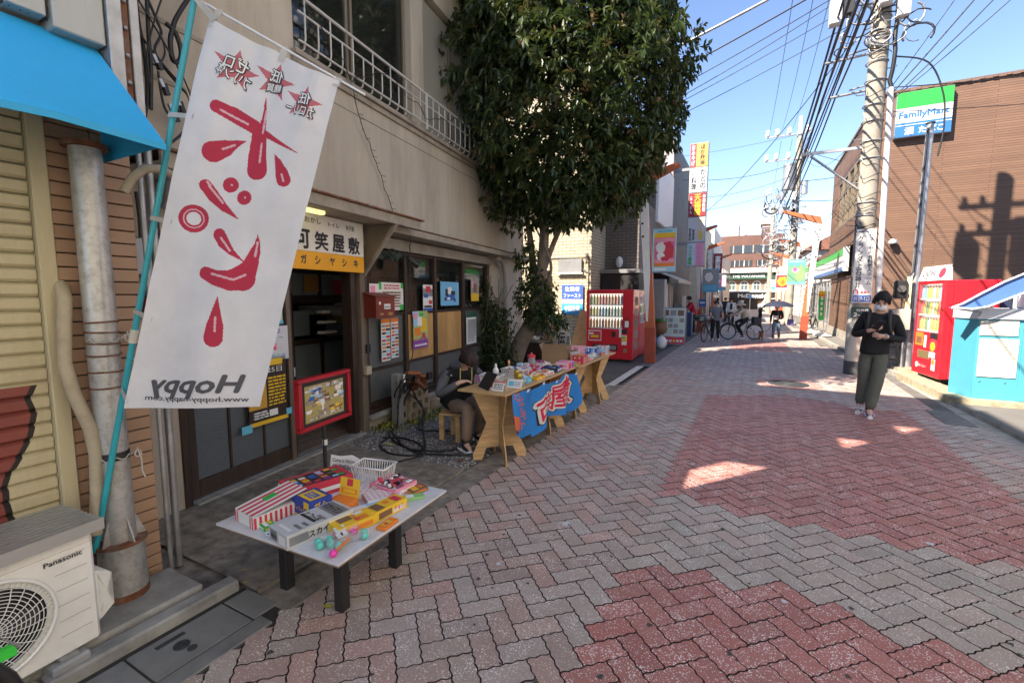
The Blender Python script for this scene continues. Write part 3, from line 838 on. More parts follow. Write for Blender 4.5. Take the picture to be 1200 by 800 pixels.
tag(MB(Ts).m(flat('dull_orange_sheet', (.32, .15, .02))).box(-1.1, -1.095, 2.35, 2.6, 1.66, 1.88).build('hanging_sheet'), 'dull orange sheet hanging at the top of the dark doorway', 'notice')
# window bay
for u in (2.15, 2.98, 3.76, 4.68, 5.70):
    B().m(dwood).bbox(-.10, .0, u, u + .07 if u < 5 else u + .1, .2, 2.19, .004).build('window_post', shop)
B().m(dwood).bbox(-.12, .03, 2.14, 5.8, .2, .25, .005).m(stone).bbox(-.1, .07, 2.14, 5.82, .14, .197, .005).build('window_sill', shop)
for a, b in ((2.22, 2.98), (3.05, 3.76), (3.83, 4.68), (4.75, 5.70)):
    for z in (.252, .70, 1.365, 2.15): B().m(dwood).bbox(-.08, -.02, a + .002, b - .002, z, z + (.06 if z < .3 else .035), .003).build('window_rail', shop)
    B().m(gdull).box(-.055, -.048, a, b, .32, .70).build('window_pane', shop)
    if a in (3.05, 3.83): B().m(ply).bbox(-.05, -.035, a + .004, b - .004, .737, 1.363, .003).build('plywood_board', shop)
    else: B().m(gdull).box(-.055, -.048, a, b, .737, 1.363).build('window_pane', shop)
    B().m(gls).box(-.055, -.049, a, b, 1.402, 2.148).build('window_pane', shop)
mb = MB(Ts)
for k in range(26):
    mb.m([paper, ltblue, redink, flat('tatami', (.25, .2, .1)), brown, grey][k % 6])
    u = R.uniform(2.3, 5.6); z = R.uniform(1.2, 2.0); mb.box(-R.uniform(.6, 1.6), -.5, u, u + R.uniform(.05, .3), z, z + R.uniform(.04, .2))
mb.build('inside_clutter', shop)
# door canopy
mb = B().m(trimw).bbox(.46, .49, -.3, 2.62, 2.40, 2.50, .004)
mb.m(rust).bbox(.0, .52, -.3, 2.66, 2.502, 2.52, .003)
mb.m(plas).box(.02, .46, -.3, 2.60, 2.42, 2.44)
mb.build('door_canopy', shop)
mb = B().m(mat('hood_board', (.20, .165, .12), .8, dirt=.3)).prism([(.02, 2.13, 1.86), (.44, 2.13, 2.41), (.02, 2.13, 2.41)], (0, .02, 0)).m(trimw).prism([(.0, 2.12, 1.84), (.03, 2.12, 1.84), (.49, 2.12, 2.40), (.44, 2.12, 2.40)], (0, .035, 0))
mb.build('canopy_bracket', shop)
lm = mat('lit_tube', (.90, .85, .35), .5, emit=.45)
tag(B().m(lm).bbox(.18, .24, .35, 1.33, 2.385, 2.43, .01).build('ceiling_lamp'), 'glowing yellow tube lamp under the canopy above the shop sign', 'lamp')
# signboard over the door
sg = thing('shop_signboard', 'white and orange signboard with black Japanese lettering over the shop door', 'signboard', sp(.1, 1.1, 1.86), SR)
swh = flat('sign_white', (.80, .78, .72), .5, dirt=.15); sor = flat('sign_orange', (.82, .38, .015), .5, var=.08, dirt=.15, dcol=(.5, .2, .01))
u0, u1 = .08, 2.06
B().m(swh).bbox(.05, .085, u0, u1, 2.045, 2.41, .003).build('upper_board', sg)
B().m(sor).bbox(.05, .085, u0, u1, 1.87, 2.044, .003).build('lower_board', sg)
def st(s, n, u, z, w, h, mt=ink, off=0, par=None): return txt(s, par, mt, sp(n, u, z), UY, ZZ, w, h, off)
for ch, u in zip('可笑屋敷', (1.18, 1.42, 1.66, 1.90)): st(ch, .088, u, 2.155, .185, .185, off=.055, par=sg)
st('おかしいおかし', .088, 1.17, 2.345, .50, .055, off=.02, par=sg)
st('トイレ', .088, 1.60, 2.335, .16, .045, off=.02, par=sg); st('寺子屋', .088, 1.84, 2.335, .13, .055, off=.02, par=sg)
for ch, u in zip('オカシヤシキ', (.85, 1.18, 1.36, 1.56, 1.74, 1.92)): st('ガ' if u == 1.18 else ch, .088, u, 1.965, .075, .085, off=.05, par=sg)
# red letter box
lb = thing('letter_box', 'dark red metal letter box with sloping lid on the post right of the shop door', 'letter box', sp(.1, 2.3, 1.35), SR)
lr = mat('dark_red_metal', (.20, .028, .018), .45, dirt=.3, var=.15)
B().m(lr).prism([(.03, 2.1, 1.36), (.20, 2.1, 1.36), (.20, 2.1, 1.60), (.03, 2.1, 1.64)], (0, .36, 0)).build('body', lb)
B().m(lr).prism([(.02, 2.08, 1.655), (.02, 2.08, 1.645), (.215, 2.08, 1.60), (.215, 2.08, 1.61)], (0, .40, 0)).build('lid', lb)
B().m(paper).box(.2005, .203, 2.25, 2.37, 1.46, 1.52).m(ink).box(.2035, .204, 2.26, 2.36, 1.48, 1.49).m(paper).cyl((.2, 2.17, 1.53), (.203, 2.17, 1.53), .02, n=14).build('label_plate', lb)
B().m(flat('brass', (.45, .33, .12), .35, metal=.7)).box(.2005, .204, 2.17, 2.23, 1.39, 1.415).box(.2005, .204, 2.33, 2.41, 1.385, 1.42).build('latch', lb)
tag(B().m(black).bbox(.03, .06, 2.10, 2.17, .95, 1.05, .004).build('door_bell'), 'small black box fixed to the wooden post under the red letter box', 'door bell')
tag(B().m(flat('socket_cream', (.45, .40, .28))).bbox(.03, .09, 2.05, 2.14, .70, .80, .008).build('outdoor_socket'), 'cream outdoor power socket on the post beside the doorway', 'socket')
# posters and notices
def poster(u0, u1, z0, z1, label, bg_, blocks, n=.004, texts=(), name='poster', cat='poster', tilt=0):
    t = thing(name, label, cat, sp(n, (u0 + u1) / 2, z0), SR)
    B().m(bg_).box(n, n + .003, u0, u1, z0, z1).build('sheet', t)
    mb = B(); w = u1 - u0; h = z1 - z0
    for k, (a, b, c, d, mt) in enumerate(blocks):
        mb.m(mt).box(n + .0031, n + .0036 + .0003 * k, u0 + a * w, u0 + b * w, z0 + c * h, z0 + d * h)
    if blocks: mb.build('print', t)
    for s, a, c, ww, hh, mt in texts: txt(s, t, mt, sp(n + .0036 + .0003 * len(blocks) + .001, u0 + a * w, z0 + c * h), UY, ZZ, ww * w, hh * h, .01)
    return t
def lines(n, x0, x1, y0, y1, mt, rr=R):
    o = []
    for k in range(n):
        y = y0 + (y1 - y0) * (k + .5) / n
        x = x0
        while x < x1 - .03:
            l = rr.uniform(.04, .16); o.append((x, min(x1, x + l), y - .3 * (y1 - y0) / n, y + .2 * (y1 - y0) / n, mt)); x += l + .03
    return o
poster(2.24, 2.42, 1.50, 1.76, 'small pink and white notice beside the letter box behind glass', paper, [(.1, .6, .5, .9, pink)] + lines(4, .1, .9, .1, .45, ink))
poster(2.42, 2.93, 1.43, 1.78, 'white notice with green leaf corners and red heading, in the first window pane', paper, [(0, .1, .75, 1, green), (.85, 1, 0, .2, green), (.9, 1, .8, 1, green), (0, .12, 0, .12, green)] + lines(2, .2, .85, .75, .95, redink) + lines(6, .15, .85, .1, .7, brown))
poster(2.44, 2.62, .80, 1.33, 'left of two tall leaflets of small coloured pictures under the letter box', paper, [(0, 1, .9, 1, orange)] + [(a, a + .4, b, b + .05, c) for q, (a, b, c) in enumerate([(x, y * .085 + .04, [redink, ltblue, ink, orange, grey][(int(x * 9) + y) % 5]) for x in (.08, .54) for y in range(10)])])
poster(2.64, 2.80, .82, 1.33, 'right of two tall leaflets of small coloured pictures under the letter box', paper, [(0, 1, .9, 1, orange)] + [(a, a + .4, b, b + .05, c) for q, (a, b, c) in enumerate([(x, y * .085 + .04, [ltblue, redink, orange, ink, grey][(int(x * 7) + y) % 5]) for x in (.08, .54) for y in range(10)])])
ptk = poster(3.14, 3.53, .88, 1.40, 'colourful yellow, green and purple poster taped to the plywood board', flat('poster_green', (.40, .48, .16)), [(0, 1, 0, .2, purple), (0, .4, .6, 1, ltblue), (.1, .5, .35, .55, orange), (.5, .9, .45, .8, yellow), (.3, .6, .6, .85, white), (.6, .8, .25, .4, redink), (.1, .35, .22, .3, yellow), (.45, .7, .85, .95, green), (.05, .3, .8, .95, pink)] + [(k * .1 + .02, k * .1 + .07, .2, .24 + .03 * (k % 3), purple) for k in range(10)] + lines(1, .1, .9, .04, .14, white))
poster(3.42, 3.68, 1.40, 1.77, 'narrow poster of red disc over dark photographs on the second window', paper, [(.0, 1, .55, .85, grey), (.3, .8, .72, .95, redink), (.1, .5, .5, .65, blueink), (.6, .95, .25, .4, redink), (0, 1, 0, .1, blueink), (.1, .9, .12, .2, ink)])
poster(3.92, 4.52, 1.46, 1.83, 'bright blue poster of a small dark blue van, on the third window', flat('poster_blue', (.16, .46, .72)), [(.3, .75, .22, .45, blueink), (.25, .4, .4, .7, ink), (.38, .6, .5, .78, white), (.55, .78, .45, .62, ink), (.2, .28, .2, .35, ink), (.72, .8, .15, .3, ink), (.35, .5, .25, .35, white), (.9, .94, .2, .9, ltblue)])
poster(4.98, 5.30, 1.52, 1.90, 'small brown and yellow poster on the dark fourth window', flat('poster_grey', (.35, .30, .28)), [(0, 1, 0, .35, yellow), (.3, .7, .4, .8, brown), (.1, .3, .6, .9, pink)])
poster(4.79, 5.18, .78, 1.32, 'white price list sheet with dark green heading on the last window', paper, [(0, 1, .85, 1, flat('dark_green', (.02, .09, .05)))] + lines(12, .1, .9, .05, .8, grey))
beer = flat('poster_dark', (.035, .02, .015))
pb = poster(.58, .99, .47, 1.06, 'black beer event poster with yellow lettering taped to the sliding door', beer, [(0, 1, 0, .06, yellow), (0, .45, .25, .65, flat('beer_amber', (.62, .33, .04))), (.1, .35, .42, .58, brown), (.5, .72, .1, .2, white), (0, .9, .88, .98, yellow)] + lines(9, .5, .95, .25, .72, yellow) + lines(3, .1, .45, .1, .22, white), n=.0, texts=(('月25日', .55, .82, .6, .09, white),), name='poster')
B().m(cyan).box(.004, .006, .50, .60, .43, .50).build('tape', pb)
B().m(cyan).box(.004, .006, .97, 1.03, .50, .56).build('tape', pb)
poster(.73, 1.03, 1.03, 1.34, 'white child drawing of a red figure taped to the sliding door', flat('drawing_paper', (.60, .62, .66)), [(.38, .5, .55, .65, redink), (.3, .58, .3, .5, pink), (.35, .52, .32, .4, redink), (.65, .8, .65, .67, blueink)], n=.0, texts=(('5', .42, .86, .1, .12, blueink), ('2', .66, .86, .12, .12, blueink), ('んのてき', .5, .12, .7, .12, cyan)), name='drawing', cat='drawing')
poster(.82, .98, 1.36, 1.62, 'small pale green notice on the sliding door above the drawing', flat('pale_green', (.48, .60, .48)), lines(5, .15, .85, .25, .9, green) + [(0, 1, 0, .1, cyan)], n=.0, name='notice', cat='notice')
# lamps and cords in front of the window
cord = flat('black_cord', (.015, .015, .016), .5)
def cable(name, pts, r, label, cat='cable', mt=None, group=None, n=6, par=None):
    o = MB().m(mt or cord).tube(pts, r, n).build(name, par)
    if par is None: tag(o, label, cat, group)
    return o
def fuzz(pts, seg=6, amp=.01):
    out = []
    for a, b in zip(pts, pts[1:]):
        a = Vector(a); b = Vector(b)
        for k in range(seg): out.append(a.lerp(b, k / seg) + Vector((R.gauss(0, amp), R.gauss(0, amp), R.gauss(0, amp))))
    return out + [Vector(pts[-1])]
fl = thing('string_light', 'dark string of fairy lights hanging from the balcony down the shop wall', 'fairy lights', sp(.06, 2.2, 2.8), SR)
pth = fuzz([sp(.12, 1.89, 3.84), sp(.08, 2.1, 3.5), sp(.07, 2.4, 3.1), sp(.06, 2.68, 2.62)], 7, .006)
mb = MB().m(cord).tube(pth, .0045, 5)
for p in pth[1:]: 
    mb.tube([p, p + UY * R.choice((-1, 1)) * R.uniform(.03, .06) + NX * .02], .003, 4)
mb.build('cord', fl)
fl2 = thing('string_light', 'dark fairy light string strung along the balcony railing and post', 'fairy lights', sp(.1, 1.3, 3.9), SR)
MB().m(cord).tube(fuzz([sp(.13, 1.25, 4.3), sp(.13, 1.9, 3.9), sp(.13, 2.6, 4.25), sp(.13, 3.4, 4.0), sp(.13, 4.3, 4.3), sp(.13, 5.4, 3.95), sp(.13, 6.6, 4.25)], 9, .02), .005, 5).build('cord', fl2)
spot = thing('clip_spotlight', 'black spotlight clipped under the eave beside the door canopy, with vine of leaves', 'spotlight', sp(.1, 2.8, 2.0), SR)
MB().m(black).cyl(sp(.16, 2.83, 2.10), sp(.25, 2.93, 2.0), .035, .05, 16).build('lamp_head', spot)
MB().m(cord).tube(fuzz([sp(.1, 2.3, 2.05), sp(.12, 2.5, 2.17), sp(.13, 2.7, 2.15), sp(.16, 2.83, 2.10)], 6, .01), .008).build('cord', spot)
mb = MB().m(flat('dark_leaf_plastic', (.01, .03, .02)))
for k in range(60):
    p = sp(.12, R.uniform(2.25, 2.75), 2.14 + R.gauss(0, .02)); d = Vector((R.gauss(0, .02), R.gauss(0, .02), -R.uniform(.01, .07)))
    mb.add([p, p + d + Vector((.01, .015, 0)), p + d * 1.5, p + d - Vector((.01, .015, 0))], [(0, 1, 2, 3)])
mb.build('garland', spot)
cable('power_cord', fuzz([sp(.26, 2.74, 2.34), sp(.25, 2.72, 1.9), sp(.27, 2.74, 1.3), sp(.26, 2.73, .85), sp(.24, 2.62, .62), sp(.22, 2.4, .55)], 7, .004), .006, 'thin black cord hanging straight down before the first window pane')
# stone post, hollow blocks, pots, hanging lamp, coiled cables by the door
gran = mat('granite_post', (.23, .23, .21), .9, var=.35, scale=70, bmp=.6, bscale=120, dirt=.3)
tag(B().m(gran).bbox(.14, .25, 2.42, 2.53, -.02, .66, .01).build('stone_post'), 'short square granite post with coiled cables hung on it beside the doorway', 'stone post')
hb = mat('hollow_block', (.30, .245, .17), .9, var=.15, scale=8, bmp=.6, bscale=80, dirt=.4)
lab = ('bottom hollow concrete block of the stack under the flower pots', 'second hollow concrete block from the bottom under the flower pots', 'top hollow concrete block carrying the terracotta pots', 'upright hollow block standing close behind the granite post')
for k, (n0, u0, z0, L, H) in enumerate(((.08, 2.66, 0, .5, .13), (.09, 2.68, .133, .48, .13), (.08, 2.70, .266, .42, .12), (.05, 2.55, 0, .11, .52))):
    mb = B().m(hb)
    if k < 3:
        w = .16
        mb.box(n0, n0 + w, u0, u0 + L, z0, z0 + .025).box(n0, n0 + w, u0, u0 + L, z0 + H - .025, z0 + H)
        for q in range(4): mb.box(n0 + .001, n0 + w - .001, u0 + q * (L - .05) / 3, u0 + q * (L - .05) / 3 + .05, z0 + .0251, z0 + H - .0251)
        mb.m(joint).box(n0 + .002, n0 + w * .6, u0 + .01, u0 + L - .01, z0 + .026, z0 + H - .026)
    else:
        mb.bbox(n0, n0 + .16, u0, u0 + L, z0, z0 + H, .008).m(joint)
        for q in range(3): mb.box(n0 + .158, n0 + .163, u0 + .03, u0 + .07, z0 + .08 + q * .15, z0 + .15 + q * .15)
    tag(mb.build('hollow_block'), lab[k], 'concrete block', 'hollow blocks by the doorway')
tag(B().m(mat('field_stone', (.20, .16, .11), .9, var=.2, bmp=.6, bscale=30)).ell((.2, 3.35, .06), (.08, .14, .09), 10, 7).build('rock'), 'brown rounded stone on the ground right of the hollow blocks', 'stone')
terra = mat('terracotta', (.40, .14, .06), .8, var=.15, scale=10, dirt=.3, dcol=(.16, .10, .07), dscale=12)
def pot(n, u, z, r, h, label, tilt=None):
    mb = B().m(terra).lathe((n, u, z), [(0, 0), (r * .65, 0), (r * .9, h * .82), (r * 1.05, h * .82), (r * 1.08, h), (r * .95, h), (r * .85, h * .75), (0, h * .75)], 20)
    return tag(mb.build('flower_pot'), label, 'flower pot', 'terracotta pots by the doorway')
pot(.19, 2.84, .388, .085, .12, 'terracotta pot under the stacked one on the hollow blocks')
pot(.19, 2.84, .51, .10, .11, 'wide brimmed terracotta pot stacked on top of another')
pot(.24, 3.02, .388, .055, .17, 'tall narrow terracotta pot at the right end of the blocks')
tag(B().m(rust).cyl((.3, 2.72, .54), (.34, 2.86, .42), .035, .03, 14).m(black).cyl((.34, 2.86, .42), (.35, 2.89, .40), .036, n=14).build('terracotta_pipe'), 'slanting rusty pipe end leaning among the flower pots', 'pipe')
tag(B().m(black).bbox(.30, .34, 2.98, 3.08, .5, .6, .006).build('solar_panel'), 'small black square lamp panel in front of the tall pot', 'garden lamp')
hl = thing('hand_lamp', 'chrome capped inspection lamp hanging on the granite post', 'lamp', sp(.26, 2.47, .5), SR)
chrome = flat('chrome', (.7, .7, .7), .15, metal=1)
B().m(chrome).cyl((.28, 2.5, .62), (.28, 2.5, .56), .012, .03, 14).cyl((.28, 2.5, .56), (.28, 2.5, .50), .03, n=14).build('cap', hl)
B().m(white).cyl((.28, 2.5, .65), (.28, 2.5, .62), .018, .014, 12).build('socket', hl)
mb = thing('extension_cable', 'heap of black extension cable looped on the granite post and trailing over the gravel', 'cable', sp(.3, 2.5, 0), SR)
def loop(c, rx, rz, ph=0, tilt=.1, n=26):
    return [sp(c[0] + tilt * math.sin(t * 6.283 / n), c[1] + rx * math.cos(t * 6.283 / n + ph), c[2] + rz * math.sin(t * 6.283 / n + ph)) for t in range(n + 1)]
for q, (c, rx, rz) in enumerate((((.28, 2.5, .50), .15, .15), ((.29, 2.53, .46), .12, .18), ((.31, 2.47, .42), .08, .22))):
    cable('loop', loop(c, rx, rz), .009, '', par=mb)
gp = lambda x, y, z=.02: Vector((x, y, z))
paths = [
    [sp(.3, 2.40, .6), sp(.3, 2.34, .3), sp(.3, 2.3, .05), gp(-3.75, 4.0), gp(-3.55, 3.85), gp(-3.4, 3.75)],
    [sp(.3, 2.6, .5), sp(.32, 2.75, .25), sp(.35, 2.85, .08), gp(-3.5, 4.2), gp(-3.2, 4.3), gp(-2.85, 4.35), gp(-2.65, 4.1), gp(-2.75, 3.75), gp(-3.1, 3.6), gp(-3.5, 3.75), gp(-3.75, 3.95)],
    [sp(.3, 2.55, .4), sp(.34, 2.8, .2), gp(-3.4, 4.15, .05), gp(-3.05, 3.75), gp(-2.9, 3.5), gp(-3.05, 3.1), gp(-3.2, 2.7), gp(-3.15, 2.3)],
    [gp(-3.6, 3.9), gp(-3.35, 3.7), gp(-3.0, 3.55), gp(-2.8, 3.6), gp(-2.55, 3.7), gp(-2.4, 3.85)],
    [gp(-3.6, 3.8), gp(-3.5, 3.55), gp(-3.2, 3.4), gp(-2.95, 3.5), gp(-3.1, 3.75), gp(-3.45, 3.85), gp(-3.65, 3.75)]]
def smooth(pts, n=8):
    P = [Vector(p) for p in pts]; P = [P[0]] + P + [P[-1]]; o = []
    for i in range(1, len(P) - 2):
        for k in range(n):
            t = k / n; a, b, c, d = P[i - 1:i + 3]
            o.append(.5 * ((2 * b) + (c - a) * t + (2 * a - 5 * b + 4 * c - d) * t * t + (3 * b - a - 3 * c + d) * t ** 3))
    return o + [P[-2]]
for p in paths: cable('trailing_length', smooth(p), .010, '', par=mb)
# rainwater pipe at the far end of the shop front
pg = flat('pipe_grey', (.36, .34, .29), .6, dirt=.3)
rp2 = thing('rainwater_pipe', 'beige rainwater pipe curving down from the eave beside the shop window', 'pipe', sp(.08, 6.4, 0), SR)
B().m(pg).tube([(.22, 5.75, 2.30), (.16, 6.0, 2.28), (.1, 6.25, 2.2), (.08, 6.38, 2.05), (.08, 6.42, 1.85), (.08, 6.42, 1.75)], .04, 12).build('upper_bend', rp2)
B().m(flat('pipe_cream', (.42, .40, .34), .6, dirt=.3)).cyl((.08, 6.42, 0), (.08, 6.42, 1.77), .052, n=14).build('down_pipe', rp2)
# service cables on the wall above the awning
sc = thing('service_cables', 'tangle of black service cables and clamps on the shop wall beside the blue awning', 'cables', sp(.1, -.3, 2.6), SR)
CABLES = [((-.14, 3.62), (-.13, 3.39), (-.11, 3.22), (-.11, 2.95), (-.14, 2.78)), ((-.09, 3.6), (-.02, 3.45), (0, 3.38), (-.05, 3.25), (.01, 3.16), (.09, 3.09), (.16, 3.03), (.17, 2.91), (.1, 2.77), (-.01, 2.65)),
 ((-.16, 3.32), (-.09, 3.25), (.01, 3.16), (.08, 3.11)), ((.23, 3.78), (.1, 3.54), (.06, 3.43), (.04, 3.34), (.05, 3.23), (.09, 3.24), (.11, 3.32), (.08, 3.42), (.02, 3.45)), ((-.14, 3.17), (-.07, 3.14), (-.01, 3.24), (-.02, 3.34)),
 ((-.07, 3.1), (-.06, 2.97), (-.04, 2.87), (.02, 2.83), (.06, 2.93)), ((-.11, 3.63), (-.12, 3.32), (-.12, 3.1), (-.14, 2.83)), ((.03, 3.71), (-.05, 3.51), (-.14, 3.2), (-.14, 2.99)), ((-.2, 3.5), (-.05, 3.3), (.1, 3.05), (.13, 2.8), (.0, 2.6), (-.1, 2.5))]
for q, pth in enumerate(CABLES):
    cable('cable', smooth([sp(.10 + .012 * q, a, b) for a, b in pth], 6), [.012, .009, .007, .016, .006, .008, .012, .006, .006][q], '', par=sc)
cable('cable', smooth([sp(.2, a, b) for a, b in ((.05, 3.12), (.1, 3.0), (.12, 2.9), (.06, 2.86))], 6), .006, '', mt=flat('cream_cable', (.5, .46, .38)), par=sc)
for a, b, h in ((-.03, 3.0, .07), (.02, 2.86, .1), (-.06, 3.14, .05), (.07, 2.92, .08)):
    B().m(black).obox((.16, a, b), (.03, .028, h), (.3, 0, 0)).m(galv).obox((.17, a - .03, b + .03), (.02, .02, .05), (.4, 0, 0)).build('cable_clamp', sc)
cap = thing('plastic_duct_cap', 'pale grey round duct cap sticking out of the wall behind the flag pole', 'duct cap', sp(.1, 0, 2.22), SR)
B().m(flat('pale_grey_plastic', (.42, .45, .48), .4)).cyl((.12, -.02, 2.24), (.13, .0, 2.44), .05, .06, 18).cyl((.12, -.02, 2.22), (.12, -.02, 2.25), .063, n=18).build('cap_body', cap)
mb = thing('gas_meter', 'dusty meters and pipes crowded on the shop wall behind the flag pole', 'meter', sp(.1, -.2, 1.4), SR)
B().m(grey).bbox(.0, .12, -.28, -.1, 1.75, 2.0, .01).build('meter_case', mb)
B().m(flat('meter_red', (.3, .03, .03))).bbox(.0, .13, -.22, -.1, 1.5, 1.6, .005).build('red_tag', mb)
for q in range(4): B().m([galv, black][q % 2]).tube(fuzz([(.05 + .02 * q, -.26 + .05 * q, 2.3), (.06, -.24 + .05 * q, 1.7), (.05, -.27 + .06 * q, 1.2)], 4, .006), .010).build('pipe', mb)
B().m(green).ell((.14, -.12, 1.95), (.02, .03, .03), 10, 6).build('green_tag', mb)
# ---------------------------------------------------------------- banner flag on its pole
FQ = [Vector((-2.25, 1.31, 2.87)), Vector((-1.72, 1.56, 2.59)), Vector((-1.99, 1.25, 1.11)), Vector((-2.51, .98, 1.11))]   # TL TR BR BL
DQ = [(247, 22), (397, 95), (300, 478), (148, 478)]                                                                         # the same corners in the units of the printed design
FN = (FQ[1] - FQ[0]).cross(FQ[3] - FQ[0]).normalized()
if FN.y > 0: FN = -FN
def bil(q, s, t): return [(q[0][k] * (1 - s) + q[1][k] * s) * (1 - t) + (q[3][k] * (1 - s) + q[2][k] * s) * t for k in range(len(q[0]))]
def fpos(s, t, off=0):
    p = Vector(bil(FQ, s, t))
    rip = .010 * math.sin(3.1 * s * 2 + 4 * t) * (.3 + t) + .006 * math.sin(9 * s - 5 * t + 1) + .030 * math.sin(2.9 * s + .8 + t) * t + .012 * math.sin(4.2 * (s + .5 * t) * 2.1) * (1 - t * .5) + .004 * math.sin(31 * s + 6 * t) * (1 - t) ** 2 + .003 * abs(math.sin(t * 11.5)) ** 6 + .010 * math.exp(-((s - .5) / .12) ** 2) * (1 - t)
    p.z -= .012 * math.exp(-t * 26) * abs(math.sin(s * math.pi * 2)) 
    return p + FN * (rip + off)
def finv(x, y):
    s = t = .5
    for _ in range(8):
        p = bil(DQ, s, t); a = bil(DQ, s + .01, t); b = bil(DQ, s, t + .01)
        ax, ay, bx, by = (a[0] - p[0]) * 100, (a[1] - p[1]) * 100, (b[0] - p[0]) * 100, (b[1] - p[1]) * 100
        det = ax * by - bx * ay; dx, dy = x - p[0], y - p[1]
        s += (dx * by - bx * dy) / det; t += (ax * dy - dx * ay) / det
    return s, t
DROPS = [[(257, 127, 7), (275, 135, 8.5), (297, 148, 8), (308, 155, 4), (330, 169, 2), (350, 181, .4)], [(311, 114, .4), (309, 135, 2.5), (306, 152, 4.5), (303, 160, 9), (301, 185, 11), (301, 199, 12)],
    [(252, 179, 12), (265, 174, 9.5), (278, 168, 4), (288, 165, .4)], [(322, 181, .4), (326, 190, 4), (331, 204, 8), (333, 211, 8.5)],
    [(243, 218, 6.8), (252, 231, 7), (264, 244, 4.5), (280, 257, .4)], [(271, 217, 9)], [(287, 232, 8.5)], [(258, 275, 7.2), (263, 284, 7), (272, 295, 4), (283, 304, 1), (288, 309, .5)],
    [(242, 320, 7.5), (255, 326, 9), (272, 329, 12), (284, 326, 15), (293, 312, 9), (299, 295, 6), (302, 285, 3), (302, 274, .3)], [(258, 348, .4), (256, 365, 5), (254, 382, 9.5), (252, 396, 10.5)]]
HIGH = [[(262, 131), (290, 145)], [(306, 168), (304, 190)], [(262, 175), (275, 170)], [(307, 155), (311, 130)], [(247, 219), (262, 238)], [(272, 217), (272, 217)], [(288, 232), (288, 232)], [(260, 279), (271, 294)], [(250, 321), (275, 328), (288, 322)], [(299, 300), (302, 284)], [(255, 372), (254, 388)], [(245, 214), (248, 218)], [(331, 205), (333, 213)]]
STARS = [[(254, 62), (284, 60), (304, 89), (289, 109), (258, 95)], [(300, 75), (328, 73), (346, 100), (331, 119), (303, 105)], [(337, 106), (363, 102), (379, 124), (365, 144), (339, 134)]]
def segd(px, py, a, b):
    dx, dy = b[0] - a[0], b[1] - a[1]; L = dx * dx + dy * dy
    t = 0 if L == 0 else max(0, min(1, ((px - a[0]) * dx + (py - a[1]) * dy) / L))
    return math.hypot(px - a[0] - dx * t, py - a[1] - dy * t), t
def inside(px, py):
    if 72 < py < 410:
        for h in HIGH:
            for a, b in zip(h, h[1:]):
                if segd(px, py, a, b)[0] < 1.3: return 3
        for d in DROPS:
            if len(d) == 1:
                if math.hypot(px - d[0][0], py - d[0][1]) < d[0][2]: return 1
            for a, b in zip(d, d[1:]):
                if abs(px - a[0]) > 40: continue
                q, t = segd(px, py, a, b)
                if q < a[2] + (b[2] - a[2]) * t: return 1
        r = math.hypot((px - 228.5) * .95, py - 256.5)
        if 7.6 < r < 16: return 3 if abs(r - 10.5) < .7 else 1
    if py < 150:
        for s in STARS:
            w = 0
            o = [s[k] for k in (0, 2, 4, 1, 3)]
            for a, b in zip(o, o[1:] + o[:1]):
                if a[1] <= py < b[1] and (b[0] - a[0]) * (py - a[1]) - (px - a[0]) * (b[1] - a[1]) > 0: w += 1
                elif b[1] <= py < a[1] and (b[0] - a[0]) * (py - a[1]) - (px - a[0]) * (b[1] - a[1]) < 0: w -= 1
            if w: return 2
    return 0
def cloth(name, c, tr=.25):
    m, t, p = nodes(name)
    v = pos(t)
    col = mix(t, ramp(t, noi(t, v, 7, 5), [(.3, .0), (.7, 1)]), sc3(c, .93), sc3(c, 1.05))
    t.links.new(col, p.inputs['Base Color']); p.inputs['Roughness'].default_value = .8
    tl = N(t, 'BsdfTranslucent'); t.links.new(col, tl.inputs[0])
    ms = N(t, 'MixShader'); ms.inputs[0].default_value = tr
    t.links.new(p.outputs[0], ms.inputs[1]); t.links.new(tl.outputs[0], ms.inputs[2])
    t.links.new(ms.outputs[0], t.nodes['Material Output'].inputs[0])
    bump(t, p, noi(t, pos(t, (1, 1, 1)), 400, 2), .15, .002)
    return m
fw = cloth('flag_cloth', (.80, .80, .80)); frd = cloth('flag_red', (.56, .04, .08)); fst = cloth('flag_star', (.62, .17, .20)); fpk = cloth('flag_pink', (.80, .50, .54))
flag = thing('banner_flag', 'tall white banner flag seen from behind with big red mirrored characters, on a teal pole', 'flag', (-2.45, 1.0, 1.1))
NS, NT = 210, 620
mb = MB(); vs = []; fs = []
for j in range(NT + 1):
    for i in range(NS + 1): vs.append(tuple(fpos(i / NS, j / NT)))
mb.m(fw).m(frd).m(fst).m(fpk); mb.smooth = True
mb.v = vs
for j in range(NT):
    for i in range(NS):
        x, y = bil(DQ, (i + .5) / NS, (j + .5) / NT)
        mb.f.append((j * (NS + 1) + i, j * (NS + 1) + i + 1, (j + 1) * (NS + 1) + i + 1, (j + 1) * (NS + 1) + i)); mb.mi.append(inside(x, y)); mb.sm.append(True)
mb.build('cloth', flag)
def ftxt(s, cx, cy, w, h, ang, mt, off, lift, shear=0):
    vs, fs = glyphs(s, off, shear, .9); ca, sa = math.cos(ang), math.sin(ang); inv = rootinv(flag); o2 = []
    for x, y, z in vs:
        a = -x * w; b = -y * h                                                  # mirrored: the back of the print
        o2.append(tuple(inv @ fpos(*finv(cx + a * ca - b * sa, cy + a * sa + b * ca), lift + z)))
    me = bpy.data.meshes.new('lettering'); me.from_pydata(o2, [], fs); me.materials.append(mt); me.update()
    o = bpy.data.objects.new('lettering', me); COL.objects.link(o); o.parent = flag
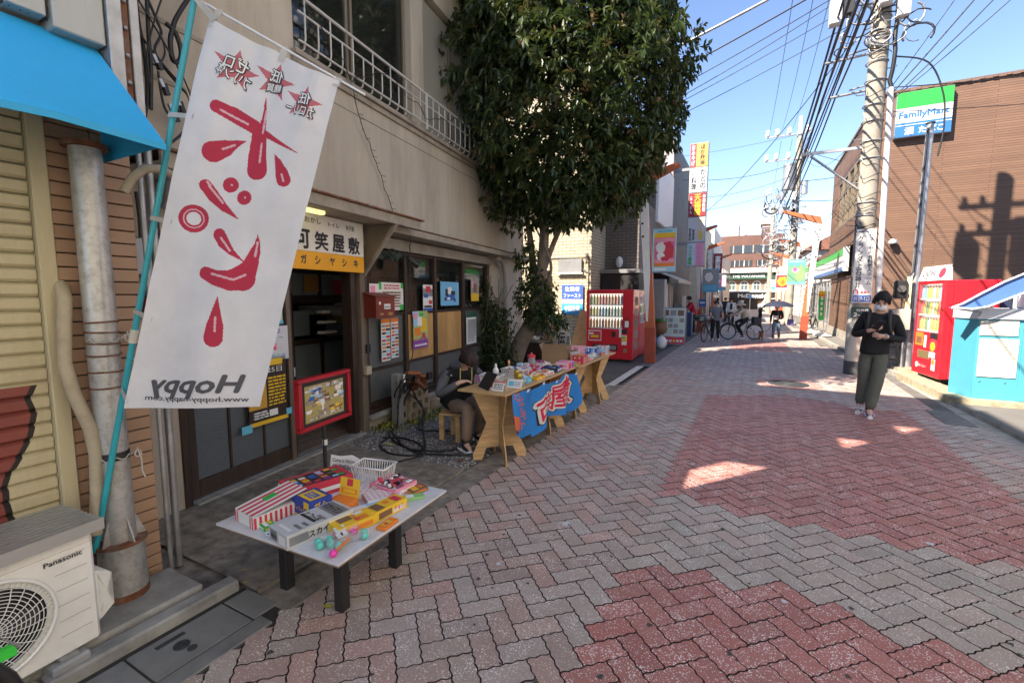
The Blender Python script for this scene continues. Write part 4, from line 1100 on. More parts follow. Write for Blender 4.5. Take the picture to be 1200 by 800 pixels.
for s, cx, cy, w, h, an in (('ゼロ', 280, 77, 25, 17, .32), ('プリン体', 276, 91, 38, 14, .55), ('低', 324, 89, 15, 15, .25), ('糖質', 321, 103, 18, 10, .2), ('低', 359, 118, 15, 14, .2), ('カロリー', 353, 131, 34, 12, .32)):
    ftxt(s, cx, cy, w + 3, h + 3, an, ink, .13, .003)
    ftxt(s, cx, cy, w, h, an, white, .02, .0045)
dg = flat('charcoal_print', (.07, .07, .08))
ftxt('Hoppy', 231.5, 453, 108, 29, .012, dg, .05, .003, -.3)
ftxt('www.hoppy-happy.com', 229.5, 468, 117, 8, .03, dg, .02, .003)
dirty = flat('dirty_white_tape', (.50, .48, .43), .8, dirt=.3)
PT, PB = Vector((-2.31, 1.315, 3.12)), Vector((-2.83, .925, .36))
MB().m(teal).cyl(PB, PT, .0135, .0125, 14).build('pole', flag)
q = PB.lerp(PT, .39)
MB().m(flat('cream_joint', (.60, .57, .46))).cyl(q - (PT - PB).normalized() * .045, q + (PT - PB).normalized() * .02, .018, n=14).build('pole_joint', flag)
MB().m(white).cyl((-2.318, 1.31, 2.965), (-1.62, 1.615, 2.53), .0055, n=8).build('cross_rod', flag)
def ribbon(a, b, w, name, up=None):
    a = Vector(a); b = Vector(b); d = (b - a).normalized(); s = d.cross(FN).normalized() * w / 2
    MB().m(dirty).add([a - s + FN * .003, b - s + FN * .003, b + s + FN * .003, a + s + FN * .003], [(0, 1, 2, 3)]).build(name, flag)
for s, t0 in ((.03, .075), (.55, .02), (.985, .0)):
    p = fpos(s, .02); rod = Vector((-2.318, 1.31, 2.965)).lerp(Vector((-1.62, 1.615, 2.53)), .10 + s * .76)
    ribbon(rod + Vector((0, 0, .01)), p, .03, 'loop')
for t in (.25, .52, .77, .985):
    p = fpos(.06 if t < .9 else .02, t); 
    z = p.z + .03; k = (z - PB.z) / (PT.z - PB.z); pp = PB.lerp(PT, k)
    ribbon(pp + FN * .015 - (p - pp) * .12, p, .022, 'loop')
ribbon(PB.lerp(PT, .955) - Vector((.015, 0, 0)) + FN * .014, fpos(.05, .0), .03, 'loop')
# ---------------------------------------------------------------- red framed display panel on its stand
ds = thing('display_stand', 'red framed panel with a photo of a room, on a black stand before the doorway', 'display board', (-2.78, 2.25, 0), rad(10))
T = rootmat(ds)
def A(): return MB(T)
redf = flat('red_frame', (.42, .012, .025), .35, coat=.3)
mb = A().m(redf)
w, h = .27, .185; zc = .865
for a, b, c, d in ((-w, w, h - .028, h), (-w, w, -h, -h + .028)): mb.bbox(0, .055, a, b, zc + c, zc + d, .005)
for a, b in ((-w, -w + .03), (w - .03, w)): mb.bbox(.001, .054, a, b, zc - h + .03, zc + h - .03, .005)
mb.build('frame', ds)
A().m(redf).tube([(.056, -w + .012, zc - h + .012), (.056, w - .012, zc - h + .012), (.056, w - .012, zc + h - .012), (.056, -w + .012, zc + h - .012)], .004, 5, True).build('frame_bead', ds)
A().m(black).box(.005, .03, -w + .02, w - .02, zc - h + .02, zc + h - .02).build('back_panel', ds)
pm = A().m(flat('photo_floor', (.40, .34, .12))).box(.031, .033, -.2, .2, zc - .135, zc + .125)
RR = random.Random(4)
x = .0331
for k in range(90):
    a, b = RR.uniform(-.2, .17), RR.uniform(-.13, .1)
    top = b > .0
    pm.m(RR.choice([paper, blueink, ltblue, brown, grey] if top else [yellow, paper, brown, trimw])).box(x, x + .0004, a, min(.2, a + RR.uniform(.01, .07)), zc + b, zc + b + RR.uniform(.006, .03)); x += .00002
pm.m(white).box(x, x + .0004, -.04, -.02, zc - .07, zc - .02).box(x, x + .0004, .09, .14, zc - .0, zc + .02).box(x, x + .0004, -.05, -.01, zc - .03, zc + .01)
pm.build('photo_print', ds)
for s, b, hh in (('だがし屋さん', .105, .03), ('あそびにきてね', -.115, .022)):
    txt(s, ds, ink, T @ Vector((x + .0012, 0, zc + b)), T.to_3x3() @ Vector((0, 1, 0)), ZZ, .33, hh + .006, .09)
    txt(s, ds, white, T @ Vector((x + .002, 0, zc + b)), T.to_3x3() @ Vector((0, 1, 0)), ZZ, .33, hh, .02)
A().m(black).cyl((.01, 0, 0), (.01, 0, zc - h + .01), .014, n=12).cyl((.01, 0, 0), (.01, 0, .015), .14, n=24).build('stand', ds)
A().m(paper).box(.0, .027, -.012, .012, .52, .56).build('tag', ds)
# ---------------------------------------------------------------- low display table with boxes of sweets
tb = thing('display_table', 'low table of rough white board on square black legs, nearest, covered with sweet boxes', 'table', (-2.02, 1.73, 0), rad(2.6))
T = rootmat(tb)
wtop = mat('white_painted_board', (.62, .63, .64), .45, var=.06, scale=5, bmp=.3, bscale=60, dirt=.3, dcol=(.30, .29, .28), dscale=14)
A().m(wtop).bbox(-.43, .43, -.43, .43, .428, .44, .002).build('tabletop', tb)
A().m(flat('raw_board_edge', (.22, .14, .09))).box(-.4285, .4285, -.4285, .4285, .421, .4275).build('board_edge', tb)
for a, b in ((.19, -.19), (.19, .23), (-.22, -.19), (-.22, .23)):
    A().m(flat('black_leg', (.014, .014, .015), .5)).bbox(a - .028, a + .028, b - .028, b + .028, 0, .42, .003).build('leg', tb)
A().m(black).box(-.22, .22, -.2, .24, .38, .42).build('apron', tb)
TZ = .4415
def item(name, label, cat, c, rz, group=None): return thing(name, label, cat, (c[0], c[1], c[2] if len(c) > 2 else TZ), rz, group)
def card_box(name, label, cat, c, rz, d, body, prints=(), texts=(), lid=None, z=None, group=None, fill=None):
    """a carton: d = width (x), depth (y), height; prints on faces F (front, -y) R (+x) T (top): (face, a0, a1, b0, b1, material)"""
    t = item(name, label, cat, (*c[:2], z if z is not None else TZ), rz, group); Tm = rootmat(t)
    if z is None: d = tuple(q * 1.13 for q in d)
    w, dd, h = d
    mb = MB(Tm).m(body)
    if fill is None: mb.bbox(-w / 2, w / 2, -dd / 2, dd / 2, 0, h, .0015)
    else:
        mb.box(-w / 2, w / 2, -dd / 2, -dd / 2 + .003, 0, h).box(-w / 2, w / 2, dd / 2 - .003, dd / 2, 0, h).box(-w / 2, -w / 2 + .003, -dd / 2 + .003, dd / 2 - .003, 0, h).box(w / 2 - .003, w / 2, -dd / 2 + .003, dd / 2 - .003, 0, h).box(-w / 2, w / 2, -dd / 2, dd / 2, 0, .003)
    mb.build('carton', t)
    if prints:
        mb = MB(Tm)
        for k, (f, a0, a1, b0, b1, mt) in enumerate(prints):
            e = .0004 + .00015 * k; mb.m(mt)
            if f == 'F': mb.add([(-w / 2 + a0 * w, -dd / 2 - e, b0 * h), (-w / 2 + a1 * w, -dd / 2 - e, b0 * h), (-w / 2 + a1 * w, -dd / 2 - e, b1 * h), (-w / 2 + a0 * w, -dd / 2 - e, b1 * h)], [(0, 1, 2, 3)])
            if f == 'R': mb.add([(w / 2 + e, -dd / 2 + a0 * dd, b0 * h), (w / 2 + e, -dd / 2 + a1 * dd, b0 * h), (w / 2 + e, -dd / 2 + a1 * dd, b1 * h), (w / 2 + e, -dd / 2 + a0 * dd, b1 * h)], [(0, 1, 2, 3)])
            if f == 'T': mb.add([(-w / 2 + a0 * w, -dd / 2 + b0 * dd, h + e), (-w / 2 + a1 * w, -dd / 2 + b0 * dd, h + e), (-w / 2 + a1 * w, -dd / 2 + b1 * dd, h + e), (-w / 2 + a0 * w, -dd / 2 + b1 * dd, h + e)], [(0, 1, 2, 3)])
        mb.build('print', t)
    X3 = Tm.to_3x3() @ Vector((1, 0, 0)); Y3 = Tm.to_3x3() @ Vector((0, 1, 0))
    for s, f, a, b, ww, hh, mt in texts:
        e = .0006 + .00015 * len(prints)
        if f == 'F': txt(s, t, mt, Tm @ Vector((-w / 2 + a * w, -dd / 2 - e, b * h)), X3, ZZ, ww * w, hh * h, .05)
        if f == 'R': txt(s, t, mt, Tm @ Vector((w / 2 + e, -dd / 2 + a * dd, b * h)), Y3, ZZ, ww * dd, hh * h, .05)
        if f == 'T': txt(s, t, mt, Tm @ Vector((-w / 2 + a * w, -dd / 2 + b * dd, h + e)), X3, Y3, ww * w, hh * dd, .05)
    if lid:
        a, mt2, pr, tx = lid; ca, sa = math.cos(a), math.sin(a)
        L = dd * .95; p0 = Vector((0, dd / 2, h)); dv = Vector((0, ca, sa)) * L; nv = Vector((0, sa, -ca))
        mb = MB(Tm).m(mt2).prism([Vector((-w / 2, dd / 2, h)), Vector((w / 2, dd / 2, h)), Vector((w / 2, dd / 2, h)) + dv, Vector((-w / 2, dd / 2, h)) + dv], nv * .002)
        for k, (a0, a1, b0, b1, m3) in enumerate(pr):
            mb.m(m3).add([p0 + Vector(((a0 - .5) * w, 0, 0)) + dv * b0 - nv * (.0006 + k * .0002), p0 + Vector(((a1 - .5) * w, 0, 0)) + dv * b0 - nv * (.0006 + k * .0002), p0 + Vector(((a1 - .5) * w, 0, 0)) + dv * b1 - nv * (.0006 + k * .0002), p0 + Vector(((a0 - .5) * w, 0, 0)) + dv * b1 - nv * (.0006 + k * .0002)], [(0, 1, 2, 3)])
        mb.build('lid', t)
        if tx: txt(tx[0], t, tx[1], Tm @ (p0 + dv * .55 - nv * .003), X3, Tm.to_3x3() @ (dv if a > -9 else -dv), w * .8, L * .45, .05)
    if fill:
        mb = MB(Tm)
        for k in range(fill[0]):
            mb.m(RR.choice(fill[1]))
            x, y = RR.uniform(-w / 2 + .015, w / 2 - .015), RR.uniform(-dd / 2 + .015, dd / 2 - .015)
            mb.obox((x, y, h * RR.uniform(.5, 1.25)), (RR.uniform(.02, .045), RR.uniform(.015, .03), .008), (RR.uniform(-.4, .4), RR.uniform(-.4, .4), RR.uniform(0, 3)))
        mb.build('sweets', t)
    return t
stripes = [('T', k / 9, k / 9 + .055, 0, 1, redink) for k in range(9)] + [('F', k / 9, k / 9 + .055, 0, .95, redink) for k in (0, 1, 7, 8)] + [('R', k / 11, k / 11 + .045, 0, .95, redink) for k in range(11)] + [('T', .25, .8, .25, .75, white), ('T', .35, .6, .35, .6, green)]
card_box('snack_box', 'red and white striped snack box with tilted lid, left corner of the low table', 'snack box', (-2.26, 1.485), rad(-6), (.17, .26, .055), paper, stripes[9:], (('うまい', 'T', .5, .5, .4, .2, ink),), lid=None)
mb = MB(rootmat(bpy.data.objects['snack_box']) @ Matrix.Scale(1.13, 4)).m(paper)
for k in range(9): mb.m(redink if k % 2 else paper).add([(-.085 + k * .0189, -.13, .058), (-.085 + (k + 1) * .0189, -.13, .058), (-.085 + (k + 1) * .0189, .13, .10), (-.085 + k * .0189, .13, .10)], [(0, 1, 2, 3)])
mb.m(green).add([(-.04, -.03, .0765), (.0, -.03, .0765), (.0, .03, .087), (-.04, .03, .087)], [(0, 1, 2, 3)])
mb.build('lid', bpy.data.objects['snack_box'])
card_box('snack_box', 'large red carton of mixed toy sweets behind the striped box on the low table', 'snack box', (-2.30, 1.80), rad(-16), (.19, .32, .075), redink, [('T', .1, .9, .08, .92, flat('dark_mix', (.06, .04, .06)))] + [('T', a, a + .12, b, b + .1, RR.choice(INKS)) for a in (.12, .27, .42, .57, .74) for b in (.1, .25, .4, .55, .7, .8)] + [('R', .1, .9, .3, .6, white), ('F', .05, .95, .1, .9, paper), ('F', .2, .8, .3, .7, redink)])
card_box('snack_box', 'blue and yellow gum box left of the centre of the low table', 'snack box', (-2.085, 1.60), rad(-9), (.15, .12, .085), flat('deep_blue_ink', (.02, .05, .30)), [('F', 0, 1, 0, .12, yellow), ('F', .7, 1, .6, 1, yellow), ('R', 0, 1, .35, .45, yellow), ('T', .12, .88, .15, .85, yellow), ('T', .25, .75, .3, .7, blueink)], (('フィリックス', 'F', .5, .45, .8, .3, yellow), ('ガム', 'T', .5, .5, .4, .3, yellow), ('ガム', 'R', .5, .72, .6, .3, yellow)))
card_box('snack_box', 'yellow carton with a red seal on its upright lid, middle of the low table', 'snack box', (-1.97, 1.70), rad(4), (.125, .09, .05), orange, [('F', .05, .95, .5, .95, yellow), ('F', .1, .5, .1, .4, brown), ('F', .5, .9, .15, .3, paper)], (), lid=(rad(78), yellow, [(.35, .65, .55, .95, redink), (.1, .9, .12, .42, orange), (.2, .8, .18, .36, yellow)], None))
card_box('snack_box', 'flat white toy kit box printed black and grey, front of the low table', 'snack box', (-1.92, 1.47), rad(-9), (.155, .31, .062), flat('grey_white_card', (.50, .52, .52)), [('T', .05, .95, .7, .95, grey), ('F', .1, .45, .15, .9, grey), ('F', .55, .9, .2, .8, paper), ('R', .03, .3, .2, .8, grey), ('R', .6, .95, .2, .8, paper)] + [('T', RR.uniform(.05, .7), RR.uniform(.75, .95), b, b + .05, RR.choice([ink, grey, paper])) for b in (.08, .2, .3, .42, .55)], (('スカイマン', 'T', .5, .82, .85, .14, ink), ('ヒコーキ', 'T', .5, .5, .7, .12, ink), ('スカイ', 'R', .45, .5, .3, .5, ink), ('NO.14', 'F', .3, .5, .3, .3, ink)))
card_box('sweet_packet', 'pale blue and white flat packet beside the yellow carton', 'sweet packet', (-1.83, 1.73), rad(-25), (.10, .17, .02), ltblue, [('T', .1, .5, .1, .6, paper), ('T', .5, .9, .4, .9, cyan)])
card_box('sweet_packet', 'pink and white patterned packets fanned behind the chocolate boxes', 'sweet packet', (-1.87, 1.90), rad(-30), (.12, .17, .03), paper, [('T', a, a + .1, b, b + .06, pink) for a in (.05, .25, .45, .65, .85) for b in (.05, .2, .35, .5, .65, .8)] + [('F', .1, .9, .2, .8, pink)])
card_box('snack_box', 'small yellow chocolate box with round cakes on the lid, right edge of the low table', 'snack box', (-1.725, 1.78), rad(-4), (.085, .20, .05), yellow, [('T', .1, .9, .1, .35, brown), ('T', .2, .6, .45, .6, orange), ('T', .15, .85, .7, .9, redink), ('R', .1, .5, .2, .8, brown), ('R', .55, .9, .2, .6, paper)], (('チョコ', 'R', .72, .5, .3, .4, redink),))
card_box('snack_box', 'yellow cake box with photograph of round cakes, just in front of the chocolate box', 'snack box', (-1.76, 1.58), rad(-12), (.10, .18, .045), yellow, [('T', .1, .55, .15, .5, brown), ('T', .5, .9, .5, .85, orange), ('T', .1, .3, .6, .85, paper), ('R', .1, .9, .2, .7, orange)], (('ケーキ', 'T', .5, .55, .6, .2, redink),))
card_box('open_box', 'pink open box of wrapped sweets at the back right of the low table', 'open box', (-1.90, 2.03), rad(-3), (.19, .16, .045), pink, [('F', .1, .3, .2, .8, paper), ('F', .45, .75, .2, .8, redink), ('R', .1, .9, .3, .6, paper)], (), fill=(26, [white, redink, ink, yellow, brown, pink]))
card_box('sweet_packet', 'bright green sweet packet lying near the back right edge of the low table', 'sweet packet', (-1.72, 1.98), rad(-40), (.05, .13, .015), flat('light_green', (.25, .52, .18)), [('T', .1, .9, .3, .6, white)])
card_box('sweet_packet', 'white packet with pink stars lying behind the yellow carton', 'sweet packet', (-2.02, 1.90), rad(25), (.10, .15, .02), paper, [('T', a, a + .12, b, b + .1, pink) for a in (.1, .4, .7) for b in (.1, .35, .6, .8)])
card_box('sweet_packet', 'turquoise and white packet between the chocolate boxes and the toy kit', 'sweet packet', (-1.84, 1.60), rad(15), (.06, .14, .02), cyan, [('T', .15, .85, .2, .5, white), ('T', .2, .8, .6, .8, blueink)])
card_box('sweet_packet', 'small orange packet at the right edge beside the ball tubes', 'sweet packet', (-1.62, 1.68), rad(5), (.05, .10, .015), orange, [('T', .2, .8, .2, .7, yellow), ('T', .3, .7, .3, .5, redink)])
for lab, c, rz, d, mt, m2, m3 in (('small purple and white packet between the red carton and the paper stack', (-2.13, 1.93), 30, (.05, .09, .02), purple, white, pink),
    ('red and yellow packet leaning beside the blue gum box', (-1.99, 1.60), 8, (.05, .08, .035), redink, yellow, white),
    ('green and white packet in front of the red and white striped box', (-2.16, 1.38), -12, (.09, .05, .02), green, white, yellow),
    ('white packet with blue print near the left front edge of the low table', (-2.05, 1.36), 15, (.07, .05, .018), paper, blueink, redink),
    ('brown and gold packet at the back right corner of the low table', (-1.76, 2.08), -15, (.07, .10, .02), brown, yellow, orange),
    ('thin red and white packet against the pink open box', (-1.80, 1.93), 12, (.04, .12, .03), white, redink, pink)):
    card_box('sweet_packet', lab, 'sweet packet', c, rad(rz), d, mt, [('T', .1, .9, .15, .5, m2), ('T', .25, .75, .6, .85, m3), ('F', .1, .9, .3, .7, m2), ('R', .1, .9, .3, .7, m3), ('T', .15, .45, .2, .4, m3)])
mb = MB()
g_ = glassmat('clear_film', (.6, .6, .6), .1, .16)
ball = thing('ball_packet', 'clear film tubes of turquoise and pink balls, front corner of the low table', 'toy packet', (-1.7, 1.44, TZ))
tq = flat('turquoise_plastic', (.10, .56, .46), .3); hp = flat('hot_pink_plastic', (.80, .05, .38), .3)
for k, (x, y, mt) in enumerate(((-1.775, 1.385, tq), (-1.75, 1.425, tq), (-1.74, 1.365, tq), (-1.70, 1.395, tq), (-1.665, 1.41, tq), (-1.725, 1.41, tq), (-1.635, 1.35, hp), (-1.755, 1.51, hp), (-1.70, 1.53, hp), (-1.625, 1.53, tq), (-1.655, 1.555, tq))):
    MB().m(mt).ell((x, y, TZ + .018), (.0185, .0185, .018), 14, 10).build('ball', ball)
for k, (a, b) in enumerate((((-1.79, 1.40, TZ + .02), (-1.70, 1.56, TZ + .03)), ((-1.72, 1.38, TZ + .02), (-1.62, 1.56, TZ + .025)), ((-1.65, 1.34, TZ + .02), (-1.67, 1.48, TZ + .03)))):
    MB().m(g_).cyl(a, b, .026, .022, 10).build('film', ball)
for x, y in ((-1.74, 1.48), (-1.69, 1.45)): MB().m(paper).obox((x, y, TZ + .047), (.045, .05, .001), (.15, .1, -.4)).m(ink).obox((x, y, TZ + .0485), (.025, .008, .0006), (.15, .1, -.4)).build('price_sticker', ball)
MB().m(pink).obox((-1.73, 1.50, TZ + .03), (.04, .12, .002), (.1, 0, -.5)).m(orange).obox((-1.64, 1.41, TZ + .03), (.02, .10, .002), (.1, 0, .2)).build('card', ball)
def basket(c, rz, w, d, h, label, z=TZ, mt=None, name='basket', bars=11):
    t = item(name, label, 'basket', (c[0], c[1], z), rz); Tm = rootmat(t); mt = mt or flat('basket_white', (.74, .74, .72), .4)
    MB(Tm).m(mt).bbox(-w * .42, w * .42, -d * .42, d * .42, 0, .006, .002).build('bottom', t)
    R4 = [(-w / 2, -d / 2, h), (w / 2, -d / 2, h), (w / 2, d / 2, h), (-w / 2, d / 2, h)]
    MB(Tm).m(mt).tube(R4, .006, 6, True).tube([(x * 1.05, y * 1.05, z_) for x, y, z_ in R4], .004, 6, True).build('rim', t)
    mb = MB(Tm).m(mt)
    for q in range(bars):
        s = (q + .5) / bars - .5
        for sg_ in (-1, 1):
            mb.tube([(s * w * .84, sg_ * d * .42, .003), (s * w, sg_ * d * .5, h)], .0032, 4)
            if q % 2 == 0 or bars < 9: mb.tube([(sg_ * w * .42, s * d * .84, .003), (sg_ * w * .5, s * d, h)], .0032, 4)
    mb.build('side_bars', t)
    return t
basket((-2.10, 2.07), rad(12), .24, .15, .11, 'small empty white plastic basket at the back of the low table', bars=13)
ob = thing('welcome_sign', 'white cardboard welcome sign leaning at the back left of the low table', 'sign', (-2.37, 2.06, TZ), rad(12))
Tm = rootmat(ob)
MB(Tm).m(paper).prism([(-.10, 0, 0), (.10, .0, 0), (.11, .03, .10), (.05, .035, .12), (-.04, .032, .105), (-.11, .03, .11)], (0, .004, .0)).build('card', ob)
txt('Come in We\'re', ob, ink, Tm @ Vector((0, .018, .085)), Tm.to_3x3() @ Vector((1, 0, 0)), Tm.to_3x3() @ Vector((0, .28, 1)), .17, .025, .02)
txt('OPEN', ob, grey, Tm @ Vector((0, .003, .04)), Tm.to_3x3() @ Vector((1, 0, 0)), Tm.to_3x3() @ Vector((0, .28, 1)), .17, .045, .06)
for o_ in kids(ob):
    if o_.name.startswith('lettering'): o_.location = Vector((0, -.006, 0))
st_ = item('paper_stack', 'short stack of pale blue paper sheets with two black pens beside the basket', 'paper', (-2.23, 1.98), rad(20)); Tm = rootmat(st_)
for k in range(5): MB(Tm).m(flat('pale_blue_paper', (.52, .56, .64))).obox((RR.uniform(-.004, .004), 0, .003 + k * .0055), (.12, .16, .005), (0, 0, RR.uniform(-.06, .06))).build('sheet', st_)
MB(Tm).m(ink).cyl((-.08, -.02, .035), (.02, -.07, .035), .004, n=6).cyl((-.06, .04, .035), (.05, .01, .035), .004, n=6).build('pen', st_)
# ---------------------------------------------------------------- trestle tables of plywood
pl1 = wood('pale_plywood', (.66, .43, .21), (.50, .30, .13), (2, 2, 14), .55, 3)
ple = flat('plywood_edge', (.55, .42, .28))
def trestle_panel(mb, c, ang, L=.27, H=.70):
    P = [(-.28, 0), (-.19, 0), (-.14, .12), (.14, .12), (.19, 0), (.28, 0), (.285, .06), (.14, .37), (.275, .66), (.275, H), (-.275, H), (-.275, .66), (-.14, .37), (-.285, .06)]
    ca, sa = math.cos(ang), math.sin(ang); k = L / .28
    pts = [(c[0] + x * k * ca, c[1] + x * k * sa, z) for x, z in P]
    mb.m(pl1).prism(pts, (-sa * .012, ca * .012, 0))
TT = .70
def trestle_table(label, y0, y1, mids, x0=-2.50, x1=-1.97):
    t = thing('trestle_table', label, 'table', ((x0 + x1) / 2, y0, 0))
    MB().m(pl1).bbox(x0, x1, y0, y1, TT + .001, TT + .019, .002).build('tabletop', t)
    for m in mids:
        for a in (rad(44), rad(134)):
            mb = MB(); trestle_panel(mb, m, a, H=TT); mb.build('trestle_panel', t)
    return t
trestle_table('plywood trestle table nearest the seated woman, with blue cloth banner hung on its edge', 3.58, 5.42, ((-2.19, 3.86), (-2.22, 4.98)))
trestle_table('second plywood trestle table farther along, carrying boxes beside the red vending machine', 5.46, 7.15, ((-2.2, 5.78), (-2.16, 6.72)), -2.52, -1.93)
# cloth banner
bc = thing('cloth_banner', 'bright blue cloth banner with red and white Japanese lettering hung over the trestle table edge', 'banner', (-1.95, 4.4, .3))
blu = cloth('banner_blue', (.01, .19, .52), .12); bdk = cloth('banner_black', (.01, .01, .02), .05); bwh = cloth('banner_white', (.60, .58, .52), .1); brd = cloth('banner_red', (.58, .01, .05), .1); bor = cloth('banner_orange', (.62, .12, .05), .1)
def bpos(s, t, off=0):
    y = 3.68 + s * 1.74
    pin = abs(math.sin(s * math.pi * 2.6)) ** .7
    top = TT + .012 - .06 * pin * (1 if s > .25 else .3)
    drop = (.42 + .05 * math.sin(s * 9)) if s > .16 else .30 + .9 * s
    if s > .9: drop -= (s - .9) * 1.2
    z = top - t * drop
    x = -1.955 + .045 * math.sin(s * 19 + t * 1.5) * (.25 + t) + .03 * t + .012 * math.sin(s * 41)
    yy = y - .10 * t * (1 - s) * (1 if s < .3 else .3)
    return Vector((x + off, yy, z))
GB, HB = 220, 80
# glyph mask by rasterising the lettering outlines
def glyph_test(ch):
    vs, fs = glyphs(ch, .03)
    tris = [[(vs[i][0] + .5, vs[i][1] + .5) for i in f] for f in fs]
    G = 40; grid = [[0] * G for _ in range(G)]
    for tr in tris:
        bx0, bx1 = min(p[0] for p in tr), max(p[0] for p in tr); by0, by1 = min(p[1] for p in tr), max(p[1] for p in tr)
        for gy_ in range(max(0, int(by0 * G)), min(G, int(by1 * G) + 1)):
            for gx in range(max(0, int(bx0 * G)), min(G, int(bx1 * G) + 1)):
                if grid[gy_][gx]: continue
                px, py = (gx + .5) / G, (gy_ + .5) / G; sgn = None; ok = True
                for a, b in zip(tr, tr[1:] + tr[:1]):
                    cr = (b[0] - a[0]) * (py - a[1]) - (b[1] - a[1]) * (px - a[0])
                    if sgn is None: sgn = cr > 0
                    elif (cr > 0) != sgn: ok = False; break
                if ok: grid[gy_][gx] = 1
    return grid
mask = [[0] * (HB) for _ in range(GB)]
for ch, (a, b), (c, d) in (('可', (.30, .46), (.06, .62)), ('笑', (.44, .58), (.16, .74)), ('屋', (.56, .74), (.22, .84)), ('敷', (.72, .90), (.24, .92))):
    g2 = glyph_test(ch)
    for i in range(GB):
        for j in range(HB):
            s, t = (i + .5) / GB, 1 - (j + .5) / HB
            if a < s < b and c < t < d:
                x, y = (s - a) / (b - a), (t - c) / (d - c)
                if g2[min(39, int(y * 40))][min(39, int(x * 40))]: mask[i][j] = 1
mb = MB().m(blu).m(bdk).m(bwh).m(brd).m(bor); mb.smooth = True
mb.v = [tuple(bpos(i / GB, j / HB)) for j in range(HB + 1) for i in range(GB + 1)]
for j in range(HB):
    for i in range(GB):
        mm = 0
        s, t = (i + .5) / GB, (j + .5) / HB
        if mask[i][j]: mm = 3
        else:
            dmin = 9
            for di in range(-6, 7):
                for dj in range(-6, 7):
                    if 0 <= i + di < GB and 0 <= j + dj < HB and mask[i + di][j + dj]: dmin = min(dmin, math.hypot(di, dj))
            if dmin <= 4: mm = 2
            elif dmin <= 5.8: mm = 1
        if mm == 0:
            for cx, cy, n_, r1 in ((.10, .30, 8, .2), (.16, .62, 9, .2), (.04, .1, 7, .13)):
                dx, dy = (s - cx) * 4.1, t - cy; r = math.hypot(dx, dy); a = math.atan2(dy, dx)
                if .06 < r < r1 and math.cos(a * n_) > .25: mm = 4
            if s < .09 and t > .62: mm = 4
        mb.f.append((j * (GB + 1) + i, j * (GB + 1) + i + 1, (j + 1) * (GB + 1) + i + 1, (j + 1) * (GB + 1) + i)); mb.mi.append(mm); mb.sm.append(True)
mb.build('cloth', bc)
for s in (.18, .40, .62, .97): MB().m(paper).obox(bpos(s, .02, .006), (.004, .05, .03), (0, .3, 0)).build('tape', bc)
# goods on the trestle tables
z2 = TT + .0195
def place(*a, **k): return card_box(*a, z=z2, **k)
tablet = item('tablet', 'black tablet computer in an open folding case at the near end of the trestle table', 'tablet', (-2.30, 3.72, z2), rad(-35)); Tm = rootmat(tablet)
MB(Tm).m(black).prism([(-.12, 0, 0), (.12, 0, 0), (.12, .10, .15), (-.12, .10, .15)], (0, .008, 0)).build('screen', tablet)
MB(Tm).m(grey).prism([(-.10, .01, 0), (.11, .01, 0), (.11, .13, .004), (-.10, .13, .004)], (0, 0, .004)).prism([(-.10, .13, 0), (.1, .13, 0), (.1, .07, .10), (-.1, .07, .10)], (0, .003, 0)).build('case_stand', tablet)
def tent(c, rz, w, h, label, top, pr):
    t = item('price_card', label, 'price card', (*c, z2), rad(rz)); Tm = rootmat(t)
    MB(Tm).m(paper).prism([(-w / 2, -.03, 0), (w / 2, -.03, 0), (w / 2, .01, h), (-w / 2, .01, h)], (0, .002, 0)).prism([(-w / 2, .05, 0), (w / 2, .05, 0), (w / 2, .012, h), (-w / 2, .012, h)], (0, .002, 0)).build('card', t)
    mb = MB(Tm)
    for k, (a, b, c_, d, mt) in enumerate(pr): mb.m(mt).add([(-w / 2 + a * w, -.0305 + .04 * c_ - .0004 - k * 1e-4, h * c_), (-w / 2 + b * w, -.0305 + .04 * c_ - .0004 - k * 1e-4, h * c_), (-w / 2 + b * w, -.0305 + .04 * d - .0004 - k * 1e-4, h * d), (-w / 2 + a * w, -.0305 + .04 * d - .0004 - k * 1e-4, h * d)], [(0, 1, 2, 3)])
    mb.build('print', t)
tent((-2.14, 3.72), -2, .17, .085, 'white tent price card with a red top edge next to the tablet', redink, [(0, 1, .88, 1, redink), (.1, .25, .3, .65, redink)] + lines(3, .35, .9, .15, .8, ink))
tent((-2.05, 3.92), 4, .16, .08, 'white folded card with a teal square print behind the red edged card', cyan, [(.1, .45, .2, .75, cyan)] + lines(3, .5, .9, .2, .8, grey))
basket((-2.36, 4.0), rad(8), .22, .16, .09, 'low white plastic basket behind the tablet on the trestle table', z=z2)
b2 = basket((-2.27, 4.35), rad(0), .26, .20, .11, 'bigger white plastic basket full of toys with a gold balloon', z=z2)
mb = MB(); 
for k in range(14): mb.m(RR.choice([ink, white, grey, blueink])).obox((-2.27 + RR.uniform(-.09, .09), 4.35 + RR.uniform(-.06, .06), z2 + .10 + RR.uniform(0, .02)), (.05, .03, .012), (RR.uniform(-.5, .5), .2, RR.uniform(0, 3)))
mb.build('toys', b2)
MB().m(flat('gold_foil', (.5, .36, .06), .3, metal=.7)).ell((-2.12, 4.12, z2 + .075), (.05, .03, .045), 10, 8).ell((-2.16, 4.16, z2 + .11), (.03, .03, .03), 8, 6).build('balloon', b2)
tag(MB().m(white).ell((-2.42, 4.18, z2 + .09), (.035, .03, .05), 12, 8).ell((-2.42, 4.18, z2 + .15), (.015, .015, .03), 8, 6).ell((-2.42, 4.18, z2 + .02), (.04, .04, .03), 10, 6).build('figurine'), 'small white pointed figurine standing behind the first basket', 'figurine')
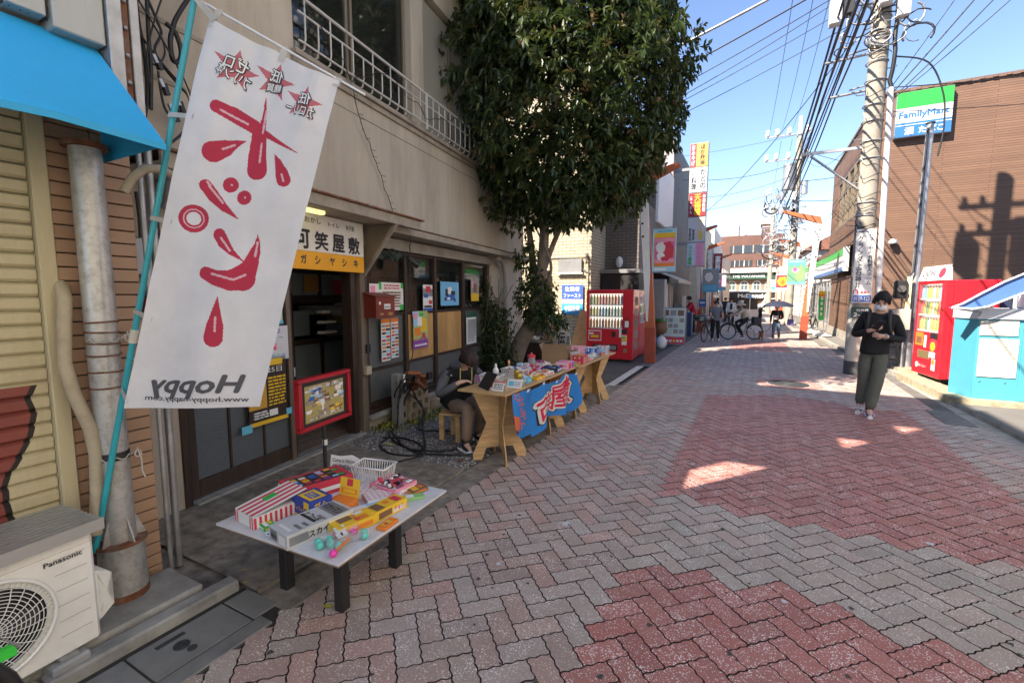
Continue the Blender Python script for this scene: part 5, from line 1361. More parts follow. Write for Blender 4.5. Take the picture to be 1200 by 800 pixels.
GOODS = [
 ((-2.10, 4.22), 5, (.12, .14, .05), cyan, 'small pale blue box of packets by the cloth banner, third item from the near end', 42),
 ((-2.08, 4.45), -5, (.15, .18, .035), yellow, 'open tray of yellow and brown sweets at the table edge', 38),
 ((-2.28, 4.62), 8, (.17, .16, .05), redink, 'open red tray of red and white wrapped sweets behind the yellow tray', 40),
 ((-2.10, 4.72), -3, (.16, .20, .04), white, 'open white tray of pale sweets in clear wrap at the middle of the table edge', 40),
 ((-2.30, 4.88), 4, (.18, .2, .06), pink, 'pink tray heaped with red packets in the middle of the first trestle table', 42),
 ((-2.12, 5.00), 6, (.2, .2, .05), flat('dark_navy', (.03, .05, .15)), 'navy tray of black and white sweets near the far end of the banner', 40),
 ((-2.33, 5.14), -6, (.18, .18, .07), white, 'white carton of red striped packets behind the navy tray', 40),
]
for c, rz, d, mt, label, nn in GOODS:
    cols = {cyan: [white, cyan, ltblue], yellow: [yellow, orange, brown, white], redink: [redink, white, pink], white: [white, redink, ltblue, yellow], pink: [redink, pink, white, grey]}.get(mt, [ink, white, blueink, grey])
    place('sweet_tray', label, 'sweet tray', c, rad(rz), d, mt, [('F', .1, .9, .3, .8, cols[0]), ('R', .1, .9, .3, .7, cols[1]), ('R', .3, .6, .4, .6, cols[-1])], (), fill=(nn, cols))
CN = [('yellow', yellow), ('red', redink), ('pale blue', ltblue), ('pink', pink), ('white', white), ('green', green), ('orange', orange), ('purple', purple)]
for k, (cn, cm) in enumerate(CN):
    place('sweet_packet', 'small %s packet standing in the back row on the first trestle table' % cn, 'sweet packet', (-2.44 + .03 * (k % 2), 4.60 + k * .095), rad(8 * (k % 3) - 8), (.06, .07, .05 + .025 * (k % 3)), cm, [('F', .15, .85, .3, .7, CN[(k + 3) % 8][1]), ('R', .15, .85, .2, .6, CN[(k + 4) % 8][1])])
    place('sweet_packet', 'small %s packet lying along the front edge of the far trestle table' % cn, 'sweet packet', (-2.02 - .03 * (k % 3), 5.52 + k * .085 + (.3 if k > 2 else 0) + (.35 if k > 5 else 0)), rad(20 - 9 * k), (.07, .05, .03), cm, [('F', .15, .85, .2, .8, CN[(k + 5) % 8][1]), ('T', .2, .8, .2, .8, CN[(k + 2) % 8][1])])
tj = item('sweet_jar', 'clear jar of sweets with a bright red lid, tall among the trays', 'jar', (-2.40, 5.02, z2), 0)
MB().m(glassmat('jar_plastic', (.5, .52, .6), .15, .5)).cyl((-2.4, 5.02, z2), (-2.4, 5.02, z2 + .14), .045, n=16).build('jar', tj)
MB().m(redink).cyl((-2.4, 5.02, z2 + .14), (-2.4, 5.02, z2 + .175), .048, n=16).ell((-2.4, 5.02, z2 + .175), (.02, .02, .03), 8, 6).build('lid', tj)
mb = MB()
for k in range(26): mb.m(RR.choice([redink, white, blueink])).ell((-2.4 + RR.uniform(-.028, .028), 5.02 + RR.uniform(-.028, .028), z2 + RR.uniform(.012, .12)), (.011, .011, .011), 6, 4)
mb.build('sweets', tj)
loly = item('spiral_lollipop', 'orange and white spiral lollipop sticking up behind the bigger basket', 'lollipop', (-2.42, 4.48, z2), 0)
MB().m(white).cyl((-2.42, 4.48, z2), (-2.42, 4.48, z2 + .12), .004, n=6).m(orange).cyl((-2.43, 4.47, z2 + .15), (-2.418, 4.478, z2 + .15), .032, n=16).m(white).ring((-2.415, 4.478, z2 + .15), (1, .5, 0), .02, .005, 14, 5).build('candy', loly)
kraft = mat('kraft_card', (.27, .18, .10), .8, var=.08, scale=3)
card_box('pink_box', 'pink and white patterned sweet carton at the far end of the first trestle table', 'snack box', (-2.06, 5.27), rad(3), (.17, .22, .085), pink, [('F', .05, .95, .1, .9, paper), ('F', .1, .9, .25, .75, pink), ('R', .05, .45, .1, .9, redink), ('R', .55, .95, .1, .9, purple), ('F', .2, .6, .4, .6, redink)], z=z2)
cbx = item('cardboard_box', 'open brown cardboard box with flaps up on the far trestle table', 'cardboard box', (-2.36, 5.72, z2), rad(12)); Tm = rootmat(cbx)
mb = MB(Tm).m(kraft); w, d, h = .17, .14, .15
mb.box(-w, w, -d, -d + .004, 0, h).box(-w, w, d - .004, d, 0, h).box(-w, -w + .004, -d + .004, d - .004, 0, h).box(w - .004, w, -d + .004, d - .004, 0, h).box(-w, w, -d, d, 0, .004)
mb.build('carton', cbx)
for pts, off in (([(-w, -d, h), (w, -d, h), (w - .02, -d - .02, h + .11), (-w + .02, -d - .02, h + .11)], (0, .003, 0)), ([(-w, d, h), (w, d, h), (w, d + .1, h + .06), (-w, d + .1, h + .06)], (0, .003, .002)), ([(w, -d, h), (w, d, h), (w + .11, d, h + .02), (w + .11, -d, h + .02)], (0, 0, .003)), ([(-w, -d, h), (-w, d, h), (-w - .04, d, h + .10), (-w - .04, -d, h + .10)], (.003, 0, 0))):
    MB(Tm).m(kraft).prism(pts, off).build('flap', cbx)
GOODS2 = [((-2.05, 5.80), 3, (.16, .24, .10), redink, 'orange and red striped carton beside the cardboard box on the far table', [orange, redink, white]),
 ((-2.30, 6.28), 2, (.26, .26, .16), pink, 'tall pink and white striped carton behind the cardboard box', [pink, white, redink]),
 ((-2.06, 6.15), -4, (.12, .16, .06), white, 'small crumpled white packet beyond the striped carton', [white, grey]),
 ((-2.12, 6.50), 6, (.2, .22, .13), blueink, 'blue and white carton near the far end of the far trestle table', [white, blueink, ltblue]),
 ((-2.05, 6.85), 0, (.16, .14, .13), paper, 'white carton with red edge, last item on the far trestle table', [redink, ltblue, paper])]
for c, rz, d, mt, label, cols in GOODS2:
    pr = [('F', k / 8, k / 8 + .07, .05, .95, cols[k % len(cols)]) for k in range(8)] + [('R', k / 8, k / 8 + .07, .05, .95, cols[(k + 1) % len(cols)]) for k in range(8)] + [('F', .15, .85, .35, .65, cols[1 % len(cols)]), ('T', .1, .9, .1, .9, cols[0])]
    place('snack_box', label, 'snack box', c, rad(rz), d, mt, pr)
mb = item('sweet_bags', 'rumpled clear bag of pale sweets between the cartons on the far table', 'sweet bag', (-2.05, 6.05, z2), 0)
q = MB().m(glassmat('bag_film', (.65, .65, .66), .2, .6)).ell((-2.03, 6.3, z2 + .045), (.06, .08, .05), 9, 6, fn=lambda p: p * (1 + .25 * noise.noise(p * 3)))
q.m(paper).ell((-2.03, 6.3, z2 + .035), (.05, .06, .03), 8, 5); q.build('bag', mb)
# ---------------------------------------------------------------- people
def skin(nodes, edges, mt, name, par, sub=1, root=0):
    """one continuous skinned surface grown round a skeleton; nodes = [(point, radius or (rx, ry))] in world coordinates"""
    me = bpy.data.meshes.new('t'); me.from_pydata([tuple(p) for p, r in nodes], edges, []); me.update()
    o = bpy.data.objects.new('t', me); COL.objects.link(o)
    m = o.modifiers.new('s', 'SKIN'); m.use_smooth_shade = True
    sv = me.skin_vertices[0].data
    for i, (p, r) in enumerate(nodes):
        sv[i].radius = r if hasattr(r, '__len__') else (r, r); sv[i].use_root = i == root
    if sub: o.modifiers.new('u', 'SUBSURF').levels = sub
    bpy.context.view_layer.update()
    m2 = bpy.data.meshes.new_from_object(o.evaluated_get(bpy.context.evaluated_depsgraph_get()))
    bpy.data.objects.remove(o); bpy.data.meshes.remove(me)
    inv = rootinv(par)
    for v in m2.vertices: v.co = inv @ v.co
    m2.materials.clear(); m2.materials.append(mt)
    for p in m2.polygons: p.use_smooth = True
    m2.name = name
    r = bpy.data.objects.new(name, m2); COL.objects.link(r); r.parent = par
    return r
sk = mat('skin', (.62, .38, .28), .5, var=.06); hairm = mat('black_hair', (.012, .010, .010), .75, var=.3, scale=60, bmp=.5, bscale=200); hair2 = mat('dark_red_hair', (.022, .010, .009), .7, var=.4, scale=60, bmp=.5, bscale=200)
def hand_nodes(N_, Ed, wi, wr, dirv, up, k=1.0, curl=.4):
    """palm, four fingers of unequal length and a thumb from the side of the palm, rooted at wrist node wi"""
    d = Vector(dirv).normalized(); u = Vector(up).normalized(); s = d.cross(u).normalized()
    pm = len(N_); N_.append((wr + d * .05 * k, (.028 * k, .016 * k))); Ed.append((wi, pm))
    for j, (off, L) in enumerate(((-.027, .062), (-.009, .072), (.009, .068), (.026, .052))):
        b = wr + d * .085 * k + s * off * k; n0 = len(N_)
        N_.append((b, .0095 * k)); N_.append((b + (d - u * curl).normalized() * L * .5 * k, .0085 * k)); N_.append((b + (d - u * curl).normalized() * L * .5 * k + (d * .4 - u * (curl + .6)).normalized() * L * .45 * k, .007 * k))
        Ed += [(pm, n0), (n0, n0 + 1), (n0 + 1, n0 + 2)]
    n0 = len(N_)
    N_.append((wr + d * .04 * k - s * .035 * k, .010 * k)); N_.append((wr + d * .075 * k - s * .05 * k - u * .012 * k, .009 * k)); Ed += [(pm, n0), (n0, n0 + 1)]
def person(label, J, face, shirt, trousers, shoes, hair, group=None, sleeve=1.0, k=1.0, hairfn=None, mask=None, legr=(.095, .07, .055), waist=None, tors=1.0, hat=None, sub=1):
    """J = joints in world coordinates (a = the person's side on the left of the picture, b = the other); face = facing direction of the head"""
    J = {q: Vector(v) for q, v in J.items()}
    base = (J['ankA'] + J['ankB']) / 2; base.z = 0
    t = thing('person', label, 'person', base, 0, group)
    N_ = []; Ed = []
    def nd(p, r, par_=None):
        N_.append((Vector(p), r)); i = len(N_) - 1
        if par_ is not None: Ed.append((par_, i))
        return i
    pel = nd(J['pel'], (.09 * k, .075 * k)); sp_ = nd(J['pel'].lerp(J['chest'], .5), (.09 * k, .07 * k), pel); ch = nd(J['chest'], (.10 * k, .075 * k), sp_)
    nb = nd(J['neck'], .055 * k, ch); F = Vector(face).normalized(); hu = (J['head'] - J['neck']).normalized()
    hb = nd(J['neck'].lerp(J['head'], .45), .052 * k, nb)
    h1 = nd(J['head'] - hu * .035 * k + F * .012, (.070 * k, .066 * k), hb); h2 = nd(J['head'] + hu * .03 * k, (.080 * k, .082 * k), h1); h3 = nd(J['head'] + hu * .085 * k, (.055 * k, .06 * k), h2)
    for a in 'AB':
        s = nd(J['sh' + a], .045 * k, ch); e = nd(J['el' + a], .040 * k, s); w = nd(J['wr' + a], .026 * k, e)
        d = (J['wr' + a] - J['el' + a]).normalized() if 'hd' + a not in J else J['hd' + a]
        upv = J.get('hu' + a, Vector((0, 0, 1))); upv = (upv - d * upv.dot(d)); upv = upv if upv.length > .1 else Vector((0, 1, 0))
        hand_nodes(N_, Ed, w, J['wr' + a], d, upv, k)
        hp = nd(J['hip' + a], .045 * k, pel); kn = nd(J['kn' + a], .045 * k, hp); an = nd(J['ank' + a], .038 * k, kn)
        td = J.get('toe' + a, J['ank' + a] + Vector((F.x, F.y, 0)).normalized() * .13); nd(td, .03 * k, an)
    skin(N_, Ed, sk, 'body', t, sub)
    def garment(pts, edges, mt, name): return skin([(Vector(p), r) for p, r in pts], edges, mt, name, t, sub)
    w0 = waist if waist else J['pel'] + Vector((0, 0, -.03 * k))
    pts = [(w0 + Vector((0, 0, -.05)), (.16 * k * tors, .125 * k * tors)), (w0, (.16 * k * tors, .125 * k * tors)), (J['pel'].lerp(J['chest'], .45), (.145 * k * tors, .115 * k * tors)), (J['chest'], (.165 * k * tors, .12 * k * tors)), (J['neck'] - hu * .03, (.075 * k, .07 * k))]
    ed = [(0, 1), (1, 2), (2, 3), (3, 4)]
    for a in 'AB':
        n0 = len(pts); end = J['el' + a].lerp(J['wr' + a], .93) if sleeve >= 1 else J['sh' + a].lerp(J['el' + a], sleeve)
        pts += [(J['sh' + a], .075 * k)]; ed += [(3, n0)]
        if sleeve >= 1: pts += [(J['el' + a], .058 * k), (end, .040 * k)]; ed += [(n0, n0 + 1), (n0 + 1, n0 + 2)]
        else: pts += [(end, .062 * k)]; ed += [(n0, n0 + 1)]
    garment(pts, ed, shirt, 'shirt')
    pts = [(J['pel'] + (J['chest'] - J['pel']) * .22, (.125 * k, .10 * k)), (J['pel'] - Vector((0, 0, .03 * k)), (.15 * k, .115 * k))]; ed = [(0, 1)]
    for a in 'AB':
        n0 = len(pts); an = J['kn' + a].lerp(J['ank' + a], .98)
        pts += [(J['hip' + a], legr[0] * k), (J['kn' + a], legr[1] * k), (J['kn' + a].lerp(J['ank' + a], .5), (legr[1] + legr[2]) / 2 * k * .95), (an, legr[2] * k)]
        ed += [(1, n0), (n0, n0 + 1), (n0 + 1, n0 + 2), (n0 + 2, n0 + 3)]
    garment(pts, ed, trousers, 'trousers')
    for a in 'AB':
        td = J.get('toe' + a, J['ank' + a] + Vector((F.x, F.y, 0)).normalized() * .13); dr = (td - J['ank' + a]); dr.z = 0; dr.normalize()
        an = J['ank' + a].copy(); hl_ = an - dr * .04; hl_.z = max(.045, an.z - .045); toe = td.copy(); toe.z = max(.032, td.z)
        o = skin([(an, .045 * k), (hl_, .045 * k), (hl_.lerp(toe, .55), (.048 * k, .04 * k)), (toe, (.042 * k, .030 * k))], [(0, 1), (1, 2), (2, 3)], shoes, 'shoe', t, sub)
        MB().m(black).tube([an + Vector((0, 0, .10)) * k, an + Vector((0, 0, .04)) * k, an], .045 * k, 10).build('sock', t)
        MB().m(white).tube([hl_ - dr * .03 + Vector((0, 0, -.035)), hl_.lerp(toe, .5) + Vector((0, 0, -.032)), toe + dr * .02 + Vector((0, 0, -.022))], [.03, .042, .028], 8).build('sole', o)
    # face
    side = F.cross(hu).normalized(); Fp = (F - hu * F.dot(hu)).normalized(); hc = J['head']
    M3 = Matrix((side, Fp, hu)).transposed()
    mbf = MB().m(sk)
    mbf.ell(hc + Fp * .078 * k - hu * .012 * k, (.012 * k, .018 * k, .022 * k), 8, 6, e=M3)
    for sg_ in (-1, 1): mbf.ell(hc + side * sg_ * .078 * k - hu * .005 * k, (.010 * k, .016 * k, .028 * k), 8, 6, e=M3)
    mbf.build('face_features', t)
    e2 = MB().m(ink)
    for sg_ in (-1, 1):
        e2.ell(hc + Fp * .070 * k + side * sg_ * .030 * k + hu * .008 * k, (.012 * k, .008 * k, .005 * k), 8, 5, e=M3)
        e2.ell(hc + Fp * .073 * k + side * sg_ * .030 * k + hu * .027 * k, (.016 * k, .006 * k, .004 * k), 8, 5, e=M3)
    if not mask: e2.m(flat('lips', (.35, .10, .09))).ell(hc + Fp * .070 * k - hu * .045 * k, (.020 * k, .008 * k, .006 * k), 8, 5, e=M3)
    e2.build('eyes', t)
    if mask:
        MB().m(mask).ell(hc + Fp * .028 * k - hu * .048 * k, (.068 * k, .068 * k, .058 * k), 14, 10, e=M3, fn=lambda p: Vector((p.x, max(p.y, -.2), p.z * (1 - .12 * abs(p.x))))).build('face_mask', t)
    hf = hairfn or (lambda p: p)
    if hair:
        def shape(p):
            q = p * (1.0 + noise.noise(p * 2.6) * .10 + noise.noise(p * 8) * .10)
            if p.y > .25 and p.z < .22: q = Vector((q.x * .8, min(q.y, .30), q.z))
            return hf(q)
        MB().m(hair).ell(hc + hu * .030 * k - Fp * .010 * k, (.092 * k, .098 * k, .102 * k), 34, 24, e=M3, fn=shape).build('hair', t)
    if hair:
        lk = MB().m(hair)
        for i in range(26):
            a = rad(-80 + i * 160 / 25); dv = (side * math.sin(a) + Fp * math.cos(a)) * k; e_ = noise.noise(Vector((i * 1.7, base.x, 0)))
            z1 = (.030 + .02 * e_ + (.028 if abs(i - 12.5) < 3 else 0)) if abs(a) < 1 else -.02
            lk.tube([hc + hu * .10 * k + dv * .045, hc + hu * .078 * k + dv * .078, hc + hu * (z1 + .02) * k + dv * .082 + side * e_ * .02, hc + hu * z1 * k + dv * .080 + side * e_ * .03], [.018 * k, .016 * k, .009 * k, .002], 5)
        lk.build('hair_locks', t)
    return t, hc, Fp, side, hu, M3
# seated woman
dn = flat('charcoal_hoodie', (.085, .088, .10), .9, var=.15, scale=8); vest = mat('black_fleece', (.014, .014, .016), .95, var=.2, bmp=.5, bscale=120); beigep = mat('beige_trousers', (.24, .165, .12), .9, var=.12, scale=6, bmp=.3, bscale=30)
WJ = dict(pel=(-2.92, 4.16, .43), chest=(-2.82, 4.09, .75), neck=(-2.72, 4.02, .885), head=(-2.62, 3.955, .955), shA=(-2.88, 3.92, .80), shB=(-2.72, 4.25, .80), elA=(-2.86, 3.74, .585), elB=(-2.58, 4.27, .62), wrA=(-2.64, 3.82, .735), wrB=(-2.56, 4.04, .715),
    hipA=(-2.88, 4.03, .42), hipB=(-2.82, 4.20, .42), knA=(-2.56, 3.86, .47), knB=(-2.52, 4.06, .46), ankA=(-2.58, 3.83, .10), ankB=(-2.66, 4.2, .09), toeA=(-2.49, 3.79, .04), toeB=(-2.55, 4.16, .04))
WJ['hdA'] = Vector((.55, .55, .1)); WJ['hdB'] = Vector((.5, -.6, .1))
t, hc, Fp, sd, hu, M3 = person('seated person at the trestle table, head bowed, dark bob, black vest, grey sleeves', WJ, (.62, -.40, -1.0), dn, beigep, black, hair2, k=.93, tors=.78, legr=(.10, .078, .066),
    hairfn=lambda p: Vector((p.x * 1.10, p.y * 1.04, p.z * 1.0 if p.z > -.1 else p.z * 1.42)) if p.y < .34 else Vector((p.x * 1.02, p.y + .28 * (p.z > -.75), p.z)))
skin([(Vector((-2.96, 4.17, .33)), (.21, .17)), (Vector((-2.90, 4.13, .56)), (.21, .17)), (Vector((-2.84, 4.10, .75)), (.21, .165)), (Vector((-2.87, 3.94, .80)), .115), (Vector((-2.74, 4.22, .80)), .115)], [(0, 1), (1, 2), (2, 3), (2, 4)], vest, 'vest', t)
MB().m(dn).ell((-2.80, 4.07, .87), (.12, .13, .055), 14, 8, fn=lambda p: p * (1 + .1 * noise.noise(p * 3))).build('hood', t)
for o_ in kids(t):
    if o_.name.startswith('shirt'):
        o_.data.materials.append(vest); a_, b_ = rootinv(t) @ Vector(WJ['pel']), rootinv(t) @ Vector(WJ['neck'])
        for p in o_.data.polygons:
            q_ = p.center - a_; d_ = (b_ - a_); k_ = max(0, min(1, q_.dot(d_) / d_.dot(d_)))
            if (q_ - d_ * k_).length < .185 and k_ < .96: p.material_index = 1
mb = MB().m(flat('yellow_drawstring', (.50, .40, .10)))
mb.tube([(-2.62, 4.02, .86), (-2.60, 3.99, .78), (-2.59, 3.97, .70)], .006, 5).tube([(-2.68, 3.90, .87), (-2.66, 3.86, .79), (-2.66, 3.87, .72)], .006, 5)
mb.build('drawstring', t)
mb = MB().m(white)
for p in ((-2.80, 3.90, .78), (-2.78, 3.95, .46), (-2.78, 3.95, .36)): mb.ell(p, (.008, .008, .008), 8, 6)
mb.build('button', t)
MB().m(white).tube([(-2.66, 3.80, .05), (-2.60, 3.785, .03), (-2.49, 3.765, .02)], .008, 5).build('shoe_stripe', t)
tag(MB().m(flat('patterned_case', (.30, .12, .20), .4)).m(grey).obox((-2.53, 4.0, .745), (.08, .15, .012), (.4, .3, .6)).m(flat('patterned_case', (.3, .12, .2))).obox((-2.528, 4.0, .753), (.06, .12, .003), (.4, .3, .6)).build('mobile_phone'), 'phone in a pink and grey patterned case held by the seated person', 'phone')
stool = thing('stool', 'low plywood stool under the seated person', 'stool', (-2.95, 4.18, 0), rad(20))
MB().m(pl1).obox((-2.95, 4.18, .31), (.30, .30, .02), (0, 0, .35)).build('seat', stool)
for a, b in ((-.11, -.11), (.11, -.11), (.11, .11), (-.11, .11)): MB().m(pl1).obox((-2.95 + a, 4.18 + b, .15), (.05, .05, .30), (0, 0, .35)).build('leg', stool)
# walking man with mask and phone
bk = mat('black_sweater', (.013, .013, .015), .9, var=.2, bmp=.3, bscale=300); olive = mat('grey_green_trousers', (.11, .12, .095), .85, var=.14, scale=5, bmp=.4, bscale=22); shb = flat('blue_white_trainer', (.05, .07, .22), .5)
o = Vector((1.40, 7.60, 0)); X_ = Vector((.970, -.243, 0)) * .80; Y_ = Vector((.243, .970, 0))      # picture right, away from the viewer
def P3(a, b, z): return o + X_ * a + Y_ * b + Vector((0, 0, z))
MJ = dict(pel=P3(.03, .02, .90), chest=P3(.06, 0, 1.24), neck=P3(.07, -.02, 1.41), head=P3(.085, -.07, 1.53), shA=P3(-.13, .02, 1.345), shB=P3(.27, .02, 1.31), elA=P3(-.25, .0, 1.08), elB=P3(.38, .0, 1.04), wrA=P3(-.02, -.22, 1.17), wrB=P3(.17, -.24, 1.10),
    hipA=P3(-.07, .02, .86), hipB=P3(.12, .02, .86), knA=P3(-.08, .05, .50), knB=P3(.10, -.04, .48), ankA=P3(-.12, .16, .12), ankB=P3(.03, -.03, .09), toeA=P3(-.13, .03, .04), toeB=P3(.06, -.17, .035))
MJ['hdA'] = X_ * .8 - Y_ * .2 + Vector((0, 0, .35)); MJ['hdB'] = -X_ * .85 - Y_ * .1 + Vector((0, 0, .12)); MJ['huA'] = -Y_; MJ['huB'] = -Y_
def topknot(p):
    lim = .02 + max(0, p.z + .02) * 2.4
    return Vector((p.x * (.98 + .04 * max(0, p.z)), min(p.y, lim, .93), p.z * (1.18 if p.z > 0 else .75)))
msk = mat('white_mask', (.72, .74, .76), .8, var=.03, bmp=.3, bscale=120)
t, hc, Fp, sd, hu, M3 = person('walking person in black sweater, grey green trousers and white mask, looking at a phone', MJ, -Y_ + Vector((0, 0, -.45)) + X_ * .05, bk, olive, shb, hairm, mask=msk, hairfn=topknot, legr=(.100, .080, .070), waist=P3(.03, .01, .88), tors=1.12, sub=2)
for sgn_, a in ((-1, 'A'), (1, 'B')):
    s0 = MJ['sh' + a] * 1.0
    q = P3(.07 + sgn_ * .13, 0, 0)
    MB().m(flat('strap_black', (.02, .02, .022))).tube([q + Vector((0, 0, 1.42)) , q - Y_ * .11 + Vector((0, 0, 1.36)), q - Y_ * .145 + X_ * sgn_ * .01 + Vector((0, 0, 1.22)), q - Y_ * .10 + X_ * sgn_ * .05 + Vector((0, 0, 1.06)), q + Y_ * .05 + X_ * sgn_ * .06 + Vector((0, 0, 1.0))], .020, 6).build('backpack_strap', t)
MB().m(flat('strap_black', (.02, .02, .022))).obox(P3(.07, .19, 1.2), (.25, .12, .38), (0, 0, rad(-14))).build('backpack', t)
MB().m(flat('watch', (.5, .5, .5), .3, metal=.8)).ring(MJ['wrB'], (MJ['wrB'] - MJ['elB']), .033, .008, 14, 5).build('wrist_watch', t)
mb = MB().m(white)
for a in 'AB':
    td = MJ['toe' + a]; an = MJ['ank' + a]; d = (td - an); d.z = 0; d.normalize(); s = Vector((d.y, -d.x, 0))
    for k in (-.02, .01, .04, .07): mb.tube([an + d * (k + .03) + s * .05 + Vector((0, 0, -.06)), an + d * (k + .04) + Vector((0, 0, .005 - k * .45)), an + d * (k + .03) - s * .05 + Vector((0, 0, -.06))], .007, 4)
mb.build('shoe_stripes', t)
ph = tag(MB().m(flat('phone_black', (.02, .02, .025), .2)).obox(P3(.075, -.285, 1.245), (.075, .012, .15), Matrix.Rotation(rad(-14), 4, 'Z') @ Matrix.Rotation(.55, 4, 'X') @ Matrix.Rotation(.5, 4, 'Y')).build('mobile_phone'), 'black phone held in the hand of the walking masked person', 'phone')
# a standing figure seen far off, from a compact pose
def far_person(label, x, y, h, facing, shirt, trousers, hair=hairm, shoes=black, pose='walk', sleeve=1.0, group=None, zoff=0, sub=1, lean=0):
    f = Vector((math.sin(facing), -math.cos(facing), 0)); s = Vector((math.cos(facing), math.sin(facing), 0)); k = h / 1.68; o = Vector((x, y, 0))
    def q(a, b, z): return o + s * a * k + f * b * k + Vector((0, 0, z * k + zoff))
    if pose == 'ride':
        J = dict(pel=q(0, -.12, .92), chest=q(0, .05, 1.22), neck=q(0, .11, 1.37), head=q(0, .15, 1.49), shA=q(-.18, .08, 1.29), shB=q(.18, .08, 1.29), elA=q(-.26, .25, 1.12), elB=q(.26, .25, 1.12), wrA=q(-.24, .42, 1.06), wrB=q(.24, .42, 1.06),
                 hipA=q(-.09, -.1, .88), hipB=q(.09, -.1, .88), knA=q(-.11, .28, .74), knB=q(.11, .22, .56), ankA=q(-.11, .14, .36), ankB=q(.11, .06, .17), toeA=q(-.11, .27, .32), toeB=q(.11, .2, .12))
    elif pose == 'stand':
        J = dict(pel=q(0, 0, .90), chest=q(0, lean * .5, 1.24), neck=q(0, lean, 1.40), head=q(0, lean + .03, 1.52), shA=q(-.18, lean * .7, 1.33), shB=q(.18, lean * .7, 1.33), elA=q(-.24, .1 + lean, 1.08), elB=q(.24, .1 + lean, 1.08), wrA=q(-.2, .30 + lean, 1.02), wrB=q(.2, .30 + lean, 1.02),
                 hipA=q(-.09, 0, .86), hipB=q(.09, 0, .86), knA=q(-.1, .02, .48), knB=q(.1, .02, .48), ankA=q(-.11, 0, .09), ankB=q(.11, 0, .09))
    else:
        J = dict(pel=q(0, 0, .90), chest=q(0, 0, 1.24), neck=q(0, .01, 1.40), head=q(0, .03, 1.52), shA=q(-.18, 0, 1.33), shB=q(.18, 0, 1.33), elA=q(-.24, -.06, 1.06), elB=q(.23, .04, 1.07), wrA=q(-.24, .04, .82), wrB=q(.17, .22, .98),
                 hipA=q(-.09, 0, .86), hipB=q(.09, 0, .86), knA=q(-.1, .12, .49), knB=q(.1, -.02, .47), ankA=q(-.1, .14, .09), ankB=q(.1, -.20, .12))
    return person(label, J, f, shirt, trousers, shoes, hair, group, sleeve=sleeve, k=k, sub=sub)
# ---------------------------------------------------------------- bicycles
def bicycle(name_label, x, y, rz, frame, basket_=True, child=False, group=None, label=None):
    t = thing('bicycle', label, 'bicycle', (x, y, 0), rz, group); Tm = rootmat(t) @ Matrix.Scale(.88, 4)
    def A(): return MB(Tm)                                # local: +x is forward
    r = .31
    for q, wx in enumerate((-.52, .52)):
        w = A().m(rubber).ring((wx, 0, r + .02), (0, 1, 0), r, .022, 30, 8).build('wheel', t)
        A().m(galv).ring((wx, 0, r + .02), (0, 1, 0), r - .03, .010, 30, 5).build('rim', w)
        mb = A().m(galv).cyl((wx, -.04, r + .02), (wx, .04, r + .02), .02, n=10)
        for k in range(16):
            a = k * math.pi / 8; mb.tube([(wx, (-1) ** k * .02, r + .02), (wx + (r - .03) * math.cos(a), 0, r + .02 + (r - .03) * math.sin(a))], .0022, 3)
        mb.build('spokes', w)
        A().m(black if q else frame).tube([(wx + (r + .04) * math.cos(a), 0, r + .02 + (r + .04) * math.sin(a)) for a in [rad(20 + k * 16) for k in range(9)]], [.004] + [.022] * 7 + [.004], 6).build('mudguard', t)
    A().m(frame).tube([(.40, 0, .88), (.44, 0, .72), (.52, 0, .33)], .018).tube([(.43, 0, .74), (.1, 0, .45), (-.12, 0, .32), (-.2, 0, .62), (-.24, 0, .80)], .02).tube([(-.12, 0, .32), (-.52, 0, .33), (-.2, 0, .62)], .014).tube([(.43, 0, .64), (.05, 0, .36), (-.12, 0, .30)], .016).build('frame', t)
    A().m(galv).tube([(.28, -.27, 1.0), (.38, -.2, 1.02), (.41, 0, .96), (.38, .2, 1.02), (.28, .27, 1.0)], .013).tube([(.40, 0, .88), (.41, 0, .97)], .015).build('handlebar', t)
    for sy in (-1, 1): A().m(rubber).cyl((.22, sy * .285, 1.0), (.32, sy * .25, 1.005), .017, n=8).build('grip', t)
    A().m(black).ell((-.26, 0, .84), (.14, .09, .04), 12, 6).build('saddle', t)
    A().m(galv).cyl((-.12, -.05, .31), (-.12, .05, .31), .07, n=18).tube([(-.12, -.08, .31), (-.02, -.09, .18), (-.02, -.15, .18)], .01).tube([(-.12, .08, .31), (-.22, .09, .44), (-.22, .15, .44)], .01).build('crank', t)
    A().m(galv).tube([(-.50, -.06, .33), (-.60, -.09, .02)], .01).build('kickstand', t)
    if basket_:
        b = flat('basket_wire', (.10, .10, .10), .5); mb = A().m(b)
        for z, k in ((.72, .85), (.80, .9), (.88, .95), (.96, 1)): mb.tube([(.48, -.16 * k, z), (.48, .16 * k, z), (.48 + .26 * k, .16 * k, z), (.48 + .26 * k, -.16 * k, z)], .006, 4, True)
        for k in range(9):
            s = -.15 + k * .0375; mb.tube([(.71, s * .85, .72), (.74, s, .96)], .004, 3)
        mb.box(.48, .70, -.13, .13, .715, .72)
        mb.build('basket', t)
    if child:
        A().m(flat('child_seat_dark', (.03, .035, .04))).bbox(-.72, -.68, -.17, .17, .55, 1.25, .02).bbox(-.68, -.36, -.17, .17, .62, .68, .02).bbox(-.70, -.42, -.18, -.15, .62, .95, .01).bbox(-.70, -.42, .15, .18, .62, .95, .01).ell((-.69, 0, 1.25), (.06, .16, .14), 10, 8).build('child_seat', t)
    else:
        mb = A().m(galv)
        for k in (-.06, 0, .06): mb.tube([(-.28, k, .70), (-.68, k, .70)], .007, 4)
        mb.tube([(-.66, .05, .70), (-.52, .05, .33)], .006, 4); mb.build('rack', t)
    return t
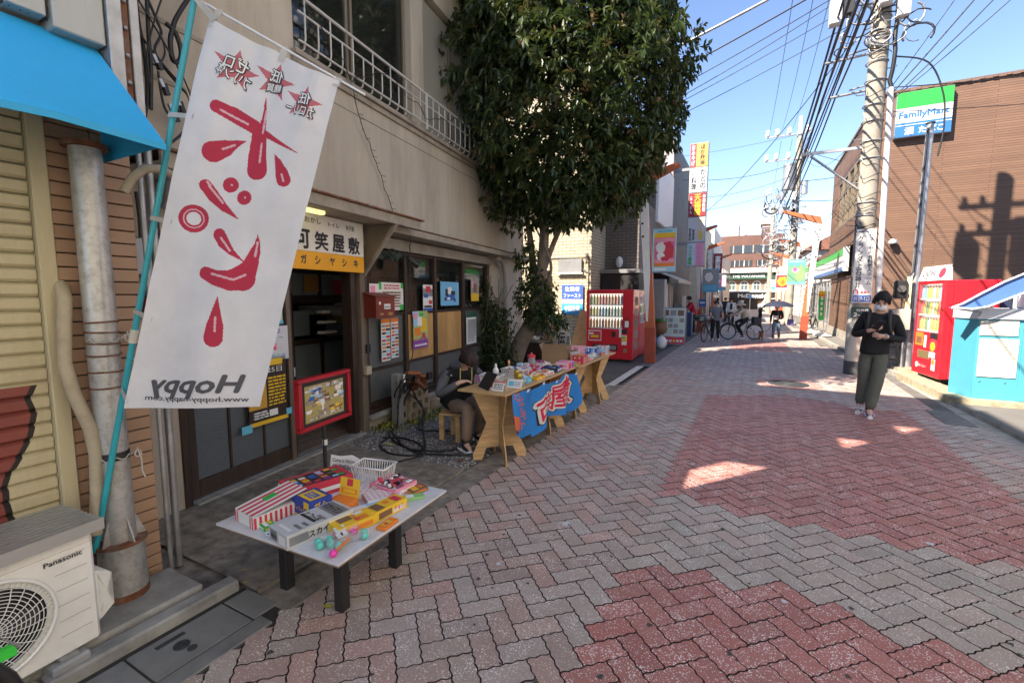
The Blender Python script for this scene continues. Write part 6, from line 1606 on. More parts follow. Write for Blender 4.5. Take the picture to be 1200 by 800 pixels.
# ---------------------------------------------------------------- tree on the corner of the shop, shrub at its foot
bark = mat('grey_brown_bark', (.20, .16, .12), .9, var=.25, scale=5, bmp=1, bscale=40, dirt=.5, dcol=(.08, .07, .05), dscale=8)
def leafmat(name, cols, rough=.38):
    m, t, p = nodes(name)
    g = N(t, 'NewGeometry')
    c = ramp(t, g.outputs['Random Per Island'], [(k / (len(cols) - 1), q) for k, q in enumerate(cols)])
    t.links.new(c, p.inputs['Base Color']); p.inputs['Roughness'].default_value = rough
    tl = N(t, 'BsdfTranslucent'); t.links.new(mix(t, .5, c, (.12, .16, .02)), tl.inputs[0])
    ms = N(t, 'MixShader'); ms.inputs[0].default_value = .22
    t.links.new(p.outputs[0], ms.inputs[1]); t.links.new(tl.outputs[0], ms.inputs[2]); t.links.new(ms.outputs[0], t.nodes['Material Output'].inputs[0])
    return m
lf = leafmat('laurel_leaf', [(.016, .034, .011), (.024, .048, .014), (.034, .060, .018), (.052, .080, .022), (.085, .11, .028)])
lf2 = leafmat('reddish_leaf', [(.10, .06, .025), (.14, .08, .03), (.10, .10, .03)])
tree = thing('laurel_tree', 'big dark evergreen tree with leaning trunk and dense leaves at the shop corner', 'tree', (-4.15, 7.8, 0))
mb = MB().m(bark)
mb.tube(smooth([(-4.2, 7.8, -.05), (-4.1, 7.8, .35), (-3.96, 7.8, .72), (-3.76, 7.8, 1.05), (-3.62, 7.8, 1.5)], 5), [.19 - .003 * k for k in range(21)], 12)
mb.build('trunk', tree)
for pth, r0 in (([(-3.63, 7.8, 1.4), (-3.50, 7.8, 2.3), (-3.42, 7.75, 3.4), (-3.2, 7.7, 5.4), (-3.1, 7.7, 7)], .12), ([(-3.65, 7.82, 1.35), (-3.72, 7.85, 2.1), (-3.9, 7.9, 3.1), (-4.4, 7.9, 4.4)], .095), ([(-3.55, 7.8, 1.9), (-3.25, 7.85, 2.7), (-2.8, 7.9, 3.5), (-2.0, 8.0, 4.6)], .06), ([(-3.5, 7.8, 2.2), (-3.3, 7.5, 3.0), (-3.0, 7.0, 4.2)], .05), ([(-3.9, 7.9, 3.1), (-4.4, 7.6, 3.6), (-4.9, 7.4, 4.6)], .04), ([(-3.46, 7.8, 2.9), (-3.0, 8.2, 3.2), (-2.2, 8.3, 3.5)], .035), ([(-3.45, 7.8, 1.75), (-3.3, 7.7, 2.2), (-3.6, 7.6, 2.9)], .04)):
    P = smooth(pth, 6); MB().m(bark).tube(P, [r0 * (1 - .75 * k / len(P)) for k in range(len(P))], 9).build('limb', tree)
RT = random.Random(21)
def foliage(ells, ntw, lsize, keep, mats, leaves=8, shell=.55):
    mb = MB(); wts = [a * b * c for _, (a, b, c) in ells]; tot = sum(wts)
    while ntw > 0:
        r = RT.random() * tot
        for (c, e), w in zip(ells, wts):
            r -= w
            if r < 0: break
        d = Vector((RT.gauss(0, 1), RT.gauss(0, 1), RT.gauss(0, 1))).normalized()
        rr = RT.uniform(shell, 1.0) ** .6
        lump = 1 + .22 * noise.noise(Vector((d.x * 2.3 + c[0], d.y * 2.3, d.z * 2.3 + c[2])))
        p = Vector((c[0] + d.x * e[0] * rr * lump, c[1] + d.y * e[1] * rr * lump, c[2] + d.z * e[2] * rr * lump))
        if keep and not keep(p): continue
        ntw -= 1
        out = Vector((d.x, d.y, d.z * .3 + RT.uniform(-.2, .5))).normalized()
        mt = mats[1] if RT.random() < (.05 + .10 * (d.x > .1) if rr > .8 else .02) else mats[0]
        for k in range(leaves):
            a = RT.uniform(0, 6.283); u = out.orthogonal().normalized(); v = out.cross(u)
            ld = (u * math.cos(a) + v * math.sin(a) + out * .4 + Vector((0, 0, RT.uniform(-1.0, .1) if mt is mats[0] else .4))).normalized()
            L = lsize * RT.uniform(.7, 1.25) * (.7 if mt is mats[1] else 1); w = L * .19
            sd_ = ld.cross(Vector((RT.gauss(0, .4), RT.gauss(0, .4), 1))).normalized() * w
            b = p + out * RT.uniform(-.05, .05); m_ = b + ld * L * .5; tp = b + ld * L + Vector((0, 0, -L * .15))
            up_ = ld.cross(sd_).normalized() * w * .35
            mb.m(mt).add([b, m_ + sd_ - up_, tp, m_ - sd_ - up_], [(0, 1, 2), (0, 2, 3)])
    return mb
E_ = [((-3.28, 7.8, 5.2), (2.3, 2.1, 2.2)), ((-3.25, 7.8, 3.75), (1.75, 1.4, .95)), ((-5.05, 7.6, 6.2), (1.55, 1.4, 1.5)), ((-1.98, 7.9, 4.75), (.85, 1.2, 1.5)), ((-2.2, 7.8, 3.35), (.55, .8, .45)), ((-3.3, 7.8, 7.6), (2.3, 2.1, 2.3)), ((-4.15, 7.6, 3.9), (.5, .5, .42)), ((-4.9, 7.6, 4.9), (.95, .9, .8)), ((-2.9, 7.6, 3.2), (.8, .8, .45))]
foliage(E_, 12000, .135, lambda p: p.z > 2.55, (lf, lf2)).build('crown', tree)
mb = foliage([((-3.62, 7.75, 1.55), (.40, .4, .5)), ((-3.4, 7.7, 1.2), (.42, .35, .28)), ((-3.75, 7.7, 2.3), (.25, .25, .35))], 330, .11, None, (lf, lf2), 7, .2)
mb.build('trunk_shoots', tree)
shr = thing('shrub', 'loose green shrub climbing the wall between the rainwater pipe and the tree', 'shrub', (-4.35, 7.5, 0))
foliage([((-4.35, 7.45, .75), (.42, .4, .8)), ((-4.2, 7.4, .3), (.38, .35, .4)), ((-4.5, 7.3, 1.4), (.25, .25, .5))], 700, .085, None, (lf, lf2), 8, .1).build('foliage', shr)
mb = MB().m(bark)
for k in range(12): mb.tube([(-4.3 + RT.gauss(0, .08), 7.45, 0), (-4.35 + RT.gauss(0, .2), 7.4 + RT.gauss(0, .15), .8), (-4.4 + RT.gauss(0, .3), 7.4 + RT.gauss(0, .2), 1.6 + RT.random() * .4)], .008, 4)
mb.build('stems', shr)
# ---------------------------------------------------------------- yellow brick house, grey tiled building
ybk = brickmat('yellow_brick', (.56, .50, .36), (.50, .44, .31), (.24, .20, .14), .235, .085, .010)
gbk = brickmat('grey_brick', (.21, .185, .165), (.18, .16, .145), (.10, .09, .08), .235, .085, .010)
yb = thing('brick_house', 'pale yellow brick house lit by the sun behind the tree and the red vending machine', 'house', (-3.9, 11.75, 0))
MB().m(ybk).box(-11, -3.88, 11.75, 13.0, -.04, 8.2).build('wall', yb)
MB().m(grey).bbox(-4.80, -4.12, 11.68, 11.748, 2.22, 2.58, .01).m(white).box(-4.84, -4.08, 11.64, 11.7, 2.19, 2.22).build('vent_hood', yb)
mb = MB().m(flat('wire_grey', (.12, .12, .12)))
mb.tube([(-3.95, 11.73, .3), (-3.95, 11.73, 2.62), (-5.6, 11.73, 2.62)], .012, 5).tube([(-4.1, 11.73, 2.3), (-3.92, 11.73, 2.2)], .02, 5)
mb.build('wall_cable', yb)
MB().m(dwood).bbox(-5.55, -5.08, 11.60, 11.745, .1, 2.3, .01).build('lattice', yb)
for k in range(9): MB().m(brown).box(-5.55, -5.06, 11.57, 11.598, .2 + k * .23, .26 + k * .23).build('lattice_slat', yb)
gb = thing('grey_brick_building', 'grey brick two storey building set back beside the red vending machine', 'building', (-2.93, 13, 0))
MB().m(gbk).box(-11, -2.93, 13.001, 15.2, -.04, 4.3).box(-11, -2.93, 18.2, 24, -.04, 7.4).box(-11, -2.95, 15.2, 18.2, 2.4, 6.0).build('wall', gb)
MB().m(mat('pale_ribbed_panel', (.33, .30, .30), .6)).box(-3.6, -2.90, 18.1, 18.2, 5.0, 7.4).build('ribbed_panel', gb)
MB().m(white).bbox(-11, -2.86, 15.3, 18.1, 3.95, 5.9, .02).m(rust).box(-11, -2.9, 15.25, 18.0, 5.92, 6.0).build('white_signbox', gb)
MB().m(black).bbox(-3.87, -2.80, 12.55, 12.99, 1.62, 2.22, .01).m(grey).box(-3.87, -2.78, 12.5, 12.99, 2.225, 2.33).build('shop_canopy', gb)
MB().m(white).ell((-3.45, 12.93, 2.55), (.10, .1, .16), 14, 10).build('wall_lamp', gb)
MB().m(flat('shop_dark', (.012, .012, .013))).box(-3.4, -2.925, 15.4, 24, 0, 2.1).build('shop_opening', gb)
aw = flat('striped_awning', (.50, .48, .45), dirt=.3)
MB().m(aw).prism([(-2.93, 15.4, 2.42), (-2.93, 18.6, 2.42), (-2.2, 18.6, 2.12), (-2.2, 15.4, 2.12)], (0, 0, -.02)).m(grey).box(-2.22, -2.19, 15.4, 18.6, 2.02, 2.13).build('awning', gb)
for k in range(9):
    MB().m([paper, flat('cloth_pink', (.35, .15, .15)), grey, flat('patterned', (.3, .26, .2)), black][k % 5]).box(-2.75, -2.73 + .0 * k, 14.6 + k * .38, 14.85 + k * .38, .9 + .1 * (k % 2), 2.0).build('hanging_cloth', gb)
MB().m(grey).bbox(-2.93, -2.4, 14.2, 14.5, .9, 2.1, .02).build('meter_box', gb)
# campaign poster board on the yellow brick
pq = thing('party_poster', 'blue and white political poster board fixed to the yellow brick wall', 'poster', (-4.38, 11.7, 1.1))
bl2 = flat('poster_royal', (.03, .10, .50)); bl3 = flat('poster_sky', (.03, .30, .66))
MB().m(paper).box(-4.68, -4.08, 11.70, 11.72, 1.10, 1.90).m(bl2).box(-4.68, -4.08, 11.694, 11.699, 1.52, 1.90).m(bl3).box(-4.68, -4.08, 11.694, 11.699, 1.10, 1.40).build('board', pq)
for s, z, w, h in (('生活者', 1.79, .42, .13), ('ファースト', 1.61, .5, .12), ('中道改革', 1.27, .44, .16)): txt(s, pq, white, (-4.38, 11.692, z), (1, 0, 0), ZZ, w, h, .04)
txt('くらしを守る', pq, grey, (-4.38, 11.692, 1.46), (1, 0, 0), ZZ, .36, .05, .01)
# clutter in front of the yellow wall
tag(MB().m(ply).prism([(-4.30, 11.2, 0), (-3.80, 11.2, 0), (-3.80, 11.66, 1.2), (-4.15, 11.66, 1.2)], (0, .02, 0)).build('plywood_sheet'), 'weathered plywood sheet leaning on the yellow brick wall beside the red vending machine', 'board')
rs = thing('wooden_stand', 'slender brown wooden flower stand with three splayed legs by the yellow brick wall', 'stand', (-4.35, 10.6, .0))
MB().m(brown).cyl((-4.55, 10.4, .95), (-4.55, 10.4, .98), .2, n=18).build('top', rs)
for a in (0, 2.1, 4.2): MB().m(brown).tube([(-4.55 + .14 * math.cos(a), 10.4 + .14 * math.sin(a), .95), (-4.55 + .05 * math.cos(a), 10.4 + .05 * math.sin(a), .5), (-4.55 + .2 * math.cos(a), 10.4 + .2 * math.sin(a), 0)], .02, 6).build('leg', rs)
cr = thing('dark_crate_pile', 'dark wooden crate of odds and ends behind the far trestle table', 'crate', (-4.5, 9.7, 0))
MB().m(dwood).bbox(-4.75, -4.2, 9.4, 9.8, 0, .5, .01).m(black).bbox(-4.8, -4.15, 9.35, 9.85, .5, .56, .01).build('crate', cr)
mb = MB()
for k in range(18): mb.m(RR.choice([paper, grey, black, brown])).obox((-4.5 + RR.uniform(-.25, .25), 9.6 + RR.uniform(-.15, .15), .6 + RR.random() * .06), (.12, .05, .05), (0, RR.random(), RR.random() * 3))
mb.build('oddments', cr)
tag(MB().m(black).ring((-4.0, 10.5, .45), (.9, .4, 0), .26, .012, 28, 5).ring((-4.0, 10.5, .45), (.9, .4, 0), .05, .02, 12, 5).tube([(-4.0, 10.5, .7), (-4.0, 10.5, .2)], .006, 4).tube([(-4.12, 10.75, .45), (-3.88, 10.25, .45)], .006, 4).build('spoked_wheel'), 'thin black spoked wheel leaning beside the red vending machine', 'wheel')
lsg = thing('calligraphy_board', 'pale slanting board with bold black brush writing behind the tree trunk', 'sign board', (-3.5, 8.9, .0))
MB().m(flat('pale_board', (.55, .56, .55))).prism([(-3.66, 8.7, .05), (-3.22, 8.75, .05), (-3.42, 8.9, 1.05), (-3.60, 8.9, 1.05)], (0, .03, 0)).build('board', lsg)
txt(vtxt('伝統技'), lsg, ink, (-3.52, 8.76, .50), (1, .1, 0), (0, .17, 1), .17, .75, .05)
txt(vtxt('吉野屋'), lsg, ink, (-3.37, 8.77, .55), (1, .1, 0), (0, .17, 1), .08, .5, .03)
tag(MB().m(mat('white_cloth', (.7, .7, .68), .9)).prism([(-4.62, 10.4, .75), (-4.48, 10.4, .7), (-4.40, 10.4, 1.25), (-4.44, 10.4, 1.3)], (0, .06, 0)).build('hanging_towel'), 'white cloth hanging at the left edge of the yellow brick wall', 'towel')
bo = thing('bottle_group', 'bottles with pale labels on the low wall behind the far trestle table', 'bottles', (-4.0, 9.6, .5))
tag(MB().m(conc).bbox(-4.15, -3.2, 9.3, 9.5, 0, .42, .01).build('low_block'), 'low concrete block behind the far trestle table', 'block')
for k, (x, mt) in enumerate(((-4.0, glassmat('green_bottle', (.08, .12, .04), .1, .8)), (-3.88, glassmat('clear_bottle', (.5, .5, .45), .1, .5)), (-3.72, flat('bottle_pink', (.45, .3, .25))))):
    MB().m(mt).lathe((x, 9.4, .42), [(0, 0), (.04, 0), (.04, .18), (.014, .25), (.014, .32), (0, .32)], 12).build('bottle', bo)
# ---------------------------------------------------------------- vending machines
lit = flat('display_back', (.72, .70, .64), emit=.55)
cans = [flat('can_%d' % k, c, .35) for k, c in enumerate([(.35, .48, .12), (.60, .50, .06), (.14, .38, .40), (.62, .12, .06), (.55, .30, .08), (.20, .36, .62), (.60, .58, .52), (.10, .22, .10), (.45, .10, .05), (.65, .35, .10)])]
def vending(label, x, y, z, rz, w, h, d, win, rows, n, palette, extra=None, group=None, sidebits=False):
    t = thing('vending_machine', label, 'vending machine', (x, y, z), rz, group); Tm = rootmat(t)
    def A(): return MB(Tm)                               # local: front is y = 0 looking to -y, x from 0 to w
    x0, x1, z0, z1 = win
    mb = A().m(redp).bbox(0, w, .12, d, .06, h, .015)
    mb.bbox(0, x0, 0, .119, .06, h, .01).bbox(x1, w, 0, .119, .06, h, .01).bbox(x0 + .001, x1 - .001, 0, .119, z1, h, .01).bbox(x0 + .001, x1 - .001, 0, .119, .06, z0, .01)
    mb.build('cabinet', t)
    A().m(black).box(.08, w - .08, .08, d - .05, 0, .06).build('plinth', t)
    A().m(lit).box(x0, x1, .112, .119, z0, z1).build('display_back', t)
    rh = (z1 - z0) / rows; rr_ = min(.042, (x1 - x0) / n * .42); k = 0; protos = {}
    for r in range(rows):
        zb = z0 + r * rh
        A().m(white).box(x0 + .002, x1 - .002, .02, .11, zb + .002, zb + .03).build('shelf', t)
        mb = A().m(white)
        for i in range(n): mb.box(x0 + (i + .2) * (x1 - x0) / n, x0 + (i + .8) * (x1 - x0) / n, .010, .0195, zb - .0 + .004, zb + .03)
        mb.m(ink)
        for i in range(n): mb.box(x0 + (i + .3) * (x1 - x0) / n, x0 + (i + .7) * (x1 - x0) / n, .0085, .0098, zb + .010, zb + .020)
        mb.build('price_strip', t)
        for i in range(n):
            mt = cans[palette[r][i % len(palette[r])]]
            if mt.name not in protos:
                protos[mt.name] = MB().m(mt).lathe((0, 0, 0), [(0, 0), (rr_, 0), (rr_, .02), (rr_, rh * .56), (rr_ * .45, rh * .72), (rr_ * .45, rh * .82), (0, rh * .82)], 10).m(white).cyl((0, 0, rh * .74), (0, 0, rh * .84), rr_ * .48, n=8).mesh('drink')
            o = bpy.data.objects.new('drink', protos[mt.name]); o.parent = t; o.location = (x0 + (i + .5) * (x1 - x0) / n, .07, zb + .031); COL.objects.link(o)
    A().m(glassmat('clear_acrylic', (.5, .5, .5), .03, .10)).box(x0 + .003, x1 - .003, .004, .007, z0 + .003, z1 - .003).build('window_pane', t)
    if extra: extra(t, A, Tm)
    return t
def ex1(t, A, Tm):
    def A(): return MB(Tm @ Matrix.Diagonal((.652, 1, 1, 1)))
    A().m(black).bbox(.28, 1.22, -.006, .05, .27, .42, .004).m(grey).box(.33, 1.17, -.010, -.007, .29, .39).build('delivery_slot', t)
    A().m(paper).box(.10, .60, -.004, -.001, .50, .76).m(redink).box(.12, .58, -.0055, -.0042, .52, .74).m(yellow).box(.2, .5, -.007, -.0058, .58, .64).m(white).box(.12, .3, -.007, -.0058, .66, .70).build('sticker', t)
    A().m(paper).box(1.38, 1.56, -.004, -.001, .42, .66).m(yellow).box(1.40, 1.54, -.0055, -.0042, .50, .64).m(green).box(1.42, 1.5, -.007, -.0058, .58, .62).build('sticker', t)
    A().m(black).bbox(1.0, 1.14, -.01, .0, .60, .74, .004).m(white).bbox(1.27, 1.36, -.01, 0, .60, .82, .004).m(black).bbox(1.38, 1.56, -.015, 0, .70, .80, .006).m(white).bbox(1.48, 1.62, -.012, 0, .85, 1.0, .01).build('coin_panel', t)
    A().m(flat('brass2', (.4, .3, .15), .4, metal=.6)).bbox(1.45, 1.57, -.012, 0, .24, .33, .004).build('coin_return', t)
    A().m(flat('deep_red', (.42, .012, .02), .35)).cyl((1.52, -.002, .95), (1.52, .0, .95), .16, n=26).build('emblem', t)
    mb = A()
    for k in range(5): mb.m([trimw, grey][k % 2]).box(1.781, 1.784, .15, .55, .3 + k * .27, .50 + k * .27)
    mb.build('side_notices', t)
vending('red drinks vending machine with three rows of bottles before the yellow brick wall', -3.73, 10.98, 0, rad(1.6), 1.16, 1.76, .68, (.07, .90, .80, 1.66), 3, 11,
        [[4, 9, 4, 6, 8, 9, 4, 6, 9, 4, 6, 4, 9], [0, 1, 1, 5, 2, 2, 7, 6, 2, 0, 6, 5, 8, 6, 3, 8], [0, 0, 1, 3, 8, 3, 4, 9, 3, 4, 5, 6, 5, 2, 5]], ex1)
vending('second red vending machine, seen edge on behind the orange arch post', -2.62, 11.85, 0, rad(90), .95, 1.75, .7, (.1, .85, .9, 1.62), 3, 8, [[6, 0, 5, 8], [2, 6, 7, 1], [3, 6, 8, 5]])
def ex2(t, A, Tm):
    A().m(white).add([(0, -.01, 1.76), (.96, -.01, 1.76), (.96, .06, 2.02), (0, .06, 2.02)], [(0, 1, 2, 3)]).prism([(0, .08, 1.76), (0, .0, 1.76), (0, .065, 1.98)], (.96, 0, 0)).build('top_sign', t)
    Y3 = Tm.to_3x3(); n_ = Y3 @ Vector((0, -1, .3)); up_ = Y3 @ Vector((0, .26, 1)); xd = Y3 @ Vector((1, 0, 0))
    txt('LION', t, ink, Tm @ Vector((.32, .015, 1.90)), xd, up_, .42, .11, .0); txt('EXPRESSO', t, ink, Tm @ Vector((.32, -.002, 1.80)), xd, up_, .42, .05, .01)
    txt('●', t, redink, Tm @ Vector((.76, .02, 1.89)), xd, up_, .20, .18, .0)
    A().m(flat('brass2', (.4, .3, .15), .4, metal=.6)).bbox(.2, .62, -.006, .03, .36, .50, .004).build('delivery_slot', t)
    A().m(orange).box(.08, .36, -.004, -.001, .58, .82).m(brown).box(.12, .32, -.0055, -.0042, .62, .74).build('sticker', t)
    A().m(white).box(.40, .48, -.004, -.001, .56, .78).m(redink).cyl((.72, -.004, .62), (.72, -.001, .62), .13, n=20).m(yellow).cyl((.72, -.006, .60), (.72, -.0042, .60), .08, n=18).m(white).box(.62, .82, -.006, -.004, .40, .50).build('sticker', t)
    A().m(white).box(.72, .84, -.004, -.001, .18, .38).m(orange).box(.73, .82, -.0055, -.0042, .28, .37).m(white).cyl((.2, -.004, .22), (.2, -.001, .22), .05, n=14).build('sticker', t)
    txt('おいしい', t, white, Tm @ Vector((.40, -.003, .22)), xd, ZZ, .26, .05, .02)
    A().m(black).bbox(.62, .86, -.012, 0, .74, .84, .004).build('coin_panel', t)
vending('red drinks vending machine with a white curved header sign beside the turquoise booth', 2.70, 11.28, .12, rad(-82), .98, 1.76, .72, (.06, .84, .84, 1.70), 3, 8, [[4, 9, 7, 6, 4, 9], [3, 4, 7, 1, 6, 0], [5, 2, 1, 9, 6, 4]], ex2)
rbx = thing('photo_booth', 'second red machine with dark window standing behind the turquoise booth', 'vending machine', (3.9, 11.0, .05))
MB().m(redp).bbox(3.35, 4.9, 10.9, 11.6, .05, 1.83, .015).m(white).box(3.52, 3.95, 10.885, 10.899, 1.30, 1.66).m(flat('dark_window', (.03, .04, .09), .15)).box(3.56, 3.91, 10.88, 10.884, 1.33, 1.62).box(4.1, 4.85, 10.885, 10.899, 1.2, 1.6).build('cabinet', rbx)
# ---------------------------------------------------------------- arch posts with banners along the street
ora = mat('orange_arch_paint', (.52, .13, .05), .5, var=.08, dirt=.2, dscale=6); drd = mat('dull_red_arch_paint', (.38, .065, .03), .55, var=.1, dirt=.25)
def arch(x, y, sd_, label, banner=None, bcol=None):
    t = thing('arch_post', label, 'arch post', (x, y, 0), 0, 'orange arch posts along the street')
    k = sd_; wl_ = .85 if k > 0 else .5
    MB().m(drd).prism([(x - .12, y, 0), (x + .12, y, 0), (x + .12 + .02 * k, y, .85), (x - .12 + .02 * k, y, .85)], (0, .16, 0)).build('lower_post', t)
    MB().m(ora).prism([(x - .11 + .02 * k, y + .004, .852), (x + .11 + .02 * k, y + .004, .852), (x + .09 + .12 * k, y + .004, 2.5), (x + .03 + .2 * k, y + .004, 3.9), (x - .03 + .2 * k, y + .004, 3.9), (x - .07 + .12 * k, y + .004, 2.5)], (0, .14, 0)).build('upper_post', t)
    mb = MB().m(white).prism([(x + .06 * k, y - .05, 1.0), (x + .10 * k, y - .05, 1.0), (x + .36 * k, y - .05, 4.3), (x + .16 * k, y - .05, 4.3), (x + .04 * k, y - .05, 2.2)], (0, .04, 0))
    mb.build('white_plate', t)
    mb = MB().m(ink)
    for z in (3.0, 3.3, 3.6, 3.95): mb.cyl((x + k * (.02 + .068 * z), y - .054, z), (x + k * (.02 + .068 * z), y - .0505, z), .028, n=12)
    mb.build('plate_hole', t)
    MB().m(ora).prism([(x + .36 * k, y - .06, 4.15), (x + .30 * k, y - .06, 4.42), (x - wl_ * k, y - .06, 4.42 + .37 * wl_), (x - (wl_ + .05) * k, y - .06, 4.36 + .37 * wl_)], (0, .22, 0)).build('wing', t)
    if banner:
        bx0, bx1, bz0, bz1 = banner
        MB().m(galv).tube([(x, y - .08, bz1 + .02), (bx0 if k > 0 else bx1, y - .08, bz1 + .02)], .012, 5).tube([(x, y - .08, bz0 - .02), (bx0 if k > 0 else bx1, y - .08, bz0 - .02)], .012, 5).build('banner_arm', t)
    return t
def street_banner(x0, x1, y, z0, z1, label, blocks, group=None):
    t = thing('street_banner', label, 'banner', ((x0 + x1) / 2, y, z0), 0, group); w, h = x1 - x0, z1 - z0
    MB().m(blocks[0]).box(x0, x1, y, y + .008, z0, z1).build('sheet', t)
    mb = MB()
    for q, b in enumerate(blocks[1]):
        e = y - .001 - .0006 * q
        if b[0] == 'r': mb.m(b[5]).add([(x0 + b[1] * w, e, z0 + b[3] * h), (x0 + b[2] * w, e, z0 + b[3] * h), (x0 + b[2] * w, e, z0 + b[4] * h), (x0 + b[1] * w, e, z0 + b[4] * h)], [(0, 1, 2, 3)])
        else:
            n = 18; cx, cz, rx, rz_ = x0 + b[1] * w, z0 + b[2] * h, b[3] * w, b[4] * h
            mb.m(b[5]).add([(cx + rx * math.cos(6.283 * i / n) * (1 + .12 * math.sin(i * 2.4)), e, cz + rz_ * math.sin(6.283 * i / n) * (1 + .12 * math.cos(i * 1.9))) for i in range(n)], [tuple(range(n))])
    mb.build('print', t)
    return t
arch(-2.2, 11.2, -1, 'nearest orange arch post on the left, beside the red vending machine', (-2.19, -1.66, 2.17, 3.15))
street_banner(-2.19, -1.66, 11.12, 2.17, 3.15, 'banner of white and red shapes on orange, hung on the nearest left arch post', (flat('banner_ltblue', (.36, .62, .74)), [('r', .07, .95, .12, .9, orange), ('r', .07, .95, .8, .9, yellow), ('r', .1, .92, .2, .78, pink), ('r', .12, .9, .3, .68, flat('magenta_ink', (.62, .10, .30))), ('c', .62, .48, .28, .22, redink), ('c', .34, .56, .2, .13, white), ('c', .36, .36, .17, .1, white), ('c', .48, .3, .12, .05, redink), ('r', .1, .6, .03, .08, white), ('r', .2, .8, .92, .96, cyan)]))
arch(1.62, 20.0, 1, 'large orange and white arch post on the right before the convenience store', (1.0, 1.56, 2.03, 2.92))
street_banner(.98, 1.56, 19.92, 2.03, 2.92, 'green and teal banner with a pink lotus, on the large right arch post', (flat('banner_green', (.14, .36, .20)), [('r', 0, 1, .75, 1, flat('teal_ink', (.10, .34, .36))), ('c', .7, .4, .25, .3, flat('leaf_ink', (.22, .46, .16))), ('c', .45, .56, .2, .09, pink), ('c', .42, .62, .1, .08, flat('magenta_ink', (.62, .1, .3))), ('r', 0, 1, 0, .1, cyan), ('r', .1, .9, .9, .95, ltblue), ('c', .75, .75, .06, .06, flat('leaf_ink', (.22, .46, .16)))]))
for y, sd_, x, lab, bn in ((21.6, -1, -2.12, 'second orange arch post on the left, behind the grey jersey person', (flat('banner_blue2', (.10, .38, .55)), [('r', .05, .95, .35, .95, grey), ('c', .4, .65, .25, .2, white), ('r', .1, .9, .1, .3, cyan)], 'blue banner with a pale picture on the second left arch post')),
    (28.5, -1, -2.2, 'third orange arch post on the left, hung with a pink banner', (flat('banner_pinkish', (.50, .42, .50)), [('c', .5, .6, .3, .25, pink), ('r', 0, 1, 0, .15, cyan), ('c', .5, .6, .12, .1, white)], 'pale pink banner on the third left arch post')),
    (37, -1, -2.2, 'fourth orange arch post on the left, before the fast food restaurant', None),
    (29.0, 1, 1.62, 'second orange arch post on the right, hung with a yellow and red banner', (flat('banner_white', (.62, .60, .55)), [('r', .05, .95, .15, .95, redink), ('c', .5, .55, .36, .3, yellow), ('c', .5, .5, .2, .16, orange)], 'red banner with a yellow flower on the second right arch post')),
    (38, 1, 1.6, 'third orange arch post on the right, hung with a pale blue banner', (flat('banner_ltblue2', (.40, .58, .66)), [('r', .1, .9, .5, .9, white), ('r', .1, .9, .2, .35, teal)], 'pale blue banner on the third right arch post')),
    (47, 1, 1.6, 'farthest orange arch post on the right side of the street', None)):
    arch(x, y, sd_, lab, None)
    if bn:
        bx = (x + .03, x + .68) if sd_ < 0 else (x - .72, x - .06)
        street_banner(bx[0], bx[1], y - .1, 1.75 if y < 28 else 1.9, 2.75, bn[2], (bn[0], bn[1]))
# ---------------------------------------------------------------- projecting shop sign tower
sgt = thing('sign_tower', 'tall projecting stack of five shop signs, orange at the top, on the grey brick building', 'signs', (-2.1, 18.4, 2.6))
maroon = flat('maroon_ink', (.26, .02, .035)); palegrey = flat('sign_pale_grey', (.48, .50, .52)); paleblue = flat('sign_pale_blue', (.46, .56, .66))
X0, X1 = -2.36, -1.77
pan = [(6.28, 7.12, flat('sign_orange2', (.80, .46, .10))), (5.38, 6.26, flat('sign_whitish', (.66, .68, .68))), (4.50, 5.36, maroon), (3.58, 4.48, palegrey), (2.70, 3.56, paleblue)]
for z0, z1, mt in pan: MB().m(grey).bbox(X0 - .02, X1 + .02, 18.4, 18.62, z0 - .01, z1 + .01, .01).m(mt).box(X0, X1, 18.39, 18.398, z0 + .01, z1 - .01).build('sign_panel', sgt)
MB().m(redink).box(X0, X0 + .2, 18.385, 18.389, 6.3, 7.1).m(pink).box(X0 + .3, X1 - .02, 18.385, 18.389, 2.72, 3.54).build('print', sgt)
for s, x, z, w, h, mt in (('ほか弁当', -1.95, 6.7, .18, .70, ink), ('おみやげ', -2.26, 6.7, .12, .74, white), ('かどの', -1.90, 5.85, .22, .7, ink), ('小料理', -2.22, 5.8, .18, .62, ink), ('天福楼', -2.06, 4.93, .24, .76, yellow), ('中華料理', -1.84, 4.98, .10, .62, white), ('らーめん', -2.28, 4.93, .08, .62, white), ('ビール酒場', -1.93, 4.05, .18, .76, yellow), ('整骨院', -2.16, 3.85, .08, .4, ink), ('営業中', -2.28, 3.85, .08, .5, ink), ('カメラ薬局', -2.25, 3.1, .14, .7, green), ('とんかつ', -1.93, 3.1, .2, .72, flat('mauve_ink', (.55, .25, .5)))):
    txt(vtxt(s), sgt, mt, (x, 18.381, z), (1, 0, 0), ZZ, w, h, .03)
MB().m(grey).box(-2.95, -2.38, 18.45, 18.55, 6.2, 6.3).box(-2.95, -2.38, 18.45, 18.55, 3.5, 3.6).build('bracket', sgt)
